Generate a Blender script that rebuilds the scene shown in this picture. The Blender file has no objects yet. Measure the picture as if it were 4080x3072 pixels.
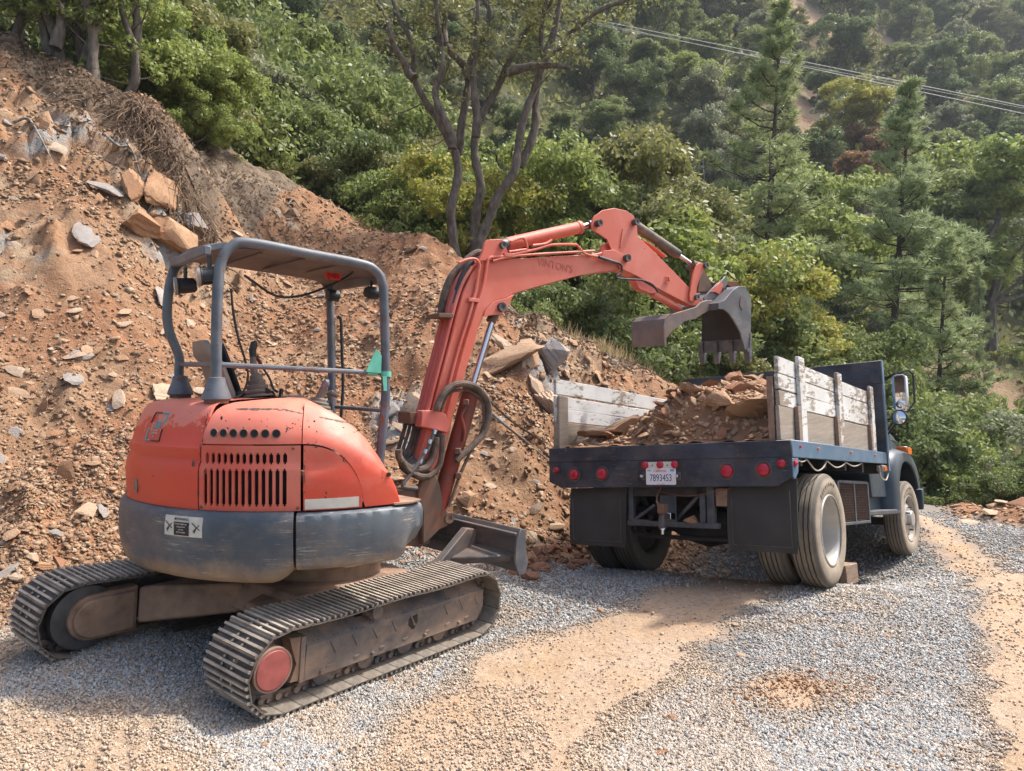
import bpy, bmesh, math, random
import numpy as np
from mathutils import Vector, Matrix, Quaternion
from math import radians, sin, cos, pi
random.seed(7); rng = np.random.default_rng(7)
S = bpy.context.scene
# ---------------- camera, sky, sun, exposure ----------------
F = 2850.0; CAMZ = 1.9
cam = bpy.data.cameras.new('camera'); camo = bpy.data.objects.new('camera', cam)
S.collection.objects.link(camo); S.camera = camo
camo.location = (0, 0, CAMZ); camo.rotation_euler = (radians(90), 0, 0)
cam.sensor_width = 36; cam.lens = 36 * F / 4080; cam.clip_start = .1; cam.clip_end = 1500
SUN_EL, SUN_AZ = radians(58), radians(24)          # azimuth counted from +X towards +Y
sdir = Vector((cos(SUN_EL) * cos(SUN_AZ), cos(SUN_EL) * sin(SUN_AZ), sin(SUN_EL)))
w = bpy.data.worlds.new('World'); S.world = w; w.use_nodes = True
nt = w.node_tree; nt.nodes.clear()
sky = nt.nodes.new('ShaderNodeTexSky'); sky.sky_type = 'NISHITA'; sky.sun_disc = False
sky.sun_elevation = SUN_EL; sky.sun_rotation = radians(90) - SUN_AZ; sky.air_density = 1.0; sky.dust_density = 5.0; sky.ozone_density = 1.0
bg = nt.nodes.new('ShaderNodeBackground'); bg.inputs[1].default_value = 0.15
wo = nt.nodes.new('ShaderNodeOutputWorld')
nt.links.new(sky.outputs[0], bg.inputs[0]); nt.links.new(bg.outputs[0], wo.inputs[0])
sun = bpy.data.lights.new('sun', 'SUN'); sun.energy = 3.0; sun.angle = radians(2.5); sun.color = (1, .965, .91)
suno = bpy.data.objects.new('sun', sun); S.collection.objects.link(suno)
suno.rotation_euler = (-sdir).to_track_quat('-Z', 'Y').to_euler(); suno.location = (0, 0, 40)
S.view_settings.view_transform = 'Standard'; S.view_settings.look = 'None'
S.view_settings.exposure = 0.95; S.view_settings.gamma = 1; S.view_settings.use_curve_mapping = False
S.cycles.max_bounces = 6; S.cycles.diffuse_bounces = 3; S.cycles.glossy_bounces = 2
S.cycles.transmission_bounces = 4; S.cycles.transparent_max_bounces = 6
S.cycles.use_denoising = True

# ---------------- helpers ----------------
def link(o): S.collection.objects.link(o); return o
def tag(o, label=None, cat=None, group=None, kind=None):
    if label: o['label'] = label
    if cat: o['category'] = cat
    if group: o['group'] = group
    if kind: o['kind'] = kind
    return o
def empty(name, loc, label, cat, group=None):
    o = bpy.data.objects.new(name, None); o.location = loc; o.empty_display_size = .1
    link(o); return tag(o, label, cat, group)
def nmesh(name, V, Fc, mats, smooth=False, midx=None):
    """mesh from numpy verts (n,3) and faces given as (m,k) array or list"""
    me = bpy.data.meshes.new(name)
    if isinstance(Fc, np.ndarray):
        m, k = Fc.shape
        me.vertices.add(len(V)); me.vertices.foreach_set('co', np.asarray(V, np.float32).ravel())
        me.loops.add(m * k); me.loops.foreach_set('vertex_index', Fc.astype(np.int32).ravel())
        me.polygons.add(m); me.polygons.foreach_set('loop_start', np.arange(0, m * k, k, dtype=np.int32))
        me.update(calc_edges=True)
    else:
        me.from_pydata([tuple(v) for v in V], [], [tuple(f) for f in Fc]); me.update()
    for mt in (mats if isinstance(mats, (list, tuple)) else [mats]): me.materials.append(mt)
    if smooth: me.polygons.foreach_set('use_smooth', np.ones(len(me.polygons), bool))
    if midx is not None: me.polygons.foreach_set('material_index', np.asarray(midx, np.int32))
    return me
class MB:
    def __init__(s, M=None): s.v = []; s.f = []; s.M = M or Matrix.Identity(4)
    def add(s, vs, fs):
        b = len(s.v); s.v += [s.M @ Vector(v) for v in vs]; s.f += [tuple(b + i for i in f) for f in fs]; return s
    def box(s, x0, x1, y0, y1, z0, z1, M=None):
        vs = [Vector((x, y, z)) for z in (z0, z1) for y in (y0, y1) for x in (x0, x1)]
        if M: vs = [M @ v for v in vs]
        return s.add(vs, [(0, 2, 3, 1), (4, 5, 7, 6), (0, 1, 5, 4), (2, 6, 7, 3), (0, 4, 6, 2), (1, 3, 7, 5)])
    def prism(s, A, B):
        n = len(A); fs = [tuple(range(n))[::-1], tuple(range(n, 2 * n))]
        fs += [(i, (i + 1) % n, n + (i + 1) % n, n + i) for i in range(n)]
        return s.add(list(A) + list(B), fs)
    def ext(s, poly, ax, a, b):
        """extrude a 2D polygon along axis ax from a to b; poly gives the other two coords in order"""
        def mk(p, t):
            q = list(p); q.insert(ax, t); return q
        return s.prism([mk(p, a) for p in poly], [mk(p, b) for p in poly])
    def tube(s, pts, r, n=8, cap=True):
        pts = [Vector(p) for p in pts]; m = len(pts)
        rs = r if isinstance(r, (list, tuple)) else [r] * m
        vs = []; up = None
        for i, p in enumerate(pts):
            t = (pts[min(i + 1, m - 1)] - pts[max(i - 1, 0)])
            if t.length < 1e-9: t = Vector((0, 0, 1))
            t.normalize()
            if up is None: up = t.orthogonal().normalized()
            up = (up - up.dot(t) * t)
            if up.length < 1e-6: up = t.orthogonal()
            up.normalize(); sd = t.cross(up)
            for k in range(n):
                a = 2 * pi * k / n; vs.append(p + (up * cos(a) + sd * sin(a)) * rs[i])
        fs = [(i * n + k, i * n + (k + 1) % n, (i + 1) * n + (k + 1) % n, (i + 1) * n + k) for i in range(m - 1) for k in range(n)]
        if cap: fs += [tuple(range(n))[::-1], tuple(range((m - 1) * n, m * n))]
        return s.add(vs, fs)
    def cyl(s, p0, p1, r0, r1=None, n=16): return s.tube([p0, p1], [r0, r0 if r1 is None else r1], n)
    def lathe(s, prof, o, ax, n=24, cap=True, loop=False):
        """prof: list of (r, t) along axis ax from origin o"""
        o = Vector(o); ax = Vector(ax).normalized(); u = ax.orthogonal().normalized(); w_ = ax.cross(u)
        vs = [o + ax * t + (u * cos(2 * pi * k / n) + w_ * sin(2 * pi * k / n)) * max(r, 1e-4) for r, t in prof for k in range(n)]
        m = len(prof)
        fs = [(i * n + k, i * n + (k + 1) % n, (i + 1) * n + (k + 1) % n, (i + 1) * n + k) for i in range(m - 1) for k in range(n)]
        if loop: fs += [((m - 1) * n + k, (m - 1) * n + (k + 1) % n, (k + 1) % n, k) for k in range(n)]
        elif cap: fs += [tuple(range(n))[::-1], tuple(range((m - 1) * n, m * n))]
        return s.add(vs, fs)
    def grid(s, rows, closed=False):
        n = len(rows[0]); vs = [p for r in rows for p in r]
        fs = [(i * n + j, i * n + (j + 1) % n, (i + 1) * n + (j + 1) % n, (i + 1) * n + j) for i in range(len(rows) - 1) for j in range(n if closed else n - 1)]
        return s.add(vs, fs)
    def build(s, name, mat, parent=None, smooth=35, bevel=0, label=None, seg=1, root=None):
        off = Vector(parent['_o']) if parent is not None and '_o' in parent else Vector((0, 0, 0))
        bm = bmesh.new(); bv = [bm.verts.new(v - off) for v in s.v]
        for f in s.f:
            try: bm.faces.new([bv[i] for i in f])
            except ValueError: pass
        bmesh.ops.recalc_face_normals(bm, faces=bm.faces)
        me = bpy.data.meshes.new(name); bm.to_mesh(me); bm.free()
        for mt in (mat if isinstance(mat, (list, tuple)) else [mat]): me.materials.append(mt)
        if smooth:
            me.shade_smooth(); me.set_sharp_from_angle(angle=radians(smooth))
        o = bpy.data.objects.new(name, me); link(o)
        if parent is not None: o.parent = parent; o['_o'] = parent['_o'] if '_o' in parent else (0, 0, 0)
        if bevel:
            b = o.modifiers.new('bevel', 'BEVEL'); b.width = bevel; b.segments = seg; b.limit_method = 'ANGLE'; b.angle_limit = radians(40); b.harden_normals = False
        if label: o['label'] = label
        return o
def root(name, loc, label, cat, group=None):
    o = empty(name, loc, label, cat, group); o['_o'] = tuple(loc); return o
def text(parent, name, body, M, size, mat, depth=.001, sx=1, off=None):
    c = bpy.data.curves.new(name, 'FONT'); c.body = body; c.size = size; c.align_x = 'CENTER'; c.align_y = 'CENTER'; c.extrude = depth; c.resolution_u = 3
    t = bpy.data.objects.new('tmp', c); link(t)
    dg = bpy.context.evaluated_depsgraph_get(); me = bpy.data.meshes.new_from_object(t.evaluated_get(dg)); bpy.data.objects.remove(t)
    me.transform(M @ Matrix.Diagonal((sx, 1, 1, 1)))
    if '_o' in parent: me.transform(Matrix.Translation(-Vector(parent['_o'])))
    me.materials.clear(); me.materials.append(mat)
    o = bpy.data.objects.new(name, me); link(o); o.parent = parent; o['_o'] = parent['_o']; return o
def spline(pts, n=6):
    """Catmull-Rom through pts"""
    P = [Vector(p) for p in pts]; P = [2 * P[0] - P[1]] + P + [2 * P[-1] - P[-2]]; out = []
    for i in range(1, len(P) - 2):
        for k in range(n):
            t = k / n; a, b, c, d = P[i - 1:i + 3]
            out.append(.5 * ((2 * b) + (-a + c) * t + (2 * a - 5 * b + 4 * c - d) * t * t + (-a + 3 * b - 3 * c + d) * t ** 3))
    out.append(P[-2]); return out
def px(u, v, Y): return Vector(((u - 2040) / F * Y, Y, CAMZ - (v - 1536) / F * Y))

# ---------------- materials ----------------
def lin(r, g, b): return tuple(((c / 255 + .055) / 1.055) ** 2.4 if c > 10 else c / 255 / 12.92 for c in (r, g, b)) + (1,)
class NT:
    def __init__(s, name):
        s.m = bpy.data.materials.new(name); s.m.use_nodes = True; s.t = s.m.node_tree; s.n = s.t.nodes; s.bs = s.n['Principled BSDF']
        s.tc = s.n.new('ShaderNodeTexCoord').outputs['Object']
    def noise(s, scale, detail=4, rough=.55, vec=None, dist=0):
        x = s.n.new('ShaderNodeTexNoise'); x.inputs['Scale'].default_value = scale; x.inputs['Detail'].default_value = detail; x.inputs['Roughness'].default_value = rough; x.inputs['Distortion'].default_value = dist
        s.t.links.new(vec or s.tc, x.inputs['Vector']); return x.outputs['Fac']
    def ramp(s, fac, a, b, ca=0, cb=1):
        x = s.n.new('ShaderNodeMapRange'); x.inputs[1].default_value = a; x.inputs[2].default_value = b; x.inputs[3].default_value = ca; x.inputs[4].default_value = cb
        s.t.links.new(fac, x.inputs[0]); return x.outputs[0]
    def mix(s, fac, a, b, mode='MIX'):
        x = s.n.new('ShaderNodeMix'); x.data_type = 'RGBA'; x.blend_type = mode
        for k, v in ((0, fac), (6, a), (7, b)):
            if isinstance(v, (tuple, list)): x.inputs[k].default_value = v
            elif isinstance(v, (int, float)): x.inputs[k].default_value = v
            else: s.t.links.new(v, x.inputs[k])
        return x.outputs[2]
    def math(s, op, a, b=0):
        x = s.n.new('ShaderNodeMath'); x.operation = op
        for k, v in ((0, a), (1, b)):
            if isinstance(v, (int, float)): x.inputs[k].default_value = v
            else: s.t.links.new(v, x.inputs[k])
        return x.outputs[0]
    def mapping(s, sc, rot=(0, 0, 0)):
        x = s.n.new('ShaderNodeMapping'); x.inputs['Scale'].default_value = sc; x.inputs['Rotation'].default_value = rot; s.t.links.new(s.tc, x.inputs[0]); return x.outputs[0]
    def bump(s, h, strength=.3, dist=.01):
        x = s.n.new('ShaderNodeBump'); x.inputs['Strength'].default_value = strength; x.inputs['Distance'].default_value = dist
        s.t.links.new(h, x.inputs['Height']); s.t.links.new(x.outputs[0], s.bs.inputs['Normal'])
    def normal_up(s):
        g = s.n.new('ShaderNodeNewGeometry'); x = s.n.new('ShaderNodeSeparateXYZ'); s.t.links.new(g.outputs['Normal'], x.inputs[0]); return x.outputs[2]
    def objrand(s):
        return s.n.new('ShaderNodeObjectInfo').outputs['Random']
    def islrand(s):
        return s.n.new('ShaderNodeNewGeometry').outputs['Random Per Island']
    def attr(s, name):
        x = s.n.new('ShaderNodeAttribute'); x.attribute_name = name; return x
    def sep(s, k):
        x = s.n.new('ShaderNodeSeparateXYZ'); s.t.links.new(s.tc, x.inputs[0]); return x.outputs[k]
    def done(s, col, rough=.6, metal=0, spec=.5):
        if isinstance(col, (tuple, list)): s.bs.inputs['Base Color'].default_value = col
        else: s.t.links.new(col, s.bs.inputs['Base Color'])
        if isinstance(rough, (int, float)): s.bs.inputs['Roughness'].default_value = rough
        else: s.t.links.new(rough, s.bs.inputs['Roughness'])
        s.bs.inputs['Metallic'].default_value = metal; s.bs.inputs['Specular IOR Level'].default_value = spec
        return s.m
def simple(name, c, rough=.6, metal=0, var=.35, sc=8, bump=0, spec=.5):
    m = NT(name); c = tuple(c[:3]) + (1,)
    col = m.mix(m.ramp(m.noise(sc, 5), .3, .7), tuple(x * (1 - var) for x in c[:3]) + (1,), tuple(min(1, x * (1 + var)) for x in c[:3]) + (1,))
    if bump: m.bump(m.noise(sc * 4, 5), bump, .01)
    return m.done(col, rough, metal, spec)
def paint(name, c, c2, dust=(.36, .24, .15, 1), dustamt=.5, chip=(.03, .025, .022, 1), chipamt=.66, rough=.45, sc=2.2, fadeZ=None, scr=0, dz=None):
    """worn paint: base c, faded c2 in broad patches, dust in streaks, small chips"""
    m = NT(name)
    n1 = m.noise(sc, 6, .6)
    f = m.ramp(n1, .42, .6)
    if fadeZ:
        z = m.math('ADD', m.sep(2), m.math('MULTIPLY', m.math('SUBTRACT', m.noise(7, 6, .65), .5), .45))
        f = m.ramp(z, fadeZ[0], fadeZ[1])
    col = m.mix(f, c, c2)
    n2 = m.noise(3.1, 8, .7, m.mapping((1, 1, 1.6)))
    if dz:
        zz = m.math('ADD', m.sep(2), m.math('MULTIPLY', m.math('SUBTRACT', m.noise(5, 6, .7), .5), .3))
        d = m.ramp(zz, dz[0], dz[1], 1, 0); d = m.math('MAXIMUM', d, m.ramp(n2, .5, .8, 0, dustamt))
    else: d = m.ramp(n2, .46, .78, 0, dustamt)
    col = m.mix(d, col, dust)
    if scr:
        s1 = m.noise(1.0, 9, .78, m.mapping((5, 5, 95), (.06, .03, 0))); s2 = m.noise(4, 5, .6)
        col = m.mix(m.math('MULTIPLY', m.ramp(s1, .57, .62), m.ramp(s2, .50, .60, 0, scr)), col, (.46, .37, .28, 1))
    n3 = m.noise(17, 6, .62)
    col = m.mix(m.ramp(n3, chipamt, chipamt + .02), col, chip)
    m.bump(m.noise(30, 5), .12, .004)
    return m.done(col, m.ramp(n2, .3, .8, rough, min(.9, rough + .3)))
M = {}
M['red'] = paint('red_paint', (.64, .060, .026, 1), (.68, .19, .13, 1), dust=(.5, .22, .14, 1), dustamt=.25, fadeZ=(1.65, 1.665), chipamt=.69, rough=.38)
M['redhood'] = paint('faded_red_hood_paint', (.64, .075, .038, 1), (.70, .21, .145, 1), dust=(.55, .26, .17, 1), dustamt=.35, fadeZ=(1.35, 1.75), chipamt=.665, rough=.42)
M['redvent'] = paint('faded_red_grille_paint', (.60, .095, .055, 1), (.64, .165, .11, 1), dust=(.5, .22, .14, 1), dustamt=.35, chipamt=.74, rough=.5)
M['boom'] = paint('salmon_boom_paint', (.62, .135, .085, 1), (.68, .20, .145, 1), dust=(.5, .2, .12, 1), dustamt=.3, chipamt=.72, rough=.45, sc=1.4)
M['boompipe'] = paint('pink_pipe_paint', (.56, .11, .085, 1), (.62, .17, .13, 1), dust=(.4, .15, .1, 1), dustamt=.5, chipamt=.68)
M['redrust'] = paint('dirty_red_cylinder', (.22, .030, .016, 1), (.11, .040, .026, 1), dust=(.13, .065, .04, 1), dustamt=.9, chipamt=.64, rough=.6, sc=3)
M['skirt'] = paint('scuffed_slate_blue_paint', (.062, .075, .092, 1), (.105, .12, .135, 1), dust=(.34, .24, .16, 1), dustamt=.5, chipamt=.75, rough=.38, scr=1.0, dz=(.73, .86))
M['tube'] = paint('slate_blue_tube_paint', (.075, .09, .115, 1), (.13, .145, .165, 1), dust=(.26, .2, .16, 1), dustamt=.35, chip=(.16, .07, .035, 1), chipamt=.62, rough=.4, sc=4)
M['navy'] = paint('weathered_navy_paint', (.012, .017, .028, 1), (.034, .046, .068, 1), dust=(.16, .12, .09, 1), dustamt=.55, chip=(.16, .09, .06, 1), chipamt=.655, scr=.35, rough=.4, sc=3)
M['navy_lit'] = paint('weathered_navy_paint_lit_side', (.07, .135, .22, 1), (.13, .19, .26, 1), dust=(.22, .2, .18, 1), dustamt=.35, chip=(.14, .07, .04, 1), chipamt=.7, rough=.3, sc=3)  # brighter copy of the navy: sun and sky on the right side painted in
M['cab'] = paint('dark_green_navy_cab_paint', (.020, .034, .048, 1), (.035, .052, .07, 1), dust=(.12, .1, .08, 1), dustamt=.2, chipamt=.78, rough=.28, sc=2)
M['frame'] = simple('dark_chassis_steel', (.030, .028, .027), .7, 0, .5, 6, .2)
M['hitch'] = simple('grey_hitch_steel', (.075, .08, .088), .6, .2, .4, 9, .2)
M['shoe'] = None
def shoe_mat():
    m = NT('dusty_track_steel')
    d = m.noise(9, 6, .7); up = m.attr('ridge').outputs['Fac']
    col = m.mix(m.ramp(d, .35, .7), (.035, .034, .034, 1), (.11, .09, .073, 1))
    col = m.mix(m.math('MULTIPLY', up, m.ramp(d, .3, .6, .35, 1)), col, (.45, .385, .31, 1))
    o = m.objrand(); col = m.mix(m.ramp(o, .6, 1, 0, .25), col, (.25, .19, .14, 1))
    m.bump(m.noise(60, 4), .3, .004); return m.done(col, .6, .1)
M['shoe'] = shoe_mat()
M['mud'] = simple('dried_mud_brown', (.26, .165, .11), .85, 0, .45, 5, .3)
M['mudsteel'] = paint('worn_frame_steel', (.075, .07, .072, 1), (.15, .12, .10, 1), dust=(.36, .235, .155, 1), dustamt=1.0, chipamt=.8, rough=.55, sc=3)
M['steel'] = simple('dark_worn_steel', (.10, .095, .095), .5, .5, .35, 7, .2)
M['bucket'] = paint('worn_grey_bucket_steel', (.085, .09, .10, 1), (.15, .15, .155, 1), dust=(.24, .17, .13, 1), dustamt=.5, chipamt=.8, rough=.42, sc=4, scr=.6)
M['thumb'] = paint('rusty_thumb_steel', (.14, .115, .11, 1), (.20, .15, .13, 1), dust=(.26, .13, .08, 1), dustamt=.9, chipamt=.8, rough=.5, sc=5)
M['blade'] = paint('dark_blade_steel', (.05, .048, .05, 1), (.085, .075, .07, 1), dust=(.22, .13, .085, 1), dustamt=.8, chipamt=.8, rough=.55, sc=4)
M['bracket'] = paint('muddy_brown_bracket', (.16, .075, .045, 1), (.11, .075, .055, 1), dust=(.2, .12, .075, 1), dustamt=.9, chipamt=.8, rough=.7, sc=5)
M['chrome'] = NT('chrome').done((.85, .86, .9, 1), .08, 1)
M['rod'] = NT('polished_rod').done((.62, .63, .66, 1), .16, 1)
M['black'] = simple('black_plastic', (.02, .02, .022), .5, 0, .2)
M['hose'] = simple('dusty_black_hose', (.10, .07, .052), .8, 0, .6, 14, .4)
M['hosegrey'] = simple('grey_hose', (.10, .09, .085), .6, 0, .3, 14)
M['rubber'] = simple('dusty_flap_rubber', (.036, .032, .029), .75, 0, .35, 3, .2)
def tyre_mat():
    m = NT('dusty_tyre_rubber'); n = m.noise(5, 6, .7)
    g = m.attr('dust').outputs['Fac']
    col = m.mix(m.math('MULTIPLY', g, m.ramp(n, .3, .6, .55, 1)), (.03, .029, .028, 1), (.42, .34, .25, 1))
    m.bump(m.noise(40, 4), .2, .005); return m.done(col, .8)
M['tyre'] = tyre_mat()
M['tyredark'] = simple('dark_tyre_rubber', (.034, .031, .028), .8, 0, .4, 5)
M['rim'] = paint('silver_wheel_paint', (.40, .39, .37, 1), (.46, .43, .38, 1), dust=(.42, .31, .22, 1), dustamt=1.0, chipamt=.85, rough=.3, sc=4)
M['rim'].node_tree.nodes['Principled BSDF'].inputs['Metallic'].default_value = .25
M['lens'] = NT('red_lens').done((.42, .012, .035, 1), .22)
M['lensdark'] = simple('lamp_grommet', (.10, .075, .06), .7)
M['amber'] = NT('amber_lens').done((.7, .16, .02, 1), .25)
M['mint'] = simple('mint_green_metal', (.12, .48, .36), .5, 0, .2)
M['seat'] = simple('beige_seat_shell', (.30, .245, .205), .6, 0, .12, 3)
M['fabric'] = simple('dark_seat_fabric', (.03, .03, .032), .9)
M['boot'] = simple('grey_rubber_boot', (.13, .11, .09), .7, 0, .3)
M['white'] = simple('dirty_white_label', (.62, .58, .50), .55, 0, .12, 12)
M['plate'] = NT('licence_plate_white').done((.72, .72, .74, 1), .35)
M['ink'] = NT('plate_navy_ink').done((.03, .035, .12, 1), .4)
M['redink'] = NT('red_ink').done((.55, .02, .04, 1), .4)
M['blueink'] = NT('blue_ink').done((.03, .2, .6, 1), .4)
M['teal'] = NT('teal_print').done((.02, .42, .45, 1), .4)
M['print'] = NT('black_print').done((.012, .012, .014, 1), .4)
M['grey_print'] = NT('grey_print').done((.45, .42, .4, 1), .5)
M['glass'] = NT('mirror_glass').done((.75, .8, .85, 1), .03, 1)
M['ghost'] = simple('ghosted_lettering', (.55, .125, .085), .6)
M['lampglass'] = NT('lamp_glass').done((.6, .62, .62, 1), .12, .3)
M['redtag'] = NT('red_tag').done((.75, .02, .015, 1), .4)
M['maroon'] = simple('worn_maroon_cap', (.30, .075, .065), .6, 0, .3, 8)
M['caprim'] = simple('dusty_cap_rim', (.2, .12, .09), .7)
M['maroonhose'] = NT('maroon_hose').done((.16, .01, .02, 1), .5)
M['radiator'] = simple('dark_radiator', (.012, .010, .009), .7)
M['tanunder'] = simple('dusty_roof_underside', (.115, .10, .09), .7, 0, .3, 3)
M['screen'] = simple('rusty_screen', (.075, .040, .027), .8, 0, .4, 20, .5)
M['meshmetal'] = simple('bulkhead_mesh', (.03, .03, .03), .6)
M['wire'] = simple('tan_wire', (.38, .32, .26), .6)
M['cable'] = simple('pale_power_cable', (.55, .52, .46), .5)
def wood(name, paintamt, base=(.30, .235, .17, 1)):
    m = NT(name); m.tc = m.mapping((1, 1, 1), (0, 0, radians(-50.65))); g = m.noise(2.2, 9, .72, m.mapping((1.0, 18, 18))); o = m.objrand()
    w1 = m.mix(m.ramp(g, .3, .7), tuple(x * .48 for x in base[:3]) + (1,), tuple(x * 1.3 for x in base[:3]) + (1,))
    w1 = m.mix(m.ramp(o, 0, 1, 0, .3), w1, (.33, .29, .26, 1))
    col = w1
    if paintamt:
        big = m.noise(1.8, 4, .6); fl = m.noise(5.5, 8, .72, m.mapping((1, 4, 4)))
        msk = m.math('ADD', m.math('MULTIPLY', big, .5), m.math('MULTIPLY', fl, .6))
        msk = m.ramp(msk, paintamt, paintamt + .03, 1, 0)
        pw = m.mix(m.ramp(m.noise(3, 5), .3, .7), (.50, .48, .45, 1), (.66, .65, .62, 1))
        col = m.mix(msk, w1, pw); m.bump(m.math('ADD', msk, g), .35, .004)
    else: m.bump(g, .5, .006)
    return m.done(col, .75)
M['wpaint'] = wood('peeling_white_wood', .575); M['wpaint2'] = wood('peeling_white_wood_patchy', .545)
M['wbare'] = wood('bare_grey_brown_wood', 0); M['wred'] = wood('brown_stake_wood', 0, (.27, .17, .115, 1)); M['wblock'] = wood('sawn_block_wood', 0, (.30, .2, .13, 1))

M['bucket_shade'] = simple('shade_darkened_bucket_steel', (.030, .026, .024), .7, 0, .4, 6, .3)  # dark steel tone that carries the shade inside the bucket
# ---------------- terrain ----------------
def vnoise(x, y, seed=0):
    xi = np.floor(x).astype(np.int64); yi = np.floor(y).astype(np.int64); xf = x - xi; yf = y - yi
    def h(a, b):
        n = (a * 374761393 + b * 668265263 + seed * 69069) & 0xffffffff
        n = ((n ^ (n >> 13)) * 1274126177) & 0xffffffff
        return ((n ^ (n >> 16)) & 0xffff) / 65535.0
    u = xf * xf * (3 - 2 * xf); v = yf * yf * (3 - 2 * yf)
    return (h(xi, yi) * (1 - u) + h(xi + 1, yi) * u) * (1 - v) + (h(xi, yi + 1) * (1 - u) + h(xi + 1, yi + 1) * u) * v
def fbm(x, y, o=4, seed=0, g=.5):
    a = 1; s = 0; t = 0
    for i in range(o): s = s + a * (vnoise(x * 2 ** i + 17.3 * i, y * 2 ** i - 9.1 * i, seed + i) - .5); t += a; a *= g
    return s / t * 2
CP = []
def cp(u, v, Y): CP.append(((u - 2040) / F * Y, Y, CAMZ - (v - 1536) / F * Y))
def cw(x, y, z): CP.append((x, y, z))
# road: under the excavator, under the truck, near the camera
for p in ((-1.34, 4.07, -.01), (-.22, 5.6, -.07), (-2.95, 5.25, .13), (-1.85, 6.75, .03), (0, 3, .0), (-2, 3, .03), (-4.5, 3.2, .15), (2, 3, .05), (4.5, 4, .05), (0, 1, 0), (4, 1, 0), (-4, 1, 0.1),
          (2.78, 6.38, .10), (1.39, 7.5, -.05), (5.3, 9.47, -.37), (3.9, 10.5, -.5), (.3, 4.6, -.01), (.9, 6.4, .04), (1.2, 5.3, .05), (5, 7, .0), (6.4, 8.6, -.16), (8.7, 15, -.62), (7.6, 14.2, -.66), (7.5, 12, -.42), (3.2, 5, .08), (9.3, 19.5, -1.3), (6.5, 19, -1.6),
          (8.0, 12, -.30), (7.4, 9.5, -.12), (6.8, 7.5, 0), (9.5, 15, -.75), (9.5, 11, -.6), (11, 9, -1.2), (14, 12, -4), (18, 8, -6), (12, 18, -3.2), (10.5, 23, -3.0), (18, 24, -6), (8, 5, -.3), (12, 3, -2), (3.6, 14.5, -.8), (4.5, 18, -1.0)): cw(*p)
for p in ((-500, 2450, 6.1), (0, 2450, 5.8), (0, 2200, 6.5), (0, 1900, 7.2), (0, 1500, 8.2), (0, 1000, 9.6), (0, 600, 11), (0, 300, 12), (0, 170, 12.8), (-500, 100, 12), (-500, 1000, 9), (-500, 1800, 7),
          (400, 2230, 6.8), (400, 1900, 7.6), (400, 1500, 8.6), (400, 1000, 10.), (400, 600, 11.5), (400, 400, 12.3), (640, 490, 12.4), (640, 720, 11.9), (640, 1100, 10.6), (780, 690, 12.6), (820, 900, 12.4),
          (760, 530, 18), (1100, 720, 17.5), (1400, 870, 17), (1700, 960, 16.3), (1780, 1010, 15), (1000, 1000, 14.3), (1000, 1500, 9.9), (1200, 1200, 12.5), (1300, 1500, 10), (1100, 1900, 8.5),
          (1500, 1400, 10.8), (1600, 1700, 9.3), (1700, 2000, 8.2), (1900, 2200, 7.6), (1500, 1100, 14), (1700, 1300, 11.5), (1800, 1130, 13.3), (700, 2100, 7.6), (850, 1300, 11.),
          (1990, 1240, 12), (2200, 1340, 12.5), (2400, 1440, 13), (2640, 1580, 13.5), (2900, 1720, 14), (2090, 2300, 7.0), (2300, 2200, 8.3), (2500, 2120, 9.8), (2200, 1700, 9.9), (2000, 1700, 9.3), (2000, 1450, 10.6), (2300, 1560, 11.4), (2450, 1750, 11.2)): cp(*p)
# behind the crests the ground levels and then falls to the gully
for p in ((-10.5, 16, 9.0), (-9, 15.5, 7.4), (-6.5, 15, 6.4), (-12, 20, 9), (-7, 20, 7.2), (-4.5, 21, 5.9), (-1.5, 20, 4.9), (-.8, 17.5, 4.3), (.5, 15, 2.7), (2, 16, 1.9), (4.5, 17, .2), (1, 21, 2.0), (4, 22, -1.0), (7, 26, -3.5), (-6.5, 28, 6), (-14, 28, 9), (0, 28, 1.5), (-18, 12, 9.5), (-18, 18, 10), (-14, 9, 6.5), (-12, 6, 3.2), (-10, 3, 1.4), (14, 29, -5.5)): cw(*p)
CPa = np.array(CP)
def tps_fit(P, reg=.02):
    n = len(P); d = np.hypot(P[:, None, 0] - P[None, :, 0], P[:, None, 1] - P[None, :, 1]); K = np.where(d > 0, d * d * np.log(d + 1e-12), 0) + np.eye(n) * reg
    A = np.c_[np.ones(n), P[:, :2]]; L = np.block([[K, A], [A.T, np.zeros((3, 3))]])
    return np.linalg.solve(L, np.r_[P[:, 2], 0, 0, 0])
TW = tps_fit(CPa)
def tps(X, Y):
    X = np.asarray(X, float); Y = np.asarray(Y, float); sh = X.shape; x = X.ravel(); y = Y.ravel(); out = TW[-3] + TW[-2] * x + TW[-1] * y
    for (a, b, _), wt in zip(CPa, TW[:-3]):
        d2 = (x - a) ** 2 + (y - b) ** 2; out += wt * .5 * d2 * np.log(d2 + 1e-12)
    return out.reshape(sh)
def sstep(t, a, b): t = np.clip((t - a) / (b - a), 0, 1); return t * t * (3 - 2 * t)
def hill(X, Y):
    d = Y - .35 * X; base = 6 - 12 * sstep(X, -12, 9)
    d = np.where(d > 165, 165 + (d - 165) * .12, d)
    slope = np.where(d > 28, .70 * (d - 28), 0) + .30 * np.maximum(d - 44, 0)
    return base + slope + 2.2 * fbm(X / 14, Y / 14, 3, 5) * sstep(d, 22, 40)
def terrain(X, Y, fine=True):
    z = tps(np.clip(X, -18, 20), np.clip(Y, 1, 30)); k = sstep(Y, 19, 29); k = np.maximum(k, sstep(np.abs(X), 17, 24) * sstep(Y, 10, 22))
    return z * (1 - k) + hill(X, Y) * k
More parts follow.
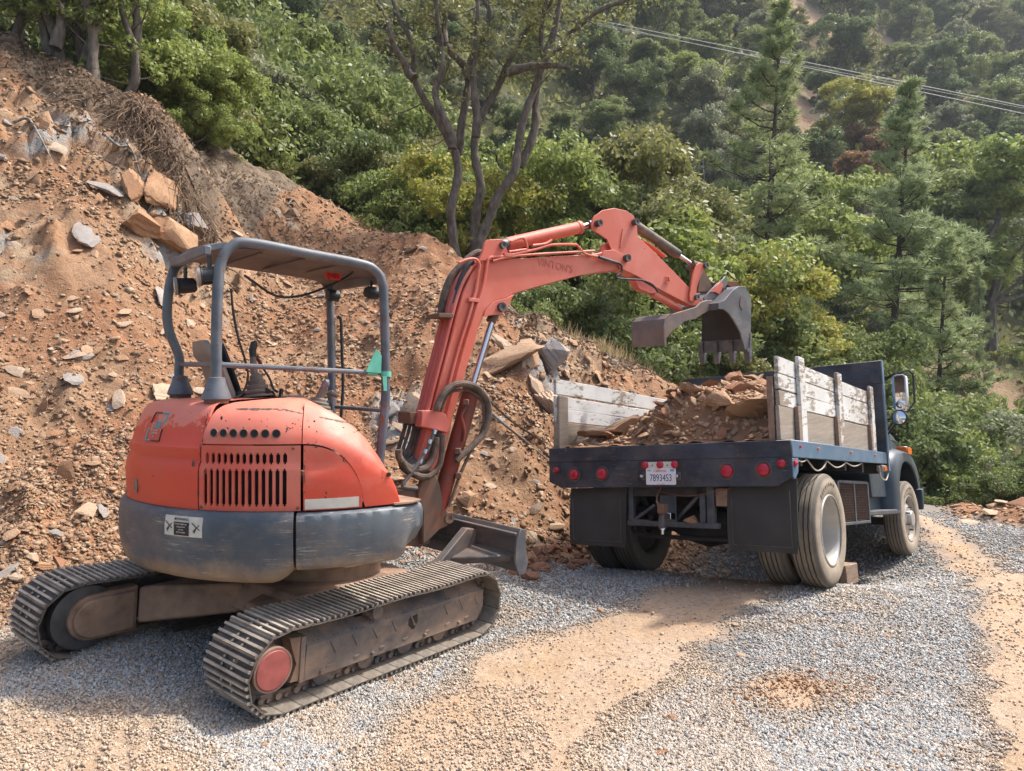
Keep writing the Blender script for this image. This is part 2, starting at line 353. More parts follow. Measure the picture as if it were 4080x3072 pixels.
# region masks
def inpoly(px_, py_, poly):
    c = np.zeros(px_.shape, bool); n = len(poly)
    for i in range(n):
        x1, y1 = poly[i]; x2, y2 = poly[(i + 1) % n]
        k = ((y1 > py_) != (y2 > py_)) & (px_ < (x2 - x1) * (py_ - y1) / (y2 - y1 + 1e-12) + x1); c ^= k
    return c
def polyW(pts): # outlines on the road, as ground positions
    return [((u * 1.844 - 2040) / (v * 1.844 - 1536) * CAMZ, F * CAMZ / (v * 1.844 - 1536)) for u, v in pts]
TAN = [polyW(p) for p in (
    [(-60, 1560), (60, 1550), (200, 1570), (330, 1585), (430, 1610), (560, 1690), (560, 1900), (-200, 1900)],
    [(760, 1600), (840, 1530), (960, 1445), (1040, 1390), (1120, 1350), (1260, 1345), (1330, 1310), (1480, 1275), (1560, 1245), (1640, 1235), (1740, 1262), (1655, 1325), (1555, 1400), (1440, 1500), (1340, 1600), (1270, 1700), (1200, 1900), (500, 1900), (660, 1680)],
    [(1480, 1275), (1400, 1235), (1560, 1190), (1700, 1195), (1740, 1262)],
    [(1590, 1500), (1700, 1470), (1830, 1500), (1790, 1560), (1660, 1560)],
    [(1960, 1075), (2000, 1080), (2080, 1125), (2250, 1240), (2500, 1450), (2600, 1900), (2080, 1900), (2110, 1640), (2110, 1420), (2120, 1300), (2095, 1220), (2040, 1150)],
    [(-200, 1330), (20, 1370), (100, 1440), (40, 1500), (-200, 1480)], [(230, 1560), (330, 1530), (420, 1560), (330, 1600)])]
def tanmask(X, Y):
    wx = X + .22 * fbm(X * 2.2, Y * 2.2, 4, 3); wy = Y + .22 * fbm(X * 2.2, Y * 2.2, 4, 9); tot = np.zeros(X.shape)
    for dx_, dy_ in ((0, 0), (.09, .03), (-.09, -.03), (.03, -.09), (-.03, .09), (.18, .07), (-.18, -.07)):
        m = np.zeros(X.shape)
        for p in TAN: m = np.maximum(m, inpoly(wx + dx_, wy + dy_ * 1.3, p))
        tot = tot + m / 7
    return tot
TOE = [(-9, 3.0), (-5.6, 4.6), (-4.0, 5.55), (-2.6, 7.0), (-1.2, 7.55), (.15, 7.25), (.95, 8.0), (2.7, 9.9), (5.2, 13.5), (6.8, 18), (6.8, 40), (-60, 40), (-60, 3)]
def seg_dist(X, Y, poly, closed=True):
    D = np.full(X.shape, 1e9); n = len(poly)
    for i in range(n if closed else n - 1):
        x1, y1 = poly[i]; x2, y2 = poly[(i + 1) % n]; dx, dy = x2 - x1, y2 - y1
        t = np.clip(((X - x1) * dx + (Y - y1) * dy) / (dx * dx + dy * dy), 0, 1); D = np.minimum(D, np.hypot(X - x1 - t * dx, Y - y1 - t * dy))
    return D
def bankdist(X, Y):  # >0 inside the bank
    D = seg_dist(X, Y, TOE); return np.where(inpoly(X, Y, TOE), D, -D)
BERM = [(7.2, 6.0), (7.3, 9.0), (7.9, 12.2), (8.9, 14.6), (10.3, 17.5), (13, 19), (13.5, 12), (11, 6)]
def bermdist(X, Y): D = seg_dist(X, Y, BERM); return np.where(inpoly(X, Y, BERM), D, -D)
OUT = [(-5.5, 11.6, .8, 1.1), (-5.0, 11.9, .5, .9), (-6.2, 11.3, .6, .7), (-7.6, 11.4, .8, .7), (-8.0, 10.2, .9, .7), (.5, 11.2, .55, .8), (1.1, 11.9, .6, .6), (-6.9, 9.6, .8, .6), (-1.3, 9.6, .6, .5)]
def outcrop(X, Y):
    m = np.zeros(X.shape); n = .45 * fbm(X / .7, Y / .7, 3, 55)
    for x, y, a, b in OUT: m = np.maximum(m, sstep(1 - np.hypot((X - x) / a, (Y - y) / b) + n, .0, .2))
    return m
def ground_z(X, Y):
    z = terrain(X, Y); b = bankdist(X, Y); k = sstep(b, -.15, .8); far = 1 - sstep(Y, 17, 22)
    # ledges and rubble of the cut face
    cx_ = X * 1.7 + .5 * Y + .35 * fbm(X, Y, 2, 51); cy_ = Y * 2.6 - .6 * X + .35 * fbm(X, Y, 2, 52)
    hsh = vnoise(np.floor(cx_) * 7.13 + .5, np.floor(cy_) * 3.77 + .5, 53); cx2 = cx_ * 2.3 + 5.2; cy2 = cy_ * 2.3 + 1.7; hs2 = vnoise(np.floor(cx2) * 5.13 + .5, np.floor(cy2) * 4.77 + .5, 54)
    om = outcrop(X, Y); z = z + om * (.50 * (hsh - .5) + .26 * (hs2 - .5) + .10)
    lay = z * 1.9 + .5 * X + 1.3 * fbm(X / 1.7, Y / 1.7, 4, 31)
    led = (np.abs((lay % 1) - .5) * 2)
    rg = 1 - np.abs(fbm(X / .55, Y / .55, 3, 17)) * 2.2
    n = .10 * rg * sstep(fbm(X / 1.6, Y / 1.6, 2, 18), -.35, .1) + .34 * fbm(X / 1.9, Y / 1.9, 5, 11) + .15 * fbm(X / .45, Y / .45, 4, 12) + .085 * fbm(X / .17, Y / .17, 3, 14) + .16 * (led - .5) * sstep(fbm(X / 2.5, Y / 2.5, 2, 44), -.3, .3)
    z = z + n * k * far
    bm = bermdist(X, Y); kb = sstep(bm, -.1, .5)
    z = z + kb * (.16 + .12 * fbm(X / .7, Y / .7, 4, 21) + .05 * fbm(X / .2, Y / .2, 2, 22)) * (1 - sstep(X, 10, 12))
    road = (1 - k) * (1 - kb)
    t = tanmask(X, Y)
    return z + road * (.018 * fbm(X / .9, Y / .9, 3, 41) + .008 * fbm(X / .12, Y / .12, 3, 42) * (1 + t) + .012 * t + .012 * t * np.sin((X * .9 + Y * .45) * 52) * sstep(-X, .8, 1.4) * sstep(-Y, -4.5, -4.1) * sstep(fbm(X * 2, Y * 2, 2, 66), -.1, .2))
def lines(segs):
    out = []
    for a, b, st in segs: out += list(np.arange(a, b, st))
    return np.array(out)
gx = lines(((-22, -10, .22), (-10, -9, .09), (-9, 6, .05), (6, 10, .08), (10, 22, .3)))
gy = lines(((.5, 3, .2), (3, 9, .05), (9, 15, .065), (15, 20, .12), (20, 31, .3)))
GX, GY = np.meshgrid(gx, gy); GZ = ground_z(GX, GY)
def gridfaces(ny, nx):
    i = np.arange((ny - 1) * nx).reshape(ny - 1, nx)[:, :-1].ravel(); return np.stack([i, i + 1, i + nx + 1, i + nx], 1)
def put_attr(me, name, arr, dom='POINT'):
    a = me.attributes.new(name, 'FLOAT', dom); a.data.foreach_set('value', np.asarray(arr, np.float32).ravel())
def ground_mat():
    m = NT('gravel_and_soil')
    tn = m.attr('tan').outputs['Fac']; bk = m.attr('bank').outputs['Fac']; hl = m.attr('litter').outputs['Fac']
    vo = m.n.new('ShaderNodeTexVoronoi'); vo.inputs['Scale'].default_value = 42; m.t.links.new(m.tc, vo.inputs['Vector'])
    gcol = m.mix(m.ramp(vo.outputs['Distance'], 0, .5), (.37, .36, .34, 1), (.19, .185, .175, 1))
    gcol = m.mix(m.ramp(m.noise(1.1, 5), .45, .7, 0, .55), gcol, (.30, .23, .165, 1))
    tcol = m.mix(m.ramp(m.noise(1.6, 7, .65), .35, .65), (.50, .38, .28, 1), (.47, .32, .20, 1))
    tcol = m.mix(m.ramp(m.noise(26, 5, .7), .5, .72), tcol, (.30, .21, .14, 1))
    road = m.mix(tn, gcol, tcol)
    b1 = m.noise(.55, 8, .62); b2 = m.noise(5, 9, .72)
    bcol = m.mix(m.ramp(b1, .38, .62), (.29, .142, .072, 1), (.325, .20, .118, 1))
    bcol = m.mix(m.ramp(m.noise(.32, 4), .52, .6, 0, .75), bcol, (.33, .155, .08, 1))
    bcol = m.mix(m.ramp(b2, .5, .75), bcol, (.165, .095, .055, 1))
    bcol = m.mix(m.ramp(m.noise(9, 6, .7, m.mapping((1, 1, 2.2), (.5, .2, 0))), .56, .64, 0, .7), bcol, (.42, .29, .185, 1))
    rk_ = m.mix(m.ramp(m.noise(1.6, 5, .6), .4, .6), (.36, .20, .11, 1), (.40, .29, .19, 1)); rk_ = m.mix(m.ramp(m.noise(.9, 3), .55, .62), rk_, (.33, .32, .30, 1)); rk_ = m.mix(m.ramp(m.noise(7, 8, .75), .5, .7), rk_, (.20, .115, .07, 1))
    bcol = m.mix(m.attr('rocky').outputs['Fac'], bcol, rk_)
    col = m.mix(bk, road, bcol)
    lit = m.mix(m.ramp(m.noise(3, 8, .7), .35, .65), (.09, .062, .042, 1), (.27, .205, .145, 1))
    col = m.mix(hl, col, lit)
    h = m.math('ADD', m.math('MULTIPLY', m.noise(24, 6, .7), .7), m.math('MULTIPLY', b2, 1.2))
    m.bump(h, .9, .045)
    return m.done(col, .92, 0, .2)
M['ground'] = ground_mat()
me = nmesh('ground', np.stack([GX, GY, GZ], -1).reshape(-1, 3), gridfaces(len(gy), len(gx)), M['ground'], True)
BD = bankdist(GX, GY); TM = tanmask(GX, GY); BM_ = sstep(bermdist(GX, GY), -.1, .25)
# root and leaf litter along the crests
CREST = [(-10.5, 12.6), (-8.6, 12.9), (-7.1, 12.3), (-6.0, 12.35), (-5.6, 12.6)]
CREST2 = [(-.3, 12.1), (.75, 12.5), (1.65, 13), (2.85, 13.5), (4.3, 14.2)]
def litter(X, Y):
    d1 = seg_dist(X, Y, CREST, False); d2 = seg_dist(X, Y, CREST2, False); n = .35 * fbm(X / .8, Y / .8, 3, 61)
    top = sstep(Y - (17.3 + .35 * np.maximum(0, -X - 3) * 0), 0.3, 1.5)
    back = ((X < -5.3) & (Y > 12.9)) | ((X > -.4) & (Y > 12.4 + .33 * X))
    return np.maximum(np.maximum(sstep(-d1 + n, -.55, -.25), sstep(-d2 + n, -.4, -.2)), np.maximum(top, back * 1.0))
put_attr(me, 'tan', TM); put_attr(me, 'bank', np.maximum(sstep(BD + .25 * fbm(GX * 1.5, GY * 1.5, 3, 8), -.1, .25), BM_)); put_attr(me, 'litter', litter(GX, GY)); put_attr(me, 'rocky', outcrop(GX, GY))
g = link(bpy.data.objects.new('ground', me)); tag(g, 'gravel road with tan wheel strips at the foot of the raw earth cut', None, None, 'structure')
# far hillside, one sheet out to the horizon
hx = np.concatenate([np.arange(-120, -40, 5), np.arange(-40, 90, 1.6), np.arange(90, 216, 6)]); hy = np.concatenate([np.arange(-60, 15, 5), np.arange(15, 110, 1.6), np.arange(110, 242, 6)])
HX, HY = np.meshgrid(hx, hy)
def far_z(X, Y):
    z = terrain(X, Y); inside = (X > -21) & (X < 21) & (Y > 1) & (Y < 30.3); z = np.where(inside, z - 1.5 * sstep(np.minimum(np.minimum(X + 21, 21 - X), np.minimum(Y - 1, 30.3 - Y)), 0, 1.5) - .12, z)
    z = np.where(Y < 1, terrain(X, np.full_like(Y, 1.0)) - .3 , z); return z
HZ = far_z(HX, HY)
BARE = [(47.8, 117, 5.5, 15), (29.6, 76, 3.0, 7), (34, 82, 3.6, 4), (38.7, 89, 3.4, 4), (73.6, 110, 11, 5), (62, 118, 5, 5), (108, 162, 15, 12), (33, 50, 4.5, 5), (20, 105, 4, 5)]
def baremask(X, Y):
    m = np.zeros(X.shape); n = .35 * fbm(X / 3, Y / 3, 3, 71)
    for x, y, a, b in BARE: m = np.maximum(m, sstep(1 - np.hypot((X - x) / a, (Y - y) / b) + n, -.02, .15))
    return m
def hill_mat():
    m = NT('dry_hillside'); b = m.attr('bare').outputs['Fac']
    c1 = m.mix(m.ramp(m.noise(.5, 8, .7), .35, .65), (.06, .075, .028, 1), (.13, .12, .055, 1))
    c2 = m.mix(m.ramp(m.noise(.35, 8, .7), .35, .65), (.30, .19, .12, 1), (.36, .26, .17, 1))
    c2 = m.mix(m.ramp(m.noise(3, 6, .7), .5, .75), c2, (.24, .17, .10, 1))
    m.bump(m.noise(2, 6, .7), .8, .3); return m.done(m.mix(b, c1, c2), .95, 0, .1)
M['hill'] = hill_mat()
me = nmesh('hillside', np.stack([HX, HY, HZ], -1).reshape(-1, 3), gridfaces(len(hy), len(hx)), M['hill'], True); put_attr(me, 'bare', baremask(HX, HY))
tag(link(bpy.data.objects.new('hillside', me)), 'steep brush covered hillside across the gully', None, None, 'structure')

# ---------------- air ----------------
hz = MB(); hz.box(-124, 220, -64, 246, float(HZ.min()) - 1.5, max(float(HZ.max()) + 16, 40))
m = bpy.data.materials.new('thin_haze'); m.use_nodes = True; m.node_tree.nodes.clear(); vo_ = m.node_tree.nodes.new('ShaderNodeVolumePrincipled'); vo_.inputs['Color'].default_value = (.82, .90, 1, 1); vo_.inputs['Density'].default_value = .0004; vo_.inputs['Anisotropy'].default_value = .3
mo_ = m.node_tree.nodes.new('ShaderNodeOutputMaterial'); m.node_tree.links.new(vo_.outputs[0], mo_.inputs['Volume'])
o = hz.build('haze', m, None, smooth=0); tag(o, 'thin pale summer haze over the far hillside', 'haze', None, 'stuff')
# ---------------- stones ----------------
def gz(x, y): return float(ground_z(np.array([float(x)]), np.array([float(y)]))[0])
OCT_V = np.array([(1, 0, 0), (-1, 0, 0), (0, 1, 0), (0, -1, 0), (0, 0, 1), (0, 0, -1)], float)
OCT_F = np.array([(0, 2, 4), (2, 1, 4), (1, 3, 4), (3, 0, 4), (2, 0, 5), (1, 2, 5), (3, 1, 5), (0, 3, 5)])
CUB_V = np.array([(x, y, z) for x in (-1, 1) for y in (-1, 1) for z in (-1, 1)], float) * .7
CUB_F = np.array([(0, 1, 3, 2), (4, 6, 7, 5), (0, 4, 5, 1), (2, 3, 7, 6), (0, 2, 6, 4), (1, 5, 7, 3)])
def rotmats(n, tilt=None):
    q = rng.normal(size=(n, 4)); q /= np.linalg.norm(q, axis=1)[:, None]; a, b, c, d = q.T
    return np.stack([1 - 2 * (c * c + d * d), 2 * (b * c - a * d), 2 * (b * d + a * c), 2 * (b * c + a * d), 1 - 2 * (b * b + d * d), 2 * (c * d - a * b), 2 * (b * d - a * c), 2 * (c * d + a * b), 1 - 2 * (b * b + c * c)], 1).reshape(-1, 3, 3)
def pebbles(name, P, size, mat, base='oct', flat=.7, jit=.35, attrs=None, slab=False, normals=None):
    n = len(P); BV, BF = (OCT_V, OCT_F) if base == 'oct' else (CUB_V, CUB_F)
    V = BV[None] * (1 + rng.uniform(-jit, jit, (n, len(BV), 3)))
    V = V * (size[:, None, None] * .5) * np.stack([rng.uniform(.8, 1.3, n), rng.uniform(.7, 1.1, n), flat * rng.uniform(.7, 1.2, n)], 1)[:, None, :]
    if slab:  # lie roughly along the surface
        nz = normals + rng.normal(size=(n, 3)) * .28; nz /= np.linalg.norm(nz, axis=1)[:, None]
        t = rng.normal(size=(n, 3)); t -= (t * nz).sum(1)[:, None] * nz; t /= np.linalg.norm(t, axis=1)[:, None]; b = np.cross(nz, t)
        V = V[:, :, 0:1] * t[:, None] + V[:, :, 1:2] * b[:, None] + V[:, :, 2:3] * nz[:, None]
    else: V = np.einsum('nij,nkj->nki', rotmats(n), V)
    V = V + P[:, None]; Fc = (BF[None] + (np.arange(n) * len(BV))[:, None, None]).reshape(-1, BF.shape[1])
    me = nmesh(name, V.reshape(-1, 3), Fc, mat)
    if attrs:
        for k, a in attrs.items(): put_attr(me, k, np.repeat(a, len(BV)))
    return link(bpy.data.objects.new(name, me))
def gravel_mat():
    m = NT('crushed_blue_grey_gravel'); r = m.islrand(); t = m.attr('tan').outputs['Fac']
    c = m.mix(m.ramp(r, 0, 1), (.23, .23, .225, 1), (.49, .475, .445, 1))
    c = m.mix(m.ramp(m.math('FRACT', m.math('MULTIPLY', r, 7.31)), .84, .88), c, (.36, .25, .165, 1))
    c = m.mix(m.math('MULTIPLY', t, .85), c, m.mix(r, (.34, .25, .17, 1), (.54, .42, .30, 1)))
    return m.done(c, .85, 0, .25)
M['gravel'] = gravel_mat()
N = 400000
Yr = 3.3 / (1 - rng.uniform(0, 1, N) * (1 - 3.3 / 15)); Xr = rng.uniform(-.78, .78, N) * Yr
bd = bankdist(Xr, Yr); tm = tanmask(Xr, Yr); bmd = bermdist(Xr, Yr)
dens = .92 * (1 - tm) + tm * (.02 + .30 * sstep(fbm(Xr * 1.3, Yr * 1.3, 3, 77), .12, .5))
leftpart = (Xr < .2) & (Yr < 4.6) & (tm > .5); dens = np.where(leftpart, dens + .12, dens)
lane = (Xr > 3.2) & (tm > .5); dens = np.where(lane, .07, dens)
dens *= 1 - .65 * sstep(fbm(Xr / .8, Yr / .8, 3, 78), .28, .5)
keep = (bd < .05 + .1 * rng.uniform(-1, 1, N)) & (bmd < 0) & (rng.uniform(0, 1, N) < dens) & (Yr < 14.5)
Xr, Yr, tm = Xr[keep], Yr[keep], tm[keep]
tan2 = np.clip(tm * 1.1 + .6 * sstep(fbm(Xr / .6, Yr / .6, 3, 79), .22, .5) + .5 * sstep(Xr, -.5, .3) * sstep(-Yr, -5.5, -4.5) * (Xr < 1.3), 0, 1)
sz = rng.uniform(.012, .024, len(Xr)) * np.clip(Yr / 5, .95, 1.7) * np.where(rng.uniform(0, 1, len(Xr)) < .03, 1.7, 1)
o = pebbles('gravel', np.stack([Xr, Yr, ground_z(Xr, Yr) + sz * .22], 1), sz, M['gravel'], attrs={'tan': tan2})
tag(o, 'blue grey crushed gravel covering the road', 'gravel', None, 'stuff')
def rockmat(name, a, b, c, amt=.5):
    m = NT(name); o = m.objrand(); r = m.islrand(); k = m.math('FRACT', m.math('ADD', o, r))
    col = m.mix(k, a, b); n = m.noise(6, 8, .7, m.mapping((1, 1, 4)))
    col = m.mix(m.ramp(n, .45, .7, 0, .8), col, c)
    m.bump(m.noise(14, 8, .7, m.mapping((1, 1, 3.5))), .6, .02); return m.done(col, .85, 0, .25)
M['rock'] = rockmat('brown_shale', (.30, .165, .09, 1), (.45, .31, .20, 1), (.24, .135, .08, 1))
M['rockmix'] = rockmat('mixed_shale', (.22, .13, .075, 1), (.43, .305, .20, 1), (.24, .14, .085, 1)); M['rockpale'] = rockmat('pale_tan_rock', (.38, .27, .18, 1), (.48, .38, .28, 1), (.34, .20, .12, 1))
M['rockorange'] = rockmat('orange_brown_rock', (.33, .175, .095, 1), (.40, .245, .14, 1), (.24, .13, .075, 1))
M['rockgrey'] = rockmat('blue_grey_slate', (.25, .245, .24, 1), (.33, .30, .27, 1), (.30, .18, .11, 1))
M['rockred'] = rockmat('red_brown_clod', (.27, .12, .065, 1), (.32, .17, .10, 1), (.24, .12, .07, 1)); M['clod'] = rockmat('tan_brown_clod', (.25, .145, .085, 1), (.34, .225, .14, 1), (.20, .12, .07, 1))
# small loose stones on the cut, too many to count
N = 190000
Yr = 5 / (1 - rng.uniform(0, 1, N) * (1 - 5 / 19.)); Xr = rng.uniform(-.86, .40, N) * Yr
bd = bankdist(Xr, Yr); lt = litter(Xr, Yr)
dn = .28 + .72 * sstep(fbm(Xr / 1.3, Yr / 1.3, 3, 91), -.18, .22); dn = np.where(bd < .5, np.maximum(dn, .6), dn); dn *= np.where((Yr > 13) , .5, 1); dn *= 1 - .85 * sstep(1 - np.hypot((Xr + 6.4) / 1.3, (Yr - 9.75) / .75), 0, .3); dn *= 1 - .8 * sstep(1 - np.hypot((Xr + .1) / 1.0, (Yr - 8.8) / .7), 0, .4)
keep = (bd > -.45 * rng.uniform(0, 1, N) ** 2) & (lt < .5) & (rng.uniform(0, 1, N) < dn); Xr, Yr, bd = Xr[keep], Yr[keep], bd[keep]
def gnorm(X, Y, e=.12):
    zx = (ground_z(X + e, Y) - ground_z(X - e, Y)) / (2 * e); zy = (ground_z(X, Y + e) - ground_z(X, Y - e)) / (2 * e)
    n = np.stack([-zx, -zy, np.ones_like(zx)], 1); return n / np.linalg.norm(n, axis=1)[:, None]
nn = gnorm(Xr, Yr); sz =   .018 + .105 * rng.beta(1.05, 6, len(Xr)) * (Yr / 8); P = np.stack([Xr, Yr, ground_z(Xr, Yr)], 1) + nn * (sz * .1)[:, None]
h_ = len(P) // 3
tag(pebbles('loose_stones', P[h_:], sz[h_:] * 1.25, M['rockmix'], 'cub', .22, .45, slab=True, normals=nn[h_:]), 'small flat brown stones strewn over the earth cut', 'loose stones', None, 'stuff')
tag(pebbles('soil_clods', P[:h_], sz[:h_], M['clod'], 'oct', .8, .4), 'reddish crumbled clods on the earth cut', 'soil clods', None, 'stuff')
r4 = np.random.default_rng(44); N = 520; Xs = 1.75 + r4.normal(size=N) * .28; Ys = 4.34 + r4.normal(size=N) * .12 + .1 * (Xs - 1.7); ss = .008 + .05 * r4.beta(1, 6, N)
tag(pebbles('spilled_soil', np.stack([Xs, Ys, ground_z(Xs, Ys) + ss * .3], 1), ss, M['rockorange'], 'oct', .8, .4), 'orange brown soil crumbs spilled on the gravel', 'spilled soil', None, 'stuff')
# rubble berm on the outer road edge
N = 5200; Xr = rng.uniform(6.9, 13, N); Yr = rng.uniform(7, 18.5, N); k = bermdist(Xr, Yr) > -.25 * rng.uniform(0, 1, N); k &= (Xr / Yr < .8); Xr, Yr = Xr[k], Yr[k]; nn = gnorm(Xr, Yr); sz = .05 + .20 * rng.beta(1.2, 5, len(Xr))
tag(pebbles('berm_rubble', np.stack([Xr, Yr, ground_z(Xr, Yr) + .01], 1), sz, M['rock'], 'cub', .3, .4, slab=True, normals=nn), 'brown rubble heaped along the outer road edge', 'rubble', None, 'stuff')
# --- single rocks ---
def rough_rock(name, seed, mat, sx=1, sy=.8, sz=.6, sub=4):
    r = np.random.default_rng(seed); bm = bmesh.new(); bmesh.ops.create_icosphere(bm, subdivisions=sub, radius=.5)
    pl = [(n / np.linalg.norm(n), r.uniform(.20, .36)) for n in r.normal(size=(15, 3))]
    for v in bm.verts:
        p = np.array(v.co)
        for n, d in pl:
            k = p @ n
            if k > d: p = p - n * (k - d)
        lay = (abs((p[2] * 7 + .6 * p[0]) % 1 - .5)); p[:2] *= 1 + .07 * (lay > .25); v.co = Vector(p * np.array([sx, sy, sz]) * 1.5)
    m = bpy.data.meshes.new(name); bm.to_mesh(m); bm.free(); m.materials.append(mat); m.shade_smooth(); m.set_sharp_from_angle(angle=radians(9)); return m
RR = [rough_rock('rough_rock', 70 + s, M['rockorange'], 1.1, .85, .6 + .08 * (s % 3)) for s in range(7)]
SL = [rough_rock('shale_slab', 90 + s, M['rock'], 1.0, .62 + .06 * (s % 3), .13 + .03 * (s % 4), 3) for s in range(8)]
BL = [rough_rock('rock_block', 120 + s, M['rockorange'], .95, .75, .42 + .06 * (s % 3), 3) for s in range(6)]
def put_rock(name, me, x, y, size, label, cat, group=None, mat=None, n=None, tilt=.35, sink=.1, rz=None, z=None, sc=(1, 1, 1), nrm=None):
    o = bpy.data.objects.new(name, me); link(o)
    if z is None: z = gz(x, y)
    n = Vector(n) if n is not None else Vector((0, 0, 1))
    n = (n + Vector((random.gauss(0, 1), random.gauss(0, 1), random.gauss(0, 1))) * tilt * .5).normalized()
    q = n.to_track_quat('Z', 'Y') @ Quaternion((0, 0, 1), random.uniform(0, 6.28) if rz is None else rz)
    o.rotation_euler = q.to_euler(); o.scale = tuple(size * s for s in sc); o.location = Vector((x, y, z)) + n * size * sink
    if mat: o.material_slots[0].link = 'OBJECT'; o.material_slots[0].material = M[mat]
    return tag(o, label, cat, group)
def bank_at(u, v):
    """march the sight line of a photo pixel to the ground and give the place on the slope"""
    ys = np.linspace(4.5, 24, 700); xs = (u - 2040) / F * ys; zs = CAMZ - (v - 1536) / F * ys; g_ = ground_z(xs, ys); k = np.argmax(zs < g_)
    return xs[k], ys[k]
cnt = 0; rr = np.random.default_rng(3)
while cnt < 270:
    u = rr.uniform(-20, 2600); v = rr.uniform(380, 2480)
    x, y = bank_at(u, v)
    if y < 4.6 or y > 17 or bankdist(np.array([x]), np.array([y]))[0] < -.05 or litter(np.array([x]), np.array([y]))[0] > .4: continue
    n = gnorm(np.array([x]), np.array([y]))[0]; s = (.08 + .24 * rr.beta(1.1, 3.4)) * (y / 9) ** .5
    put_rock('shale_rock', SL[cnt % 8], x, y, s, 'thin brown shale slab lying loose on the earth cut', 'rock', 'loose shale slabs on the cut', ['rock', 'rock', 'rockpale', 'rock', 'rockorange', 'rockgrey'][cnt % 6] if cnt % 6 else None, n, .5, .08); cnt += 1
SPEC = [ # u, v, size px, material, block?, scale, label
 (640, 770, 330, 'rockorange', 1, (1, 1, 1), 'big orange brown block jutting out beneath the dark root mat'),
 (560, 900, 260, 'rockorange', 1, (.8, 1, 1.3), 'tall rust brown block left of the jutting block under the roots'),
 (690, 960, 300, 'rockorange', 1, (.9, 1, 1.4), 'cracked tan brown rock face below the jutting block'),
 (760, 900, 200, 'rockgrey', 1, (.7, 1, 1.3), 'grey cornered block right of the cracked rock face'),
 (520, 760, 220, 'rockorange', 1, (1, 1, 1), 'brown block in the shade under the root mat'),
 (800, 1020, 220, 'rockorange', 1, (.8, 1, 1.2), 'ochre rock behind the left rear canopy post'),
 (420, 780, 230, 'rockgrey', 0, (1, 1, 1.5), 'blue grey slate plate left of the rock face'),
 (340, 960, 260, 'rockgrey', 0, (1, 1.2, 1.5), 'pale grey slate outcrop beside the smooth red soil patch'),
 (650, 1200, 210, 'rockgrey', 0, (1, 1, 1.6), 'grey slate slab left of the canopy'),
 (650, 1330, 70, 'rockpale', 0, (1, 1, 1), 'small white rock chip left of the canopy post'),
 (1170, 845, 70, 'rockpale', 1, (1, 1, 1), 'pale round stone high on the rear slope'),
 (2200, 1640, 330, 'rockpale', 1, (1.1, .8, .6), 'long pale standing slab between boom cylinder and truck rack'),
 (2140, 1560, 180, 'rockpale', 1, (1, .8, .6), 'pale slab above the tallest standing one by the truck'),
 (2010, 1450, 330, 'rock', 1, (1.2, .8, .7), 'long layered brown slab right of the boom cylinder'),
 (2110, 1420, 230, 'rock', 1, (1, .8, .7), 'layered brown slab above the long one by the boom'),
 (1990, 1370, 150, 'rockpale', 1, (1, 1, .8), 'squarish tan rock right under the boom knee'),
 (2200, 1440, 260, 'rockgrey', 1, (1, 1, 1), 'grey and tan rock face under the right hand root mat'),
 (1640, 1610, 190, 'rockpale', 0, (1, 1, 1.5), 'pale tan slab beside the front canopy post'),
 (1560, 1640, 150, 'rockgrey', 0, (1, 1, 1.3), 'grey white slab behind the front canopy post'),
 (1860, 1990, 150, 'rock', 1, (1, 1, .8), 'brown rock just right of the boom foot'),
 (2120, 2150, 150, 'rockpale', 1, (1, 1, .7), 'pale cornered rock resting by the dozer blade end'),
 (1960, 1940, 90, 'rockpale', 0, (1, 1, 1), 'small cream stone between boom foot and truck'),
 (60, 1570, 170, 'rock', 0, (1, 1, 1.3), 'tan slab low at the far left of the cut'),
 (480, 1590, 150, 'rockpale', 0, (1, 1, 1.2), 'tan slab left of the red engine cover'),
 (640, 1560, 190, 'rockpale', 1, (1, 1, .6), 'rounded tan boulder behind the left rear post foot'),
 (170, 2270, 110, 'rockorange', 1, (1, 1, .8), 'orange brown stone above the left track'),
 (235, 2250, 100, 'rockred', 1, (1, 1, .8), 'dark red brown stone above the left track'),
 (130, 2230, 90, 'rockpale', 1, (1, 1, .8), 'pale stone above the left track'),
 (60, 2310, 100, 'rockpale', 1, (1, 1, .7), 'pale stone at the left edge above the track'),
]
for u, v, s, mt, blk, sc, lab in SPEC:
    x, y = bank_at(u, v); n = gnorm(np.array([x]), np.array([y]), .3)[0]; size = s / F * y * .55
    put_rock('rock' if blk else 'flat_rock', (RR if blk else SL)[(u // 7) % (7 if blk else 8)], x, y, size, lab, 'rock', None, mt, n, .25, .06, sc=sc)
# red brown clods at the toe, by the truck wheels and the blade
for i in range(70):
    u = rr.uniform(2040, 2420); v = rr.uniform(2190, 2330) + (2230 - u) * -.15 * 0
    x, y = bank_at(u, v); b = bankdist(np.array([x]), np.array([y]))[0]
    if b < -.35 or y > 12: continue
    put_rock('red_rock', BL[i % 6], x, y, rr.uniform(.05, .22), 'red brown rock fallen at the foot of the cut by the truck wheels', 'rock', 'red brown rocks at the foot of the cut', 'rockred', None, .6, .12)
for i in range(46):
    y = rr.uniform(3.6, 8.5); x = rr.uniform(-.7, .72) * y
    if bankdist(np.array([x]), np.array([y]))[0] > -.1: continue
    if tanmask(np.array([x]), np.array([y]))[0] and x > 3: continue
    put_rock('road_stone', BL[i % 6], x, y, rr.uniform(.03, .075), 'palm sized brown stone lying on the gravel road', 'stone', 'single brown stones on the road', ['rockpale', 'rockorange', 'rock'][i % 3], None, .4, .12)
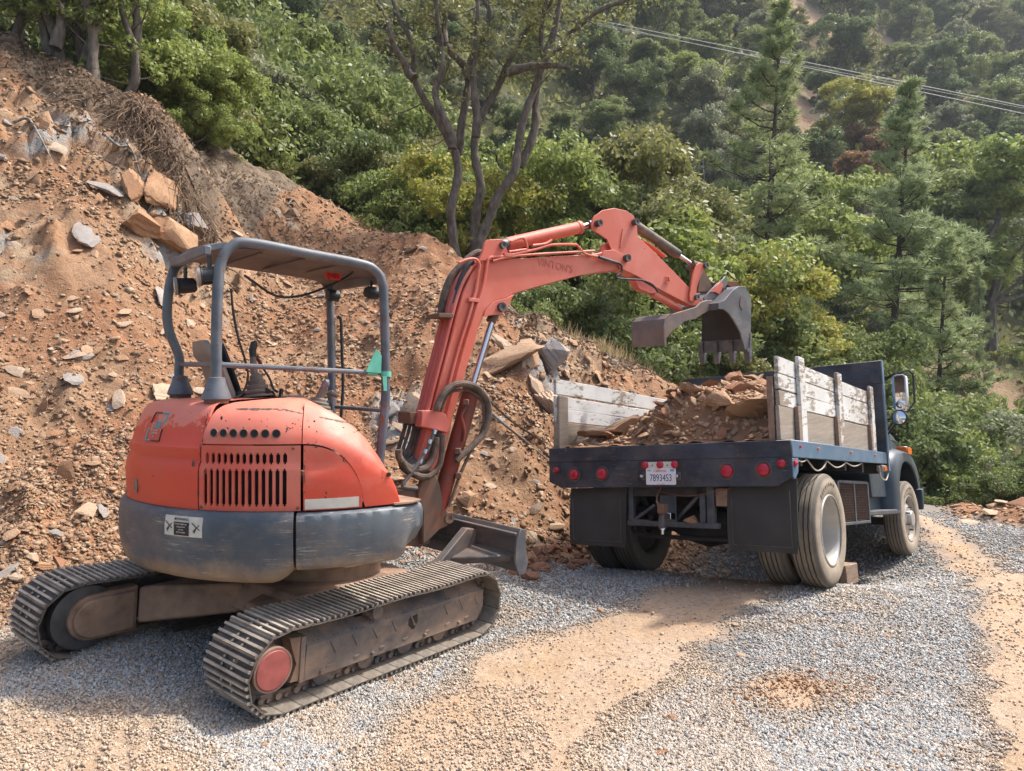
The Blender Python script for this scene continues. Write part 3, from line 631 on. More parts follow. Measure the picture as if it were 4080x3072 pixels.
for (u, v, s, mt, lab) in ((3860, 1965, 130, 'rockpale', 'flat pale slab lying on top of the outer berm'), (3940, 1990, 150, 'rockpale', 'second flat pale slab on the berm behind the truck bumper'), (3990, 2010, 120, 'rockpale', 'small flat pale slab on the berm nearest the brush'), (4060, 2010, 190, 'rockred', 'big red brown block at the right end of the berm'), (3750, 1960, 90, 'rock', 'brown slab on the berm close to the truck bumper')):
    Y = 11.6 + .012 * (v - 1960); x = (u - 2040) / F * Y; put_rock('berm_rock', (BL if mt == 'rockred' else SL)[u % 6], x, Y, s / F * Y * .62, lab, 'rock', None, mt, None, .2, .12)
# ================= EXCAVATOR =================
EXR = root('excavator', (-1.45, 5.5, 0), 'orange red compact excavator with open canopy, its boom reaching over the truck bed', 'excavator')
RM = Matrix(((0.5957, -0.8002, 0.0692), (0.8026, 0.5964, -0.0131), (-0.0308, 0.0633, 0.9975)))
UC = Matrix.Translation((-1.343, 4.067, -.007)) @ RM.to_4x4()      # undercarriage: x forward, y left, z up
EO = Vector(EXR['_o'])
# --- track shoe, shared by all ---
def shoe_mesh():
    mb = MB(); W_ = .424; p = .13
    mb.box(-.062, .054, 0, W_, -.004, .004)
    for x in (-.058, -.014, .032):
        mb.prism([(x - .010, 0, .003), (x + .010, 0, .003), (x + .0075, 0, .024), (x - .0075, 0, .024)], [(x - .010, W_, .003), (x + .010, W_, .003), (x + .0075, W_, .024), (x - .0075, W_, .024)])
    mb.prism([(.056, 0, -.004), (.070, 0, .002), (.066, 0, .012), (.052, 0, .004)], [(.056, W_, -.004), (.070, W_, .002), (.066, W_, .012), (.052, W_, .004)])
    nb = len(mb.v)
    for y in (.165, .26):
        for x in (-.036, .006): mb.cyl((x, y, .003), (x, y, .016), .0105, .009, 6)
    for y in (.04, .385):
        mb.cyl((-.038, y, .0035), (-.038, y, .0052), .006, None, 6)
    bm = bmesh.new(); bv = [bm.verts.new(v) for v in mb.v]
    for f in mb.f: bm.faces.new([bv[i] for i in f])
    bmesh.ops.recalc_face_normals(bm, faces=bm.faces); me = bpy.data.meshes.new('track_shoe'); bm.to_mesh(me); bm.free()
    put_attr(me, 'ridge', [1.0 if v.co.z > .01 else (.5 if v.co.z < -.002 else 0.0) for v in me.vertices]); me.materials.append(M['shoe']); return me
SHOE = shoe_mesh()
def track(y0, dx, inner):
    Mt = UC @ Matrix.Translation((dx, y0, 0)); xc0, xc1, zc, r = .045, 1.83, .262, .238
    # loop polyline: counted from the rear bottom, forward along the ground, up and back
    def loop(s):
        L1 = xc1 - xc0; A = pi * r; s %= 2 * (L1 + A)
        if s < L1: return (xc0 + s, zc - r), 0.0
        s -= L1
        if s < A: a = s / r; return (xc1 + sin(a) * r, zc - cos(a) * r), a
        s -= A
        if s < L1:
            k = s / L1; sag = -.012 * sin(pi * k * 2) ** 2; return (xc1 - s, zc + r + sag), pi
        s -= L1; a = s / r; return (xc0 - sin(a) * r, zc + cos(a) * r), pi + a
    per = 2 * (xc1 - xc0 + pi * r); n = round(per / .13); pit = per / n
    ch = MB(Mt)
    for k in range(n):   # chain links, pins and bushes
        (x, z), a = loop(k * pit + .5 * pit); (x2, z2), _ = loop((k + 1) * pit + .5 * pit); (xs, zs), _ = loop(k * pit + .01)
        cx, cz = xc0 + min(max(x - xc0, 0), xc1 - xc0), zc
        for yy in (.165, .245):
            pts = []
            for (q, w_) in (((x, z), .006), ((x2, z2), .006), ((x2, z2), .052), ((x, z), .056)):
                ccx = min(max(q[0], xc0), xc1); d = Vector((ccx - q[0], zc - q[1])); d.normalize(); pts.append((q[0] + d.x * w_, q[1] + d.y * w_))
            ch.ext(pts, 1, yy, yy + .022)
        d = Vector((min(max(x, xc0), xc1) - x, zc - z)).normalized()
        ch.cyl((x + d.x * .036, .135, z + d.y * .036), (x + d.x * .036, .295, z + d.y * .036), .021, None, 8)
        ch.cyl((x2 * .5 + x * .5 + d.x * .02, .15, z2 * .5 + z * .5 + d.y * .02), (x2 * .5 + x * .5 + d.x * .02, .28, z2 * .5 + z * .5 + d.y * .02), .013, None, 6)
    chain = ch.build('track_chain', M['mudsteel'], EXR, smooth=30)
    for k in range(n):
        (x, z), a = loop((k + .5) * pit); (xa, za), _ = loop(k * pit); (xb, zb), _ = loop((k + 1) * pit)
        t = Vector((xb - xa, 0, zb - za)).normalized(); yv = Vector((0, 1, 0)); nz = -(t.cross(yv)) if False else Vector((t.z, 0, -t.x))
        # outward normal
        nz = Vector((t.z, 0, -t.x)); R_ = Matrix((t, Vector((0, 1, 0)), nz)).transposed()
        if R_.determinant() < 0: R_ = Matrix((-t, Vector((0, 1, 0)), nz)).transposed()
        mid = Vector(((xa + xb) / 2, 0, (za + zb) / 2))
        o = bpy.data.objects.new('track_shoe', SHOE); link(o); o.parent = chain
        o.matrix_local = Matrix.Translation(-EO) @ Mt @ Matrix.Translation(mid) @ R_.to_4x4()
    # track frame
    ys = (.07, .38) if not inner else (.06, .40)
    fr = MB(Mt)
    out = [(.22, .405), (.26, .425), (.62, .425), (.70, .40), (.88, .40), (.95, .425), (1.60, .425), (1.72, .44), (1.83, .425), (1.93, .34), (1.945, .22), (1.88, .12), (.235, .128)]
    top = [(x, z) for x, z in out]
    # outer plate with slanting upper face
    yo = .075 if not inner else .39; yi = .15 if not inner else .28
    A = [(x, yi if z > .37 else yo, z) for x, z in out]; B = [(x, .21, z) for x, z in out]
    ridge = [(.245, .345), (1.935, .345)]
    low = [(.235, .128), (.245, .345), (1.935, .345), (1.945, .22), (1.88, .12)]
    upp = [(.245, .345), (.22, .405), (.26, .425), (.62, .425), (.70, .39), (.88, .39), (.95, .425), (1.60, .425), (1.74, .455), (1.86, .41), (1.935, .345)]
    fr.ext(low, 1, yo, .21)
    s_ = 1 if not inner else -1
    fr.prism([(x, yo if z <= .346 else yo + s_ * .085, z) for x, z in upp], [(x, .21, z) for x, z in upp])
    if not inner:
        for k in range(11):   # weld dots in pairs along the ridge
            for q in (0, .035): fr.box(.30 + k * .15 + q, .307 + k * .15 + q, yo + .003, yo + .016, .352, .360)
        for k in range(9):    # slanting ribs
            if k == 5: continue
            x = .42 + k * .175; fr.prism([(x, yo - .007, .325), (x + .016, yo - .007, .32), (x + .062, yo - .007, .25), (x + .045, yo - .007, .245)], [(x, yo + .01, .325), (x + .016, yo + .01, .32), (x + .062, yo + .01, .25), (x + .045, yo + .01, .245)])
        for k in range(7):
            x = .40 + k * .22; fr.box(x, x + .05, yo - .005, yo + .01, .163, .182)
        for x in (.36, .78, 1.28, 1.65): fr.cyl((x, yo - .02, .155), (x, yo + .01, .155), .014, None, 8)
        fr.box(.20, .235, .07, .24, .13, .41)
    else:
        fr.box(.25, 1.8, .30, .36, .15, .42)
    fr.build('track_frame', M['mudsteel'], EXR, bevel=.004)
    if not inner:
        yo = .075; h = MB(Mt); h.ext([(1.11, .31), (1.195, .325), (1.20, .27), (1.17, .225), (1.15, .222), (1.11, .26)], 1, yo - .0015, yo + .02); h.build('frame_opening', M['radiator'], EXR)
        rl = MB(Mt); rl.lathe([(.0, 0), (.045, .004), (.05, .02), (.05, .16)], (.79, .05, .43), (0, 1, 0), 16); rl.build('carrier_roller', M['mudsteel'], EXR)
        mt_ = MB(Mt); mt_.lathe([(.11, .01), (.12, .03), (.125, .12), (.14, .16)], (-.045, .0, .305), (0, 1, 0), 24); mt_.build('drive_motor', M['mud'], EXR)
        cpn = MB(Mt); cpn.lathe([(0, -.014), (.108, -.014), (.115, -.004), (.115, .01)], (-.045, .0, .305), (0, 1, 0), 32); cpn.build('motor_cover', M['maroon'], EXR)
        rg = MB(Mt); rg.lathe([(.114, -.010), (.126, -.010), (.128, .02), (.114, .02)], (-.045, .0, .305), (0, 1, 0), 32, loop=True); rg.build('cover_ring', M['caprim'], EXR)
        gd = MB(Mt); gd.ext([(.12, .42), (.24, .40), (.235, .14), (.14, .15), (.18, .25), (.15, .33)], 1, .08, .30); gd.build('motor_guard', M['mud'], EXR)
    else:
        hb = MB(Mt); cx = .14; pts = [(cx - .125 * sin(a), .262 + .125 * cos(a)) for a in np.linspace(0, pi, 12)] + [(.40, .137), (.40, .40)]
        hb.ext(pts, 1, -.01, .2); pts2 = [(cx - .15 * sin(a), .262 + .15 * cos(a)) for a in np.linspace(0, pi, 12)] + [(.43, .112), (.43, .425)]
        hb.ext(pts2, 1, .02, .12); hb.build('final_drive_case', M['mud'], EXR, bevel=.006)
        hw = MB(Mt); hw.lathe([(.17, 0), (.21, .01), (.215, .06), (.17, .07)], (cx - .03, .05, .262), (0, 1, 0), 28); hw.build('sprocket', M['steel'], EXR)
    idl = MB(Mt); idl.lathe([(.05, .12), (.10, .14), (.12, .17), (.20, .18), (.205, .24), (.12, .25), (.1, .28), (.05, .30)], (1.80, 0, .262), (0, 1, 0), 28); idl.build('idler_wheel', M['mudsteel'], EXR)
    spk = MB(Mt); spk.lathe([(.12, .17), (.205, .18), (.205, .24), (.12, .25)], (.045, 0, .262), (0, 1, 0), 22); spk.build('sprocket', M['steel'], EXR)
    for x in (.42, .78, 1.14, 1.5):
        b = MB(Mt); b.lathe([(.04, .12), (.075, .125), (.075, .16), (.05, .17), (.05, .25), (.075, .26), (.075, .3), (.04, .3)], (x, 0, .115), (0, 1, 0), 14); b.build('track_roller', M['mudsteel'], EXR)
track(0, 0, False)
track(1.545, -.47, True)
# car body: centre and legs
cb = MB(UC)
cb.ext([(.30, .34), (1.35, .34), (1.30, .50), (.40, .52)], 1, .42, 1.12)
cb.prism([(-.05, 1.55, .42), (-.05, 1.55, .16), (.55, 1.55, .16), (.55, 1.55, .42)], [(.35, .95, .50), (.35, .95, .30), (1.0, .95, .30), (1.0, .95, .50)])
cb.ext([(.25, .20), (.75, .20), (.95, .30), (1.0, .46), (.45, .50), (.25, .44)], 1, .38, .75)
cb.ext([(1.25, .18), (1.7, .18), (1.7, .42), (1.25, .46)], 1, .38, 1.55)
cb.build('car_body', M['mud'], EXR, bevel=.02, seg=2)
ring = MB(); C0 = Vector((-1.52, 5.5, 0)); ring.lathe([(.50, .46), (.50, .60), (.60, .62), (.60, .70)], C0, (0, 0, 1), 40); ring.build('slew_ring', M['mud'], EXR)
# dozer blade
bl = MB(UC)
prof = [(2.40, .77), (2.425, .765), (2.385, .70), (2.365, .60), (2.385, .50), (2.43, .43), (2.46, .39), (2.435, .39), (2.40, .43), (2.34, .50), (2.325, .60), (2.345, .70)]
bl.ext(prof, 1, .07, 1.86); bl.build('dozer_blade', M['blade'], EXR, bevel=.004)
be = MB(UC)
be.ext([(2.36, .78), (2.43, .765), (2.45, .62), (2.50, .47), (2.47, .38), (2.38, .385), (2.31, .50), (2.31, .70)], 1, .05, .07); be.build('blade_end_plate', M['bucket'], EXR, bevel=.003)
be = MB(UC); be.ext([(2.36, .78), (2.43, .765), (2.45, .62), (2.50, .47), (2.47, .38), (2.38, .385), (2.31, .50), (2.31, .70)], 1, 1.86, 1.88); be.build('blade_end_plate', M['bucket'], EXR, bevel=.003)
rb = MB(UC); rb.box(2.315, 2.345, .07, 1.86, .545, .575); rb.box(2.31, 2.345, .07, 1.86, .72, .745); rb.build('blade_rib', M['blade'], EXR, bevel=.006)
for y in (.50, 1.22):
    a = MB(UC); a.prism([(1.25, y, .36), (1.25, y, .26), (2.33, y + .0, .44), (2.33, y, .70), (2.2, y, .72), (1.9, y, .50)], [(1.25, y + .07, .36), (1.25, y + .07, .26), (2.33, y + .07, .44), (2.33, y + .07, .70), (2.2, y + .07, .72), (1.9, y + .07, .50)])
    a.build('blade_arm', M['blade'], EXR, bevel=.006)
g_ = MB(UC); g_.prism([(2.33, .10, .56), (2.33, .55, .58), (2.0, .50, .50)], [(2.33, .10, .50), (2.33, .55, .46), (2.0, .50, .44)]); g_.build('blade_gusset', M['blade'], EXR, bevel=.01)
# --- house ---
def C(th, r, z): a = radians(th); r = r + .075 * float(sstep(np.array(-th), 118, 165)) * (1 if r > .8 else 0); return Vector((C0.x + r * cos(a), C0.y + r * sin(a), z))
def band(name, mat, t0, t1, prof, n=24, thick=.02, cap=True, top=None, bevel=.0, label=None):
    """wall swept round the slew centre: prof (r, z) bottom to top, inner skin 'thick' behind"""
    mb = MB(); rows = []
    for i in range(n + 1):
        th = t0 + (t1 - t0) * i / n; pr = prof(th) if callable(prof) else prof
        outr = [C(th, r, z) for r, z in pr]; inr = [C(th, r - thick, z) for r, z in reversed(pr)]
        rows.append(outr + inr)
    mb.grid(rows, True); k = len(rows[0]); mb.f.append(tuple(range(k))[::-1]); mb.f.append(tuple(range(n * k, n * k + k)))
    return mb.build(name, mat, EXR, smooth=40, bevel=bevel, label=label)
cwp = [(.95, .685), (1.12, .69), (1.18, .71), (1.222, .75), (1.243, .82), (1.255, .93), (1.255, 1.05), (1.248, 1.10), (1.235, 1.128), (1.215, 1.14), (1.14, 1.142)]
def cw_prof(th):
    k = max(0, (th + 88) / 7.8) if th > -88 else 0; out = []
    for r, z in cwp: out.append((r, z + (.085 * k ** 2 if z < .8 else (.085 * k ** 2 * max(0, (.95 - z) / .15) if z < .95 else 0))))
    return out
band('counterweight', M['skirt'], -243, -80.2, cw_prof, 70, .10, bevel=.006)
skp = [(1.14, .775), (1.20, .785), (1.228, .81), (1.245, .88), (1.25, .98), (1.245, 1.08), (1.235, 1.115), (1.215, 1.13), (1.17, 1.132)]
def sk_prof(th):
    k = sstep(np.array(th), -50, -40.); return [(r - .12 * float(k) * (1 if z < .9 else .35) + .006 * sin(th * 1.3) * sin(z * 40), z + (.06 * float(k) if z < .83 else 0)) for r, z in skp]
band('side_skirt', M['skirt'], -79.4, -39.5, sk_prof, 36, .03, bevel=.003)
band('floor_pan', M['bracket'], -243, -47, [(.2, .72), (1.16, .80), (1.16, 1.10), (.2, 1.12)], 40, .01)
dk = MB()   # fenders deck above the skirt at the front corner
dk.prism([C(-51, 1.225, 1.137), C(-45, 1.235, 1.137), C(-40, 1.20, 1.137), C(-39, .95, 1.137), C(-48, .85, 1.137)], [C(-51, 1.225, 1.152), C(-45, 1.235, 1.152), C(-40, 1.20, 1.152), C(-39, .95, 1.152), C(-48, .85, 1.152)]); dk.build('step_plate', M['mud'], EXR, bevel=.003)
# rear left cover: swept profile with a groove, closed by the top
TOPR = [(1.092, 1.745), (1.07, 1.772), (1.03, 1.79), (.97, 1.80), (.80, 1.81), (.50, 1.815)]
lp = [(1.205, 1.143), (1.212, 1.25), (1.212, 1.36), (1.200, 1.42), (1.186, 1.44), (1.184, 1.452), (1.192, 1.468), (1.188, 1.515), (1.172, 1.53), (1.155, 1.60), (1.12, 1.69)] + TOPR
band('rear_cover', M['red'], -243, -109.1, lp, 60, .018, bevel=.003)
vp = [(1.205, 1.143), (1.212, 1.25), (1.212, 1.36), (1.204, 1.405), (1.190, 1.43), (1.187, 1.45), (1.19, 1.49), (1.186, 1.535)]
def ztop(th):
    pts = [(-243, 1.80), (-109, 1.80), (-95, 1.815), (-84, 1.81), (-78, 1.79), (-72, 1.76), (-66, 1.71), (-60, 1.635), (-56, 1.56), (-53, 1.48), (-51, 1.40), (-49.5, 1.29), (-48.4, 1.15)]
    return float(np.interp(th, [p[0] for p in pts], [p[1] for p in pts]))
def hood_prof(th, zb=1.545):
    zt = ztop(th); k = (zt - zb) / (1.82 - zb) if zt > zb else .02
    base = [(1.186, 0), (1.18, .12), (1.162, .30), (1.135, .48), (1.10, .66), (1.055, .80), (.995, .895), (.90, .96), (.72, 1.0), (.45, 1.01)]
    return [(r, zb + (zt - zb) * h) for r, h in base]
band('engine_hood', M['redhood'], -108.5, -78.2, lambda t: hood_prof(t), 30, .015, bevel=.002)
def hood2_prof(th):   # front part of the hood reaches down past the curved seam
    k = min(1, max(0, (th + 78) / 18)); zb = 1.545 - .40 * (1 - math.sqrt(max(0, 1 - k ** 2.2))) if k < 1 else 1.145
    return hood_prof(th, min(zb, ztop(th) - .004)) if True else None
def hoodf(th):
    k = min(1, max(0, (th + 78.2) / 17.8)); zb = 1.145 + .40 * math.sqrt(max(0, 1 - k ** 2.4)); zt = ztop(th)
    zz = [(1.206, 1.145), (1.212, 1.30), (1.200, 1.42), (1.186, 1.545)]
    def rr_(z):  # outer radius by height, sinking towards the top
        h = min(1.0, max(0, (z - 1.145) / max(.01, (zt - 1.145))))
        full = float(np.interp(z, [1.145, 1.30, 1.42, 1.545, 1.65, 1.72, 1.78, 1.82], [1.206, 1.212, 1.20, 1.186, 1.155, 1.115, 1.05, .95]))
        return min(full, 1.212 - .20 * max(0, h - .55) ** 1.6 / .45 ** 1.6)
    n = 9; hs = [zb + (zt - zb) * q for q in (0, .15, .3, .45, .6, .73, .84, .92, .97)]
    out = [(rr_(z), z) for z in hs]; out += [(rr_(zt) * .92 - .02, zt + .004), (.62, zt + .006), (.45, zt + .006)]
    return out
band('hood_shoulder', M['redhood'], -77.9, -48.4, hoodf, 44, .012, bevel=.0)
def sp_prof(th):
    k = min(1, max(0, (th + 78.2) / 17.8)); zb = 1.145 + .39 * math.sqrt(max(0, 1 - k ** 2.4)); zb = max(zb, 1.15)
    out = []
    for q in (0, .15, .3, .45, .6, .7, .8, .9, 1):
        z = 1.143 + (zb - 1.143) * q; r = float(np.interp(z, [1.145, 1.30, 1.42, 1.545], [1.2045, 1.2105, 1.1985, 1.1845]))
        # pressed dimple
        d = math.exp(-((th + 73.5) / 4.2) ** 2 - ((z - 1.43) / .035) ** 2) * .022; out.append((r - d, z))
    return out
band('side_access_panel', M['redhood'], -77.6, -60.8, sp_prof, 40, .012)
# front closing wall of the hood and inner cover so nothing is open
inn = MB(); inn.prism([C(-243, .45, 1.3), C(-200, .45, 1.3), C(-150, .45, 1.3), C(-100, .45, 1.3), C(-60, .45, 1.3)], [C(-243, .45, 1.82), C(-200, .45, 1.82), C(-150, .45, 1.82), C(-100, .45, 1.82), C(-60, .45, 1.66)]); inn.build('inner_bulkhead', M['black'], EXR)
# grille panel with real slots
def grille():
    t0, t1 = -108.6, -78.4; prof = vp; zs = [p[1] for p in prof]
    rr_ = lambda z: float(np.interp(z, zs, [p[0] for p in prof]))
    slots = [(th, 1.39, 1.44) for th in np.linspace(-106.3, -82.8, 13)]   # placeholders (angle, z0, z1)
    N1 = 14; ths = [t0]; kinds = []
    a0, a1 = -107.6, -82.0; w = (a1 - a0) / 13
    for i in range(13):
        ths += [a0 + i * w + .30 * w, a0 + i * w + .45 * w, a0 + i * w + .75 * w, a0 + i * w + .90 * w]
    ths += [t1]
    zl = [1.143, 1.172, 1.184, 1.386, 1.398, 1.424, 1.434, 1.482, 1.492, 1.52, 1.536]
    # rows where slots open: rows index ranges
    mb = MB(); nt_, nz_ = len(ths), len(zl)
    for q, off in ((0, 0), (1, .012)):
        for th in ths:
            for z in zl: mb.v.append(C(th, rr_(z) - off, z))
    idx = lambda q, i, j: q * nt_ * nz_ + i * nz_ + j
    hole = set()
    for i in range(13):
        b = 1 + 4 * i
        for j0, j1 in ((1, 4), (5, 8)):
            for j in range(j0, j1):
                hole.add((b + 1, j))
                if j0 < j < j1 - 1 or (j1 - j0 == 3 and j == j0 + 1): hole.add((b, j)); hole.add((b + 2, j))
    for i in range(nt_ - 1):
        for j in range(nz_ - 1):
            if (i, j) in hole: continue
            mb.f.append((idx(0, i, j), idx(0, i + 1, j), idx(0, i + 1, j + 1), idx(0, i, j + 1)))
            mb.f.append((idx(1, i, j + 1), idx(1, i + 1, j + 1), idx(1, i + 1, j), idx(1, i, j)))
            for di, dj, e0, e1 in ((-1, 0, (i, j), (i, j + 1)), (1, 0, (i + 1, j), (i + 1, j + 1)), (0, -1, (i, j), (i + 1, j)), (0, 1, (i, j + 1), (i + 1, j + 1))):
                ni, nj = i + di, j + dj
                if (ni, nj) in hole or not (0 <= ni < nt_ - 1 and 0 <= nj < nz_ - 1):
                    mb.f.append((idx(0, *e0), idx(0, *e1), idx(1, *e1), idx(1, *e0)))
    return mb.build('vent_grille', M['redvent'], EXR, smooth=25)
gr = grille()
rd = MB(); rows = [[C(th, 1.13, z) for z in (1.15, 1.35, 1.53)] for th in np.linspace(-108, -79, 16)]; rd.grid(rows)
for z in np.arange(1.18, 1.5, .0125):
    rd.tube([C(th, 1.137, z) for th in np.linspace(-106, -88, 8)], .0028, 4)
rd.build('radiator', M['radiator'], EXR)
pl = MB(); pl.cyl(C(-84.2, 1.165, 1.16), C(-84.2, 1.165, 1.385), .008, None, 8); pl.build('prop_rod', M['bracket'], EXR)
# seven round air holes in the hood: short dark cups with raised lips
for k, th in enumerate(np.linspace(-104.6, -85.4, 7)):
    z = 1.612 + .0 * k - .0005 * k; nrm = Vector((cos(radians(th)), sin(radians(th)), .12)).normalized(); c = C(th, 1.1775, z)
    q = MB(); q.lathe([(.0225, .0035), (.0265, .0035), (.0265, -.004), (.0225, -.004)], c, nrm, 20, loop=True); ho = q.build('air_hole', M['caprim'], EXR)
    d = MB(); d.lathe([(0, -.0), (.0228, .0015), (.0228, -.03)], c, nrm, 18); d.build('dark_opening', M['radiator'], ho)
    if 0 < k < 6 and k % 2 == 0: pass
# peeled paint line across the hood top
cr = random.Random(5)
for seg in ((-101, -77), (-73, -58)):
    pe = MB(); ths = np.arange(seg[0], seg[1], .8); pr = [hood_prof(t) if t < -78.1 else hoodf(t) for t in ths]
    A, B = [], []
    for t, p_ in zip(ths, pr):
        rs = [q[0] for q in p_]; zs = [q[1] for q in p_]; zt = max(zs); zc_ = 1.755 - max(0, t + 85) * .0042; zc_ = min(zc_, zt - .006)
        wd = cr.uniform(.002, .012) * (1 if seg[0] < -80 else .8) * sin(pi * (t - seg[0] + .1) / (seg[1] - seg[0] + .2)) ** .4
        f = lambda z: C(t, float(np.interp(z, zs[:9], rs[:9])) + .0015, z); A.append(f(zc_ - wd)); B.append(f(min(zc_ + wd * .6, zt - .002)))
    pe.grid([A, B]); pe.build('peeled_paint_strip', M['lensdark'], EXR)
# chips of bare metal along the panel seams
ck = random.Random(21); q = MB()
def chip(th, z, rad, w_, h_):
    n = 7; q.add([C(th + w_ * cos(2 * pi * k / n) * ck.uniform(.5, 1.2) * 45, rad(z) + .0022, z + h_ * sin(2 * pi * k / n) * ck.uniform(.5, 1.2)) for k in range(n)], [tuple(range(n))])
hr_ = lambda z: float(np.interp(z, [1.145, 1.30, 1.42, 1.545, 1.6, 1.65, 1.72], [1.206, 1.212, 1.20, 1.187, 1.178, 1.165, 1.14])) + .001
for i in range(16): z = ck.choice((ck.uniform(1.56, 1.74), ck.uniform(1.18, 1.53))); chip(-108.3 if z > 1.54 else -108.9, z, hr_, ck.uniform(.003, .007), ck.uniform(.006, .022))
for i in range(12): z = ck.uniform(1.25, 1.53); chip(-77.3, z, hr_, ck.uniform(.003, .006), ck.uniform(.005, .014))
for i in range(14): t = ck.uniform(-77, -61); k = (t + 78.2) / 17.8; z = 1.145 + .40 * math.sqrt(max(0, 1 - k ** 2.4)); chip(t, z, hr_, .005, ck.uniform(.003, .008))
for i in range(26): chip(ck.uniform(-106, -54), ck.uniform(1.60, 1.70), lambda z: hr_(z) - .002, ck.uniform(.003, .010), ck.uniform(.003, .007))
chip(-111, 1.42, hr_, .012, .035); chip(-74, 1.525, hr_, .014, .007); chip(-103, 1.70, hr_, .014, .012)
q.build('paint_chips', M['lensdark'], EXR, smooth=0)['kind'] = 'stuff'
for (t, z, r_) in ((-80.5, 1.52, 1.19), (-107.9, 1.16, 1.207), (-79.2, 1.16, 1.207)):
    q = MB(); q.lathe([(0, .006), (.008, .005), (.010, 0)], C(t, r_, z), Vector((cos(radians(t)), sin(radians(t)), 0)), 8); q.build('panel_bolt', M['bracket'], EXR)
# labels
def onskin(th0, th1, z0, z1, rad, name, mat, n=8, parent=EXR):
    m_ = MB(); rows = [[C(th, rad(z) + .002, z) for z in (z0, (z0 + z1) / 2, z1)] + [C(th, rad(z) - .001, z) for z in (z1, z0)] for th in np.linspace(th0, th1, n)]; m_.grid(rows, True); return m_.build(name, mat, parent)
rl_ = lambda z: float(np.interp(z, [1.145, 1.30, 1.42, 1.545], [1.206, 1.212, 1.20, 1.186]))
onskin(-77.2, -61.8, 1.150, 1.212, lambda z: rl_(z) + .0, 'white_label_strip', M['white'], 14)
wl = onskin(-119.5, -105.6, .985, 1.105, lambda z: float(np.interp(z, [p[1] for p in cwp[2:10]], [p[0] for p in cwp[2:10]])) + .001, 'warning_label', M['white'], 10)
def skinM(th, z, rad): a = radians(th); return Matrix.Translation(C(th, rad, z)) @ Matrix.Rotation(a + pi / 2, 4, 'Z') @ Matrix.Rotation(pi / 2, 4, 'X')
onskin(-115.6, -110.0, .99, 1.07, lambda z: 1.2575, 'warning_text_block', M['print'], 5, wl)
text(wl, 'warning_text', 'WARNING', skinM(-112.6, 1.088, 1.2555), .022, M['print'], .0006)
for i, tx in enumerate(('Counterweight may', 'swing around', 'any time', 'STAY CLEAR')): text(wl, 'warning_text', tx, skinM(-112.8, 1.060 - .017 * i, 1.2625), .0125, M['white'], .0006)
for th in (-117.6, -107.7):
    f = MB(); c = lambda a, z: C(th + a, 1.2605, z); f.tube([c(-1.2, 1.07), c(.2, 1.045), c(-.5, 1.01)], .003, 5); f.tube([c(.2, 1.045), c(1.3, 1.03)], .0025, 5); f.tube([c(-.9, 1.02), c(1.2, 1.06)], .0025, 5); f.build('warning_pictogram', M['print'], wl)
text(wl, 'warning_text', '\u25b2', skinM(-115.2, 1.088, 1.2555), .02, M['print'], .0006)
# dealer sticker on the rear cover
rs_ = lambda z: float(np.interp(z, [p[1] for p in lp[:12]], [p[0] for p in lp[:12]])); th = -133
def sk2(dth, z): r = rs_(z); a = radians(th + dth); tilt = math.atan2(rs_(z - .03) - rs_(z + .03), .06); return Matrix.Translation(C(th + dth, r + .003, z)) @ Matrix.Rotation(a + pi / 2, 4, 'Z') @ Matrix.Rotation(pi / 2 - tilt, 4, 'X')
st = text(EXR, 'dealer_sticker', 'USSI', sk2(0, 1.645), .072, M['teal'], .001, 1.0)
def bar(mat, pts, r=.0045):
    b = MB(); b.tube([C(th + a, rs_(z) + .004, z) for a, z in pts], r, 5); b.build('sticker_border', mat, st)
bar(M['print'], [(-4.2, 1.655), (-4.2, 1.70), (-4.0, 1.722), (0, 1.722)]); bar(M['teal'], [(1, 1.722), (4.2, 1.722), (4.2, 1.70), (4.2, 1.66)])
bar(M['teal'], [(-4.2, 1.625), (-4.2, 1.545), (-1.5, 1.545)]); bar(M['print'], [(-.5, 1.545), (4.2, 1.545), (4.2, 1.62)])
for i, tx in enumerate(('COMPRESSORS', 'EQUIPMENT RENTAL', 'SALES')): text(st, 'sticker_text', tx, sk2(0, 1.612 - .02 * i), .0165, M['grey_print'], .0006, .8)
sw = MB(); c = C(-139.5, 1.212, 1.245); 
onskin(-141, -138, 1.20, 1.29, lambda z: 1.2135, 'keyhole_recess', M['mud'], 4)
bt = MB(); bt.lathe([(0, .004), (.012, .004), (.014, -.006), (.03, -.006)], C(-76, 1.249, .995), Vector((cos(radians(-76)), sin(radians(-76)), 0)), 14); bt.build('skirt_bolt', M['bracket'], EXR)
bt = MB(); bt.lathe([(0, .003), (.014, .003), (.014, -.01)], C(-52.5, 1.214, 1.335), Vector((cos(radians(-52)), sin(radians(-52)), 0)), 12); bt.build('hood_hole', M['radiator'], EXR)
# --- canopy ---
HF = Matrix(((.799, -.602, 0, 0), (.602, .799, 0, 0), (0, 0, 1, 0), (0, 0, 0, 1))); HC = Matrix.Translation((-1.901, 4.60, 0)) @ HF   # x forward, y left, from the right rear post
def hp(x, y, z): return HC @ Vector((x, y, z))
L_ = 1.18; W_ = 1.0
rp = spline([hp(0, 0, 1.86), hp(.0, 0, 2.2), hp(.01, 0, 2.55), hp(.03, 0, 2.70), hp(.09, 0, 2.80), hp(.20, 0, 2.843), hp(.6, 0, 2.815), hp(1.0, 0, 2.785), hp(1.12, 0, 2.745), hp(1.175, 0, 2.66), hp(1.19, 0, 2.5), hp(1.2, 0, 2.1), hp(1.2, 0, 1.8), hp(1.17, 0, 1.5), hp(1.15, 0, 1.30)], 6)
t_ = MB(); t_.tube(rp, .034, 14); t_.build('canopy_hoop', M['tube'], EXR)
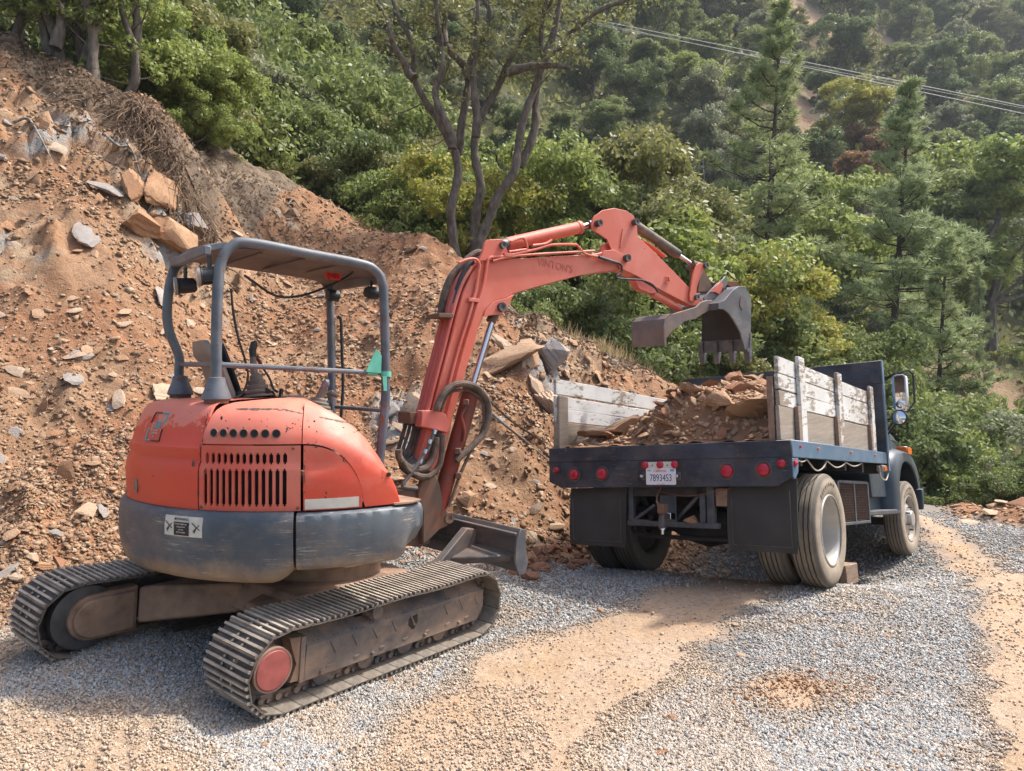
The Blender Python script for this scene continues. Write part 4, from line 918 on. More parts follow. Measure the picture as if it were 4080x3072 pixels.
lpth = spline([hp(0, W_, 1.86), hp(-.01, W_, 2.0), hp(-.01, W_, 2.12), hp(-.08, W_, 2.32), hp(-.09, W_, 2.5), hp(-.06, W_, 2.72), hp(.0, W_, 2.83), hp(.14, W_, 2.875), hp(.6, W_, 2.85), hp(1.0, W_, 2.825), hp(1.12, W_, 2.79), hp(1.175, W_, 2.70), hp(1.19, W_, 2.5), hp(1.2, W_, 2.1), hp(1.2, W_, 1.5), hp(1.2, W_, 1.2)], 6)
t_ = MB(); t_.tube(lpth, .034, 14); t_.build('canopy_hoop', M['tube'], EXR)
for y, z in ((0, 1.815), (W_, 1.835)):
    b = MB(); b.lathe([(.082, -.008), (.092, .0), (.088, .02), (.060, .095), (.052, .135), (.036, .14)], hp(0, y, z), (0, 0, 1), 20); fo = b.build('post_foot', M['tube'], EXR)
    b = MB(); b.lathe([(.075, -.03), (.075, -.008)], hp(0, y, z), (0, 0, 1), 20); b.build('rubber_mount', M['bracket'], fo)
rf = MB(); rows = []
for k in range(13):
    q = k / 12; y = .02 + (W_ - .04) * q; hump = .03 * sin(pi * q); zz = lambda zr, zl: zr + (zl - zr) * q
    rows.append([hp(-.06, y, zz(2.745, 2.80) + hump * .5), hp(-.045, y, zz(2.80, 2.845) + hump), hp(.05, y, zz(2.83, 2.87) + hump), hp(.35, y, zz(2.835, 2.868) + hump), hp(.75, y, zz(2.808, 2.845) + hump), hp(1.08, y, zz(2.775, 2.815) + hump), hp(1.2, y, zz(2.70, 2.745) + hump), hp(1.2, y, zz(2.69, 2.73) + hump), hp(1.06, y, zz(2.765, 2.80) + hump - .015), hp(.75, y, zz(2.79, 2.83) + hump - .012), hp(.35, y, zz(2.82, 2.85) + hump - .012), hp(.05, y, zz(2.81, 2.85) + hump - .015), hp(-.03, y, zz(2.78, 2.825) + hump - .01), hp(-.045, y, zz(2.745, 2.80) + hump * .5)])
rf.grid(rows, True); n_ = len(rows[0]); rf.f.append(tuple(range(n_))[::-1]); rf.f.append(tuple(range(12 * n_, 13 * n_)))
rf.build('canopy_roof', [M['tube'], M['tanunder']], EXR, smooth=40)
o = bpy.data.objects[[x.name for x in EXR.children if x.name.startswith('canopy_roof')][0]]
for p_ in o.data.polygons:
    if p_.normal.z < -.3 and p_.center.z + EO.z > 2.72: p_.material_index = 1
rr1 = MB(); rr1.box(-.075, -.03, .0, W_, -.03, .03, M=None)
rr1.v = [hp(v.x, v.y, v.z + 2.765 + .05 * v.y) for v in rr1.v]; rr1.build('roof_rear_rail', M['tube'], EXR, bevel=.006)
rr1 = MB(); rr1.box(1.165, 1.205, .0, W_, -.04, .03); rr1.v = [hp(v.x, v.y, v.z + 2.70 + .045 * v.y) for v in rr1.v]; rr1.build('roof_front_rail', M['tube'], EXR, bevel=.006)
for x in (.3, .6, .9):
    q = MB(); q.tube([hp(x, .05, 2.80 - .02 * x), hp(x, W_ - .05, 2.84 - .02 * x)], .010, 6); q.build('roof_bow', M['tanunder'], EXR)
q = MB(); q.tube([hp(0, 0, 2.035), hp(1.2, 0, 1.99)], .018, 10); q.build('side_rail', M['tube'], EXR)
q = MB(); q.tube([hp(0, 0, 2.035), hp(0, W_, 2.06)], .018, 10); q.build('rear_rail', M['tube'], EXR)
q = MB(); q.tube([hp(1.2, 0, 1.712), hp(1.2, W_, 1.72)], .016, 10); q.build('front_rail', M['tube'], EXR)
q = MB(); q.tube([hp(-.02, 0.0, 2.9), hp(-.06, .85, 2.92)], .001, 4)
q = MB(); q.tube(spline([hp(1.24, W_ - .02, 2.48), hp(1.27, W_ - .03, 2.47), hp(1.28, W_ - .03, 2.2), hp(1.29, W_ - .03, 1.9), hp(1.27, W_ - .03, 1.6)], 5), .013, 8); q.build('grab_handle', M['black'], EXR)
q = MB(); a = 1.16   # mint bracket and clamp on the front post
q.prism([hp(1.03, -.03, 2.00), hp(1.11, -.03, 2.17), hp(1.155, -.03, 2.12), hp(1.15, -.03, 1.99)], [hp(1.03, -.022, 2.00), hp(1.11, -.022, 2.17), hp(1.155, -.022, 2.12), hp(1.15, -.022, 1.99)])
q.tube([hp(1.05, 0, 1.997), hp(1.13, 0, 1.993)], .023, 10); q.build('clamp_flag', M['mint'], EXR, label='mint green triangular plate by the front post', smooth=30)
q = MB(); q.lathe([(.036, -.02), (.043, -.02), (.043, .02), (.036, .02)], hp(1.2, 0, 1.985), (0, 0, 1), 18, loop=True)
q.build('rail_clamp', M['mint'], EXR, label='mint green rail clamp on the front post', smooth=30)
q = MB(); q.prism([hp(1.155, -.046, 1.97), hp(1.19, -.046, 1.97), hp(1.19, -.046, 1.86), hp(1.165, -.046, 1.86)], [hp(1.155, -.038, 1.97), hp(1.19, -.038, 1.97), hp(1.19, -.038, 1.86), hp(1.165, -.038, 1.86)])
q.build('clamp_tab', M['mint'], EXR, smooth=30)
# work lights under the rear roof edge (face rearwards and to the left)
def worklight(x, y, z):
    c = hp(x, y, z); d = (HC.to_3x3() @ Vector((-1, .15, -.12))).normalized()
    b = MB(); b.lathe([(.048, 0), (.062, .005), (.064, .02), (.056, .03), (.052, .13), (.035, .145)], c, -d, 4 if False else 18); wl_ = b.build('work_light', M['black'], EXR)
    b = MB(); b.lathe([(0, .012), (.05, .006), (.055, 0)], c - d * .001, d, 18); b.build('lamp_lens', M['lampglass'], wl_)
    b = MB(); b.lathe([(.055, .004), (.066, .004), (.066, -.014), (.055, -.014)], c, d, 18, loop=True); b.build('lamp_bezel', M['seat'], wl_)
    for k in range(9):
        a = 2 * pi * k / 9; b = MB() if k == 0 else b
        u = d.orthogonal().normalized(); v_ = d.cross(u); off = (u * cos(a) + v_ * sin(a)) * .056; b.tube([c - d * .03 + off, c - d * .13 + off * .9], .004, 4)
    b.build('cooling_fin', M['black'], wl_)
    b = MB(); b.tube([c - d * .07 + Vector((0, 0, .05)), c - d * .07 + Vector((0, 0, .13))], .014, 8); b.build('lamp_bracket', M['steel'], wl_)
worklight(-.08, .80, 2.62); worklight(-.10, .04 + .02, 2.60)
def fronlight(x, y, z):
    c = hp(x, y, z); d = (HC.to_3x3() @ Vector((-1, -.2, 0))).normalized(); b = MB()
    b.lathe([(.02, 0), (.038, .004), (.04, .03), (.045, .05), (.045, .10)], c, -d, 14); w_ = b.build('work_light', M['black'], EXR)
    for k in range(8):
        a = 2 * pi * k / 8; u = d.orthogonal().normalized(); v_ = d.cross(u); off = (u * cos(a) + v_ * sin(a)) * .043; b = MB() if k == 0 else b; b.tube([c - d * .012 + off, c - d * .09 + off], .005, 4)
    b.build('cooling_fin', M['black'], w_)
    b = MB(); b.tube([c - d * .05 + Vector((0, 0, .03)), c - d * .05 + Vector((0, 0, .09))], .01, 6); b.build('lamp_bracket', M['black'], w_)
fronlight(1.12, W_ - .1, 2.66); fronlight(1.10, .12, 2.60)
q = MB(); q.prism([hp(.86, .30, 2.70), hp(.97, .28, 2.695), hp(.97, .28, 2.745), hp(.86, .30, 2.75)], [hp(.86, .31, 2.70), hp(.97, .29, 2.695), hp(.97, .29, 2.745), hp(.86, .31, 2.75)])
rt = q.build('red_warning_tag', M['redtag'], EXR)
Mt_ = Matrix.Translation(hp(.915, .283, 2.722)) @ Matrix.Rotation(radians(37), 4, 'Z') @ Matrix.Rotation(pi / 2, 4, 'X'); text(rt, 'tag_text', '[=01', Mt_, .05, M['print'], .0006)
q = MB(); q.tube(spline([px(975, 1098, 4.75), px(1020, 1130, 4.85), px(1080, 1170, 5.0), px(1140, 1185, 5.1), px(1230, 1170, 5.3), px(1330, 1130, 5.45), px(1400, 1090, 5.5), px(1412, 1060, 5.45)], 5), .009, 7); q.build('power_cable', M['black'], EXR)
q = MB(); q.tube(spline([px(920, 1150, 4.66), px(930, 1250, 4.7), px(950, 1350, 4.75), px(975, 1430, 4.8), px(988, 1500, 4.85), px(970, 1560, 4.85), px(930, 1590, 4.8)], 5), .008, 7); q.build('power_cable', M['black'], EXR)
# seat
def seat_row(z, x0, x1, w):  # cross-section of the back shell
    return z
sb = MB(); rows = []
for k in range(11):
    t = k / 10; z = 1.70 + .52 * t; xb = .27 - .17 * t - (.03 * (t > .7)); wd = .275 - .03 * t - (.10 * max(0, t - .86) / .14) ** 1; dep = .05 - .018 * t
    row = []
    for a in np.linspace(0, 2 * pi, 17)[:-1]:
        ca, sa = cos(a), sin(a); row.append(hp(xb + dep * (abs(ca) ** .7) * (1 if ca > 0 else -1) - .02 * abs(sa),   .65 + wd * (abs(sa) ** .6) * (1 if sa > 0 else -1), z))
    rows.append(row)
sb.grid(rows, True); n_ = 16; sb.f.append(tuple(range(n_))[::-1]); sb.f.append(tuple(range(10 * n_, 11 * n_))); se = sb.build('seat_back', M['seat'], EXR, smooth=60)
cu = MB(); rows = []
for k in range(9):
    t = k / 8; z = 1.70 + .50 * t; xb = .33 - .17 * t; wd = .235 - .03 * t - .08 * max(0, t - .8); rows.append([hp(xb + .035 * cos(a),   .65 + wd * sin(a), z) for a in np.linspace(0, 2 * pi, 15)[:-1]])
cu.grid(rows, True); cu.f.append(tuple(range(14))[::-1]); cu.f.append(tuple(range(8 * 14, 9 * 14))); cu.build('seat_cushion', M['fabric'], EXR, smooth=60)
q = MB(); q.box(.25, .75, .40, .90, 1.58, 1.70); q.v = [HC @ v for v in q.v]; q.build('seat_base', M['fabric'], EXR, bevel=.03, seg=3)
for y in (.38, .88):
    q = MB(); q.box(.24, .34, y, y + .05, 1.70, 1.86); q.v = [HC @ v for v in q.v]; q.build('seat_hinge_cover', M['black'], EXR, bevel=.015, seg=2)
# floor, consoles, joysticks
q = MB(); q.box(.1, 1.25, .02, 1.02, 1.15, 1.22); q.v = [HC @ v for v in q.v]; q.build('floor_plate', M['mud'], EXR)
def console(pts, z0, z1, wd, nm='control_console'):
    q = MB(); A = [px(u, v, Y) for u, v, Y in pts]; B = [p_ + (HF.to_3x3() @ Vector((0, wd, 0))) for p_ in A]; q.prism(A, B); return q.build(nm, M['black'], EXR, bevel=.006)
console([(965, 1600, 5.0), (1000, 1560, 5.0), (1070, 1545, 5.0), (1085, 1560, 5.0), (1020, 1610, 5.0)], 0, 0, .12)
console([(1060, 1560, 5.05), (1090, 1555, 5.05), (1130, 1625, 5.05), (1105, 1640, 5.05)], 0, 0, .10, 'console_arm')
console([(1010, 1640, 5.0), (1000, 1590, 5.0), (1110, 1600, 5.0), (1140, 1650, 5.0)], 0, 0, .25)
q = MB(); q.tube([px(1035, 1605, 4.98), px(1085, 1617, 4.98)], .022, 10); q.build('console_knob', M['seat'], EXR)
def boot(u, v, Y, top, r0, r1, h, lean):
    c = px(u, v, Y); prof = []; n = 5
    for k in range(n): z = h * k / n; r = r0 + (r1 - r0) * k / n; prof += [(r, z), (r * .98, z + h * .06), (r * .78, z + h * .11)]
    prof.append((r1 * .6, h)); b = MB(); b.lathe(prof, c, Vector(lean), 16); return b.build('rubber_boot', M['boot'], EXR)
b0 = boot(1030, 1580, 5.05, 0, .105, .03, .17, (-.12, 0, 1)); tp = px(1030, 1580, 5.05) + Vector((-.03, 0, .16))
q = MB(); q.tube([tp, tp + Vector((-.01, 0, .12))], [.026, .022], 10); q.build('joystick_stem', M['boot'], EXR)
q = MB(); q.tube([tp + Vector((-.01, 0, .12)), tp + Vector((-.012, 0, .17)), tp + Vector((-.0, 0, .215)), tp + Vector((.015, 0, .228))], [.023, .026, .025, .012], 10); q.build('joystick_grip', M['black'], EXR)
b1 = boot(1262, 1640, 5.05, 0, .13, .03, .11, (.25, 0, 1)); tp = px(1272, 1590, 5.05)
q = MB(); q.tube([tp, px(1290, 1545, 5.05)], [.032, .024], 10); q.build('joystick_stem', M['boot'], EXR)
q = MB(); q.tube([px(1290, 1545, 5.05), px(1298, 1530, 5.05), px(1305, 1520, 5.05), px(1312, 1520, 5.05)], [.022, .028, .026, .012], 10); q.build('joystick_grip', M['tube'], EXR)
for u0, v0, u1, v1, r in ((1110, 1610, 1118, 1560, .009), (1290, 1640, 1345, 1700, .012), (1322, 1600, 1330, 1660, .014), (1305, 1595, 1312, 1650, .014)):
    q = MB(); q.tube([px(u0, v0, 5.2), px(u1, v1, 5.2)], r, 7); q.build('lever', M['black' if u0 < 1300 else 'tube'], EXR)
q = MB(); q.tube([px(1119, 1570, 5.2), px(1121, 1548, 5.2)], [.016, .014], 8); q.build('lever_grip', M['black'], EXR)
q = MB(); q.tube([px(1302, 1572, 5.2), px(1322, 1565, 5.2), px(1345, 1580, 5.2)], [.016, .022, .014], 8); q.build('travel_lever_grip', M['boot'], EXR)
q = MB(); q.tube([px(1286, 1610, 5.15), px(1295, 1622, 5.15)], [.022, .018], 10); q.build('lever_knob', M['black'], EXR)
q = MB(); q.tube(spline([px(1012, 1418, 5.6), px(1030, 1435, 5.6), px(1050, 1470, 5.6)], 4), .014, 7); q.build('lever_arm', M['maroonhose'], EXR)
q = MB(); q.tube(spline([px(1050, 1470, 5.6), px(1075, 1510, 5.6), px(1090, 1550, 5.6), px(1108, 1562, 5.6)], 4), .009, 7); q.build('lever_arm', M['black'], EXR)
q = MB(); q.box(-.03, .03, -.03, .03, 0, .09, Matrix.Translation(px(1210, 1632, 5.4))); q.build('fuse_box', M['bracket'], EXR, bevel=.005)

# --- boom, stick, bucket ---
BDIR = Vector((.799, .602, 0)); BLAT = Vector((.602, -.799, 0)); B0 = Vector((-1.52, 5.5, 0))
def bp(u, v, off=.1):
    k = (u - 2040) / F; o = B0 + BLAT * off
    s = (k * o.y - o.x) / (BDIR.x - k * BDIR.y); p_ = o + BDIR * s; return Vector((p_.x, p_.y, CAMZ - (v - 1536) / F * p_.y))
def plate(name, mat, pts, o0, o1, conv=lambda x, y: (x, y), bevel=.006, parent=EXR, ref=None, label=None):
    q = MB(); A = [bp(*conv(x, y), o0) for x, y in pts]; B = [a + BLAT * (o1 - o0) for a in A]; q.prism(A, B)
    return q.build(name, mat, parent, bevel=bevel, smooth=30, label=label)
z4 = lambda x, y: (1500 + x * .7233, 700 + y * .7233)
z9 = lambda x, y: (2500 + x * .3, 1000 + y * .3)
boom_pts = [(240, 1640), (235, 1560), (300, 1330), (350, 1130), (400, 940), (440, 780), (480, 640), (530, 535), (600, 468), (740, 458), (900, 449), (1200, 430), (1300, 408), (1365, 432), (1378, 480), (1345, 520), (1225, 533), (1100, 556), (900, 610), (760, 650), (722, 672), (650, 690), (600, 740), (585, 790), (560, 850), (535, 950), (500, 1050), (460, 1200), (420, 1340), (385, 1500), (345, 1640)]
plate('boom', M['boom'], boom_pts, .10, -.10, z4, .008)
# cylinder lug below the knee (two cheeks)
for o0 in (.112, -.10): plate('boom_lug', M['boom'], [(722, 672), (650, 690), (600, 740), (590, 775), (640, 768), (690, 766), (712, 745), (760, 652)], o0, o0 - .014, z4, .003)
# ears carrying the stick cylinder foot
for o0 in (.115, -.075): plate('cylinder_bracket', M['boom'], [(560, 470), (585, 420), (596, 372), (612, 352), (690, 348), (705, 360), (722, 410), (745, 458)], o0, o0 - .03, z4, .004)
def pin(u, v, r, o0=.125, o1=-.125, name='pivot_pin', mat='steel'):
    a = bp(u, v, .1); q = MB(); q.lathe([(0, 0), (r * .45, 0), (r * .45, .006), (r, .008), (r, -(o0 - o1) - .006)], a + BLAT * (o0 - .1), BLAT, 18); return q.build(name, M[mat], EXR)
pin(*z4(686, 385), .032, .14, -.11); pin(*z4(681, 725), .042, .135, -.12); pin(*z4(1362, 458), .038, .165, -.16); pin(*z4(1213, 265), .034, .15, -.15); pin(*z4(1416, 258), .034, .15, -.15)
text(EXR, 'boom_lettering', 'VINTON\'S', Matrix.Translation(bp(*z4(985, 497), .1) + BLAT * .003) @ Matrix.Rotation(radians(37), 4, 'Z') @ Matrix.Rotation(pi / 2, 4, 'X') @ Matrix.Rotation(radians(-4), 4, 'Z'), .10, M['ghost'], .0008)
# stick
st_pts = [(1190, 300), (1183, 262), (1198, 225), (1245, 190), (1310, 178), (1375, 192), (1420, 222), (1436, 270), (1440, 330), (1560, 448), (1690, 580), (1745, 640), (1800, 690), (1775, 718), (1730, 715), (1560, 625), (1440, 555), (1345, 510), (1300, 470), (1295, 410), (1270, 350), (1225, 320)]
for o0 in (.10, -.085): plate('stick_side', M['boom'], st_pts, o0, o0 - .015, z4, .004)
plate('stick_body', M['boom'], [(1350, 300), (1436, 330), (1560, 448), (1690, 580), (1745, 640), (1790, 690), (1770, 716), (1560, 623), (1440, 552), (1345, 508), (1310, 420)], .085, -.085, z4, .004)
plate('stick_rib', M['boom'], [(1358, 290), (1366, 290), (1350, 395), (1342, 395)], .108, .098, z4, .001)
plate('stick_rib', M['boom'], [(1362, 290), (1440, 365), (1600, 525), (1690, 620), (1684, 626), (1590, 530), (1435, 372), (1358, 298)], .106, .098, z4, .001) if False else None
plate('stick_bracket', M['boom'], [(1240, 440), (1255, 412), (1310, 408), (1372, 440), (1382, 480), (1350, 520), (1330, 480), (1265, 462)], .125, .103, z4, .003)
plate('boom_tip_ear', M['boom'], [(1232, 420), (1250, 378), (1290, 365), (1295, 412), (1262, 440)], .06, .02, z4, .003)
def cyl2(name, pts, r, mat, off=0, n=16):
    q = MB(); q.tube([bp(*z4(x, y), off) for x, y in pts], r, n); return q.build(name, M[mat], EXR)
# hydraulic cylinders (centre plane; picture points shifted for the offset)
def zc(x, y, Y=None): return (x, y)
cyl2('stick_cylinder', [(715, 378), (1118, 285)], [.062, .060], 'boom', .02); cyl2('cylinder_gland', [(1105, 288), (1122, 284)], .066, 'boom', .02); cyl2('cylinder_rod', [(1118, 284), (1180, 268)], .028, 'chrome', .02); cyl2('rod_end', [(1168, 272), (1215, 262)], .045, 'steel', .02)
cyl2('cylinder_foot', [(690, 385), (722, 377)], .06, 'steel', .02)
cyl2('bucket_cylinder', [(1420, 270), (1660, 432)], [.055, .052], 'mudsteel', .03); cyl2('cylinder_rod', [(1655, 430), (1745, 492)], .024, 'chrome', .03); cyl2('rod_end', [(1735, 487), (1790, 505)], .05, 'bracket', .03)
plate('cylinder_guard', M['boom'], [(1450, 345), (1500, 366), (1600, 438), (1606, 446), (1595, 446), (1500, 374)], .06, .0, z4, .002)
cyl2('boom_cylinder_rod', [(645, 770), (523, 1180)], .030, 'rod', .02); cyl2('rod_end', [(668, 725), (628, 805)], .045, 'bracket', .02)
cyl2('boom_cylinder', [(524, 1175), (495, 1290), (330, 1870)], [.075, .075, .072], 'redrust', .08); cyl2('cylinder_gland', [(528, 1165), (520, 1195)], .082, 'bracket', .08)
# thumb cylinder beneath the stick
cyl2('thumb_cylinder', [(1520, 650), (1670, 735)], .040, 'boom', .04); plate('thumb_cylinder_lug', M['boompipe'], [(1420, 570), (1450, 570), (1560, 640), (1520, 650), (1450, 625)], .09, .0, z4, .004)
# linkage
for o0 in (.125, -.10): plate('bucket_link', M['boom'], [(1725, 660), (1735, 600), (1745, 540), (1765, 490), (1785, 477), (1805, 488), (1808, 512), (1785, 560), (1765, 620), (1762, 680), (1745, 695), (1728, 690)], o0, o0 - .022, z4, .004)
plate('guide_link', M['bracket'], [(1775, 500), (1800, 500), (1850, 610), (1830, 640), (1770, 640), (1780, 570)], .07, -.07, z4, .004)
pin(*z4(1799, 497), .032, .15, -.12); pin(*z4(1749, 672), .032, .15, -.12); pin(*z9(1235, 520), .032, .16, -.16); pin(*z9(1150, 708), .040, .24, -.20)
for o0 in (.135, -.115): plate('bucket_ear', M['bucket'], [(1010, 625), (1060, 570), (1190, 430), (1250, 395), (1300, 330), (1335, 375), (1330, 440), (1275, 520), (1300, 640), (1200, 700), (1050, 700)], o0, o0 - .02, z9, .004)
plate('link_cover', M['boom'], [(1100, 545), (1235, 405), (1275, 440), (1260, 520), (1220, 575), (1165, 545)], .150, .137, z9, .003)
plate('red_crossbar', M['redrust'], [(1320, 400), (1470, 400), (1470, 460), (1380, 480), (1330, 450)], .05, -.25, z9, .004)
# bucket: side plates and shell; teeth edge hangs down
BW = .30; BF = .42
side = [(1290, 650), (1400, 520), (1480, 465), (1560, 470), (1620, 560), (1645, 680), (1645, 900), (1640, 1090), (1640, 1300), (1600, 1340), (1560, 1300), (1500, 1080), (1420, 930), (1350, 830), (1280, 775), (1210, 770), (1210, 690)]
for o0 in (BW, -BF + .02): plate('bucket_side', M['bucket'], side, o0, o0 - .02, z9, .003)
shell = [(1210, 770), (1210, 690), (1290, 650), (1400, 520), (1480, 465), (1560, 470), (1620, 560), (1645, 680), (1645, 900), (1640, 1090), (1640, 1300)]
q = MB(); 
def s9(x, y, o): return bp(*z9(x, y), BW) + BLAT * (o - BW)
cen = bp(*z9(1430, 900), BW)
rows = []
for (x, y) in shell:
    p_ = s9(x, y, BW - .02); d = (cen - p_).normalized() * .016; rows.append([p_, s9(x, y, -BF + .02), s9(x, y, -BF + .02) + d, p_ + d])
q.grid(rows, True); q.f.append((0, 1, 2, 3)); k = 4 * (len(shell) - 1); q.f.append((k, k + 1, k + 2, k + 3)); q.build('bucket_shell', M['bucket'], EXR, smooth=50)
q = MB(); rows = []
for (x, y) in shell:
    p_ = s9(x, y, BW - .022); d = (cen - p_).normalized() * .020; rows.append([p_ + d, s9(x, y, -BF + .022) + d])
q.grid(rows); q.build('bucket_inner_shade', M['bucket_shade'], EXR, smooth=50)  # added inner sheet, coloured dark to stand in for the shaded bucket interior
plate('cutting_edge', M['bucket'], [(1640, 1085), (1650, 1085), (1648, 1330), (1600, 1345), (1590, 1300), (1625, 1290)], BW + .012, BW - .025, z9, .003)
q = MB(); a0 = s9(1640, 1290, BW - .02); a1 = s9(1640, 1290, -BF + .02); up = Vector((0, 0, .11)); dn = Vector((0, 0, -.03)); th_ = -BDIR * .022
q.prism([a0 + up, a0 + dn, a0 + dn + th_, a0 + up + th_], [a1 + up, a1 + dn, a1 + dn + th_, a1 + up + th_]); q.build('bucket_lip', M['bucket'], EXR, bevel=.003)
for k in range(4):
    f = k / 3; c = a0.lerp(a1, .02 + .96 * f); l = BLAT * .028
    q = MB(); P_ = [c + Vector((0, 0, .09)) + BDIR * .012, c + Vector((0, 0, -.045)) + BDIR * .03, c + Vector((0, 0, -.045)) - BDIR * .035, c + Vector((0, 0, .07)) - BDIR * .055, c + Vector((0, 0, .11)) - BDIR * .03]
    q.prism([p_ - l for p_ in P_], [p_ + l for p_ in P_]); tt = q.build('bucket_tooth', M['bucket'], EXR, bevel=.004)
    q = MB(); l2 = BLAT * .036; P_ = [c + Vector((0, 0, -.035)) + BDIR * .03, c + Vector((0, 0, -.17)) + BDIR * .0, c + Vector((0, 0, -.175)) - BDIR * .018, c + Vector((0, 0, -.035)) - BDIR * .045]
    q.prism([p_ - l2 for p_ in P_], [p_ + l2 * (1) for p_ in P_]); q.build('tooth_tip', M['bucket'], tt, bevel=.004)
plate('bucket_badge', M['thumb'], [(1500, 640), (1515, 590), (1550, 640), (1550, 720), (1530, 790), (1495, 730)], BW + .006, BW, z9, .001)
# thumb: long arm and curved plate
for o0 in (.17, -.13): plate('thumb_arm', M['thumb'], [(1130, 655), (1170, 690), (1160, 740), (1090, 790), (1000, 840), (900, 905), (760, 935), (690, 1000), (600, 1060), (530, 1150), (490, 1180), (480, 1010), (520, 900), (600, 835), (760, 790), (920, 740), (975, 680), (1050, 655)], o0, o0 - .03, z9, .004)
tp_ = [(600, 830), (560, 840), (500, 900), (480, 1000), (482, 1130), (495, 1255)]
q = MB(); rows = []
for (x, y) in tp_:
    p_ = bp(*z9(x, y), .17); d = BDIR * .018; rows.append([p_ + BLAT * .0, p_ - BLAT * .47, p_ - BLAT * .47 + d, p_ + d])
q.grid(rows, True); q.f.append((0, 1, 2, 3)); k = 4 * (len(tp_) - 1); q.f.append((k, k + 1, k + 2, k + 3)); q.build('thumb_plate', M['thumb'], EXR, smooth=20, bevel=.003)
plate('thumb_gusset', M['thumb'], [(490, 1190), (480, 1010), (620, 970), (760, 930), (640, 1030), (530, 1130), (515, 1250), (495, 1260)], .165, .14, z9, .003)
# boom swing bracket at the foot
z7 = lambda x, y: (1500 + x * .5401, 1500 + y * .5401)
for o0 in (.15, -.08): plate('swing_bracket', M['bracket'], [(370, 700), (405, 685), (440, 720), (470, 800), (500, 960), (540, 1010), (542, 1075), (525, 1105), (470, 1130), (400, 1200), (340, 1250), (340, 1000), (300, 870), (340, 760)], o0, o0 - .06, z7, .012)
plate('swing_casting', M['bracket'], [(150, 860), (330, 860), (380, 1100), (400, 1230), (330, 1260), (120, 1240)], .08, -.14, z7, .01)
pin(*z7(513, 1038), .045, .155, -.1, mat='bracket')
# pipes along the back of the boom
def bpath(pts, off): return spline([bp(*z4(x, y), off) for x, y in pts], 4)
for i, (dx, off) in enumerate(((0, .075), (-1, .045), (-2, .012), (-3, -.02), (-4, -.055), (-5, -.09))):
    q = MB(); sh = Vector((-.02, -.015, .0)); base = [(205, 1300), (262, 1080), (325, 880), (372, 740), (400, 650), (440, 570), (490, 500), (545, 455)]
    back = [(300, 1330), (350, 1130), (400, 940), (440, 780), (465, 690), (500, 595), (550, 510), (610, 466)]
    pts = [bp(*z4(x, y), .1) - BLAT * (.1 - off) + Vector((-.022, -.017, .014)) for x, y in (back if i % 3 else back[:-1])]
    q.tube(spline(pts, 4), .0125 if i % 2 else .016, 8); q.build('hydraulic_pipe', M['boompipe'], EXR)
for off in (.112,):   # side pipes: lower and upper runs
    for pts in ([(525, 700), (545, 640), (560, 540), (566, 490), (545, 460), (500, 462), (455, 480)], [(560, 700), (590, 600), (610, 480), (625, 452), (650, 448), (720, 440), (880, 405), (960, 382), (1090, 380), (1115, 395), (1150, 430), (1235, 450)], [(640, 470), (740, 445), (900, 432), (1110, 420), (1200, 414)], [(355, 1330), (400, 1150), (450, 960), (500, 800), (530, 700)], [(385, 1330), (430, 1150), (480, 960), (530, 800), (560, 700)], [(730, 420), (800, 410), (830, 400), (815, 350), (790, 345), (740, 365)], [(860, 385), (930, 375), (965, 355)]):
        q = MB(); q.tube(bpath(pts, off + .008), .0135, 8); q.build('hydraulic_pipe', M['boom'], EXR)
for (x, y, w_) in ((540, 685, 30), (735, 437, 30)): plate('pipe_clamp', M['boompipe'], [(x - w_, y - 14), (x + w_, y - 6), (x + w_, y + 14), (x - w_, y + 6)], .135, .10, z4, .003)
plate('pipe_clamp', M['bracket'], [(345, 755), (425, 760), (425, 782), (345, 778)], .12, -.1, z4, .003)
q = MB(); q.tube(bpath([(352, 770), (372, 660), (410, 560), (470, 490), (540, 430), (590, 425)], -.07), .032, 10); q.build('hose_sleeve', M['hose'], EXR)
q = MB(); q.tube(bpath([(445, 630), (470, 560), (500, 500), (530, 470)], .05), .026, 10); q.build('hose_sleeve', M['black'], EXR)
q = MB(); q.tube(bpath([(446, 625), (436, 665), (425, 700)], .06), .013, 8); q.build('hose_fitting', M['hitch'], EXR)
q = MB(); q.tube(bpath([(1235, 450), (1300, 470), (1345, 490), (1350, 530), (1320, 560), (1380, 570), (1460, 575), (1520, 600), (1550, 640)], .15), .011, 8); q.build('hydraulic_hose', M['black'], EXR)
q = MB(); q.tube(bpath([(1225, 448), (1320, 478)], .15), .017, 8); q.build('hose_fitting', M['hitch'], EXR)
plate('guard_handle', M['boom'], [(1598, 555), (1615, 552), (1622, 585), (1598, 592), (1598, 588), (1616, 582), (1610, 558), (1598, 560)], .125, .105, z4, .001)
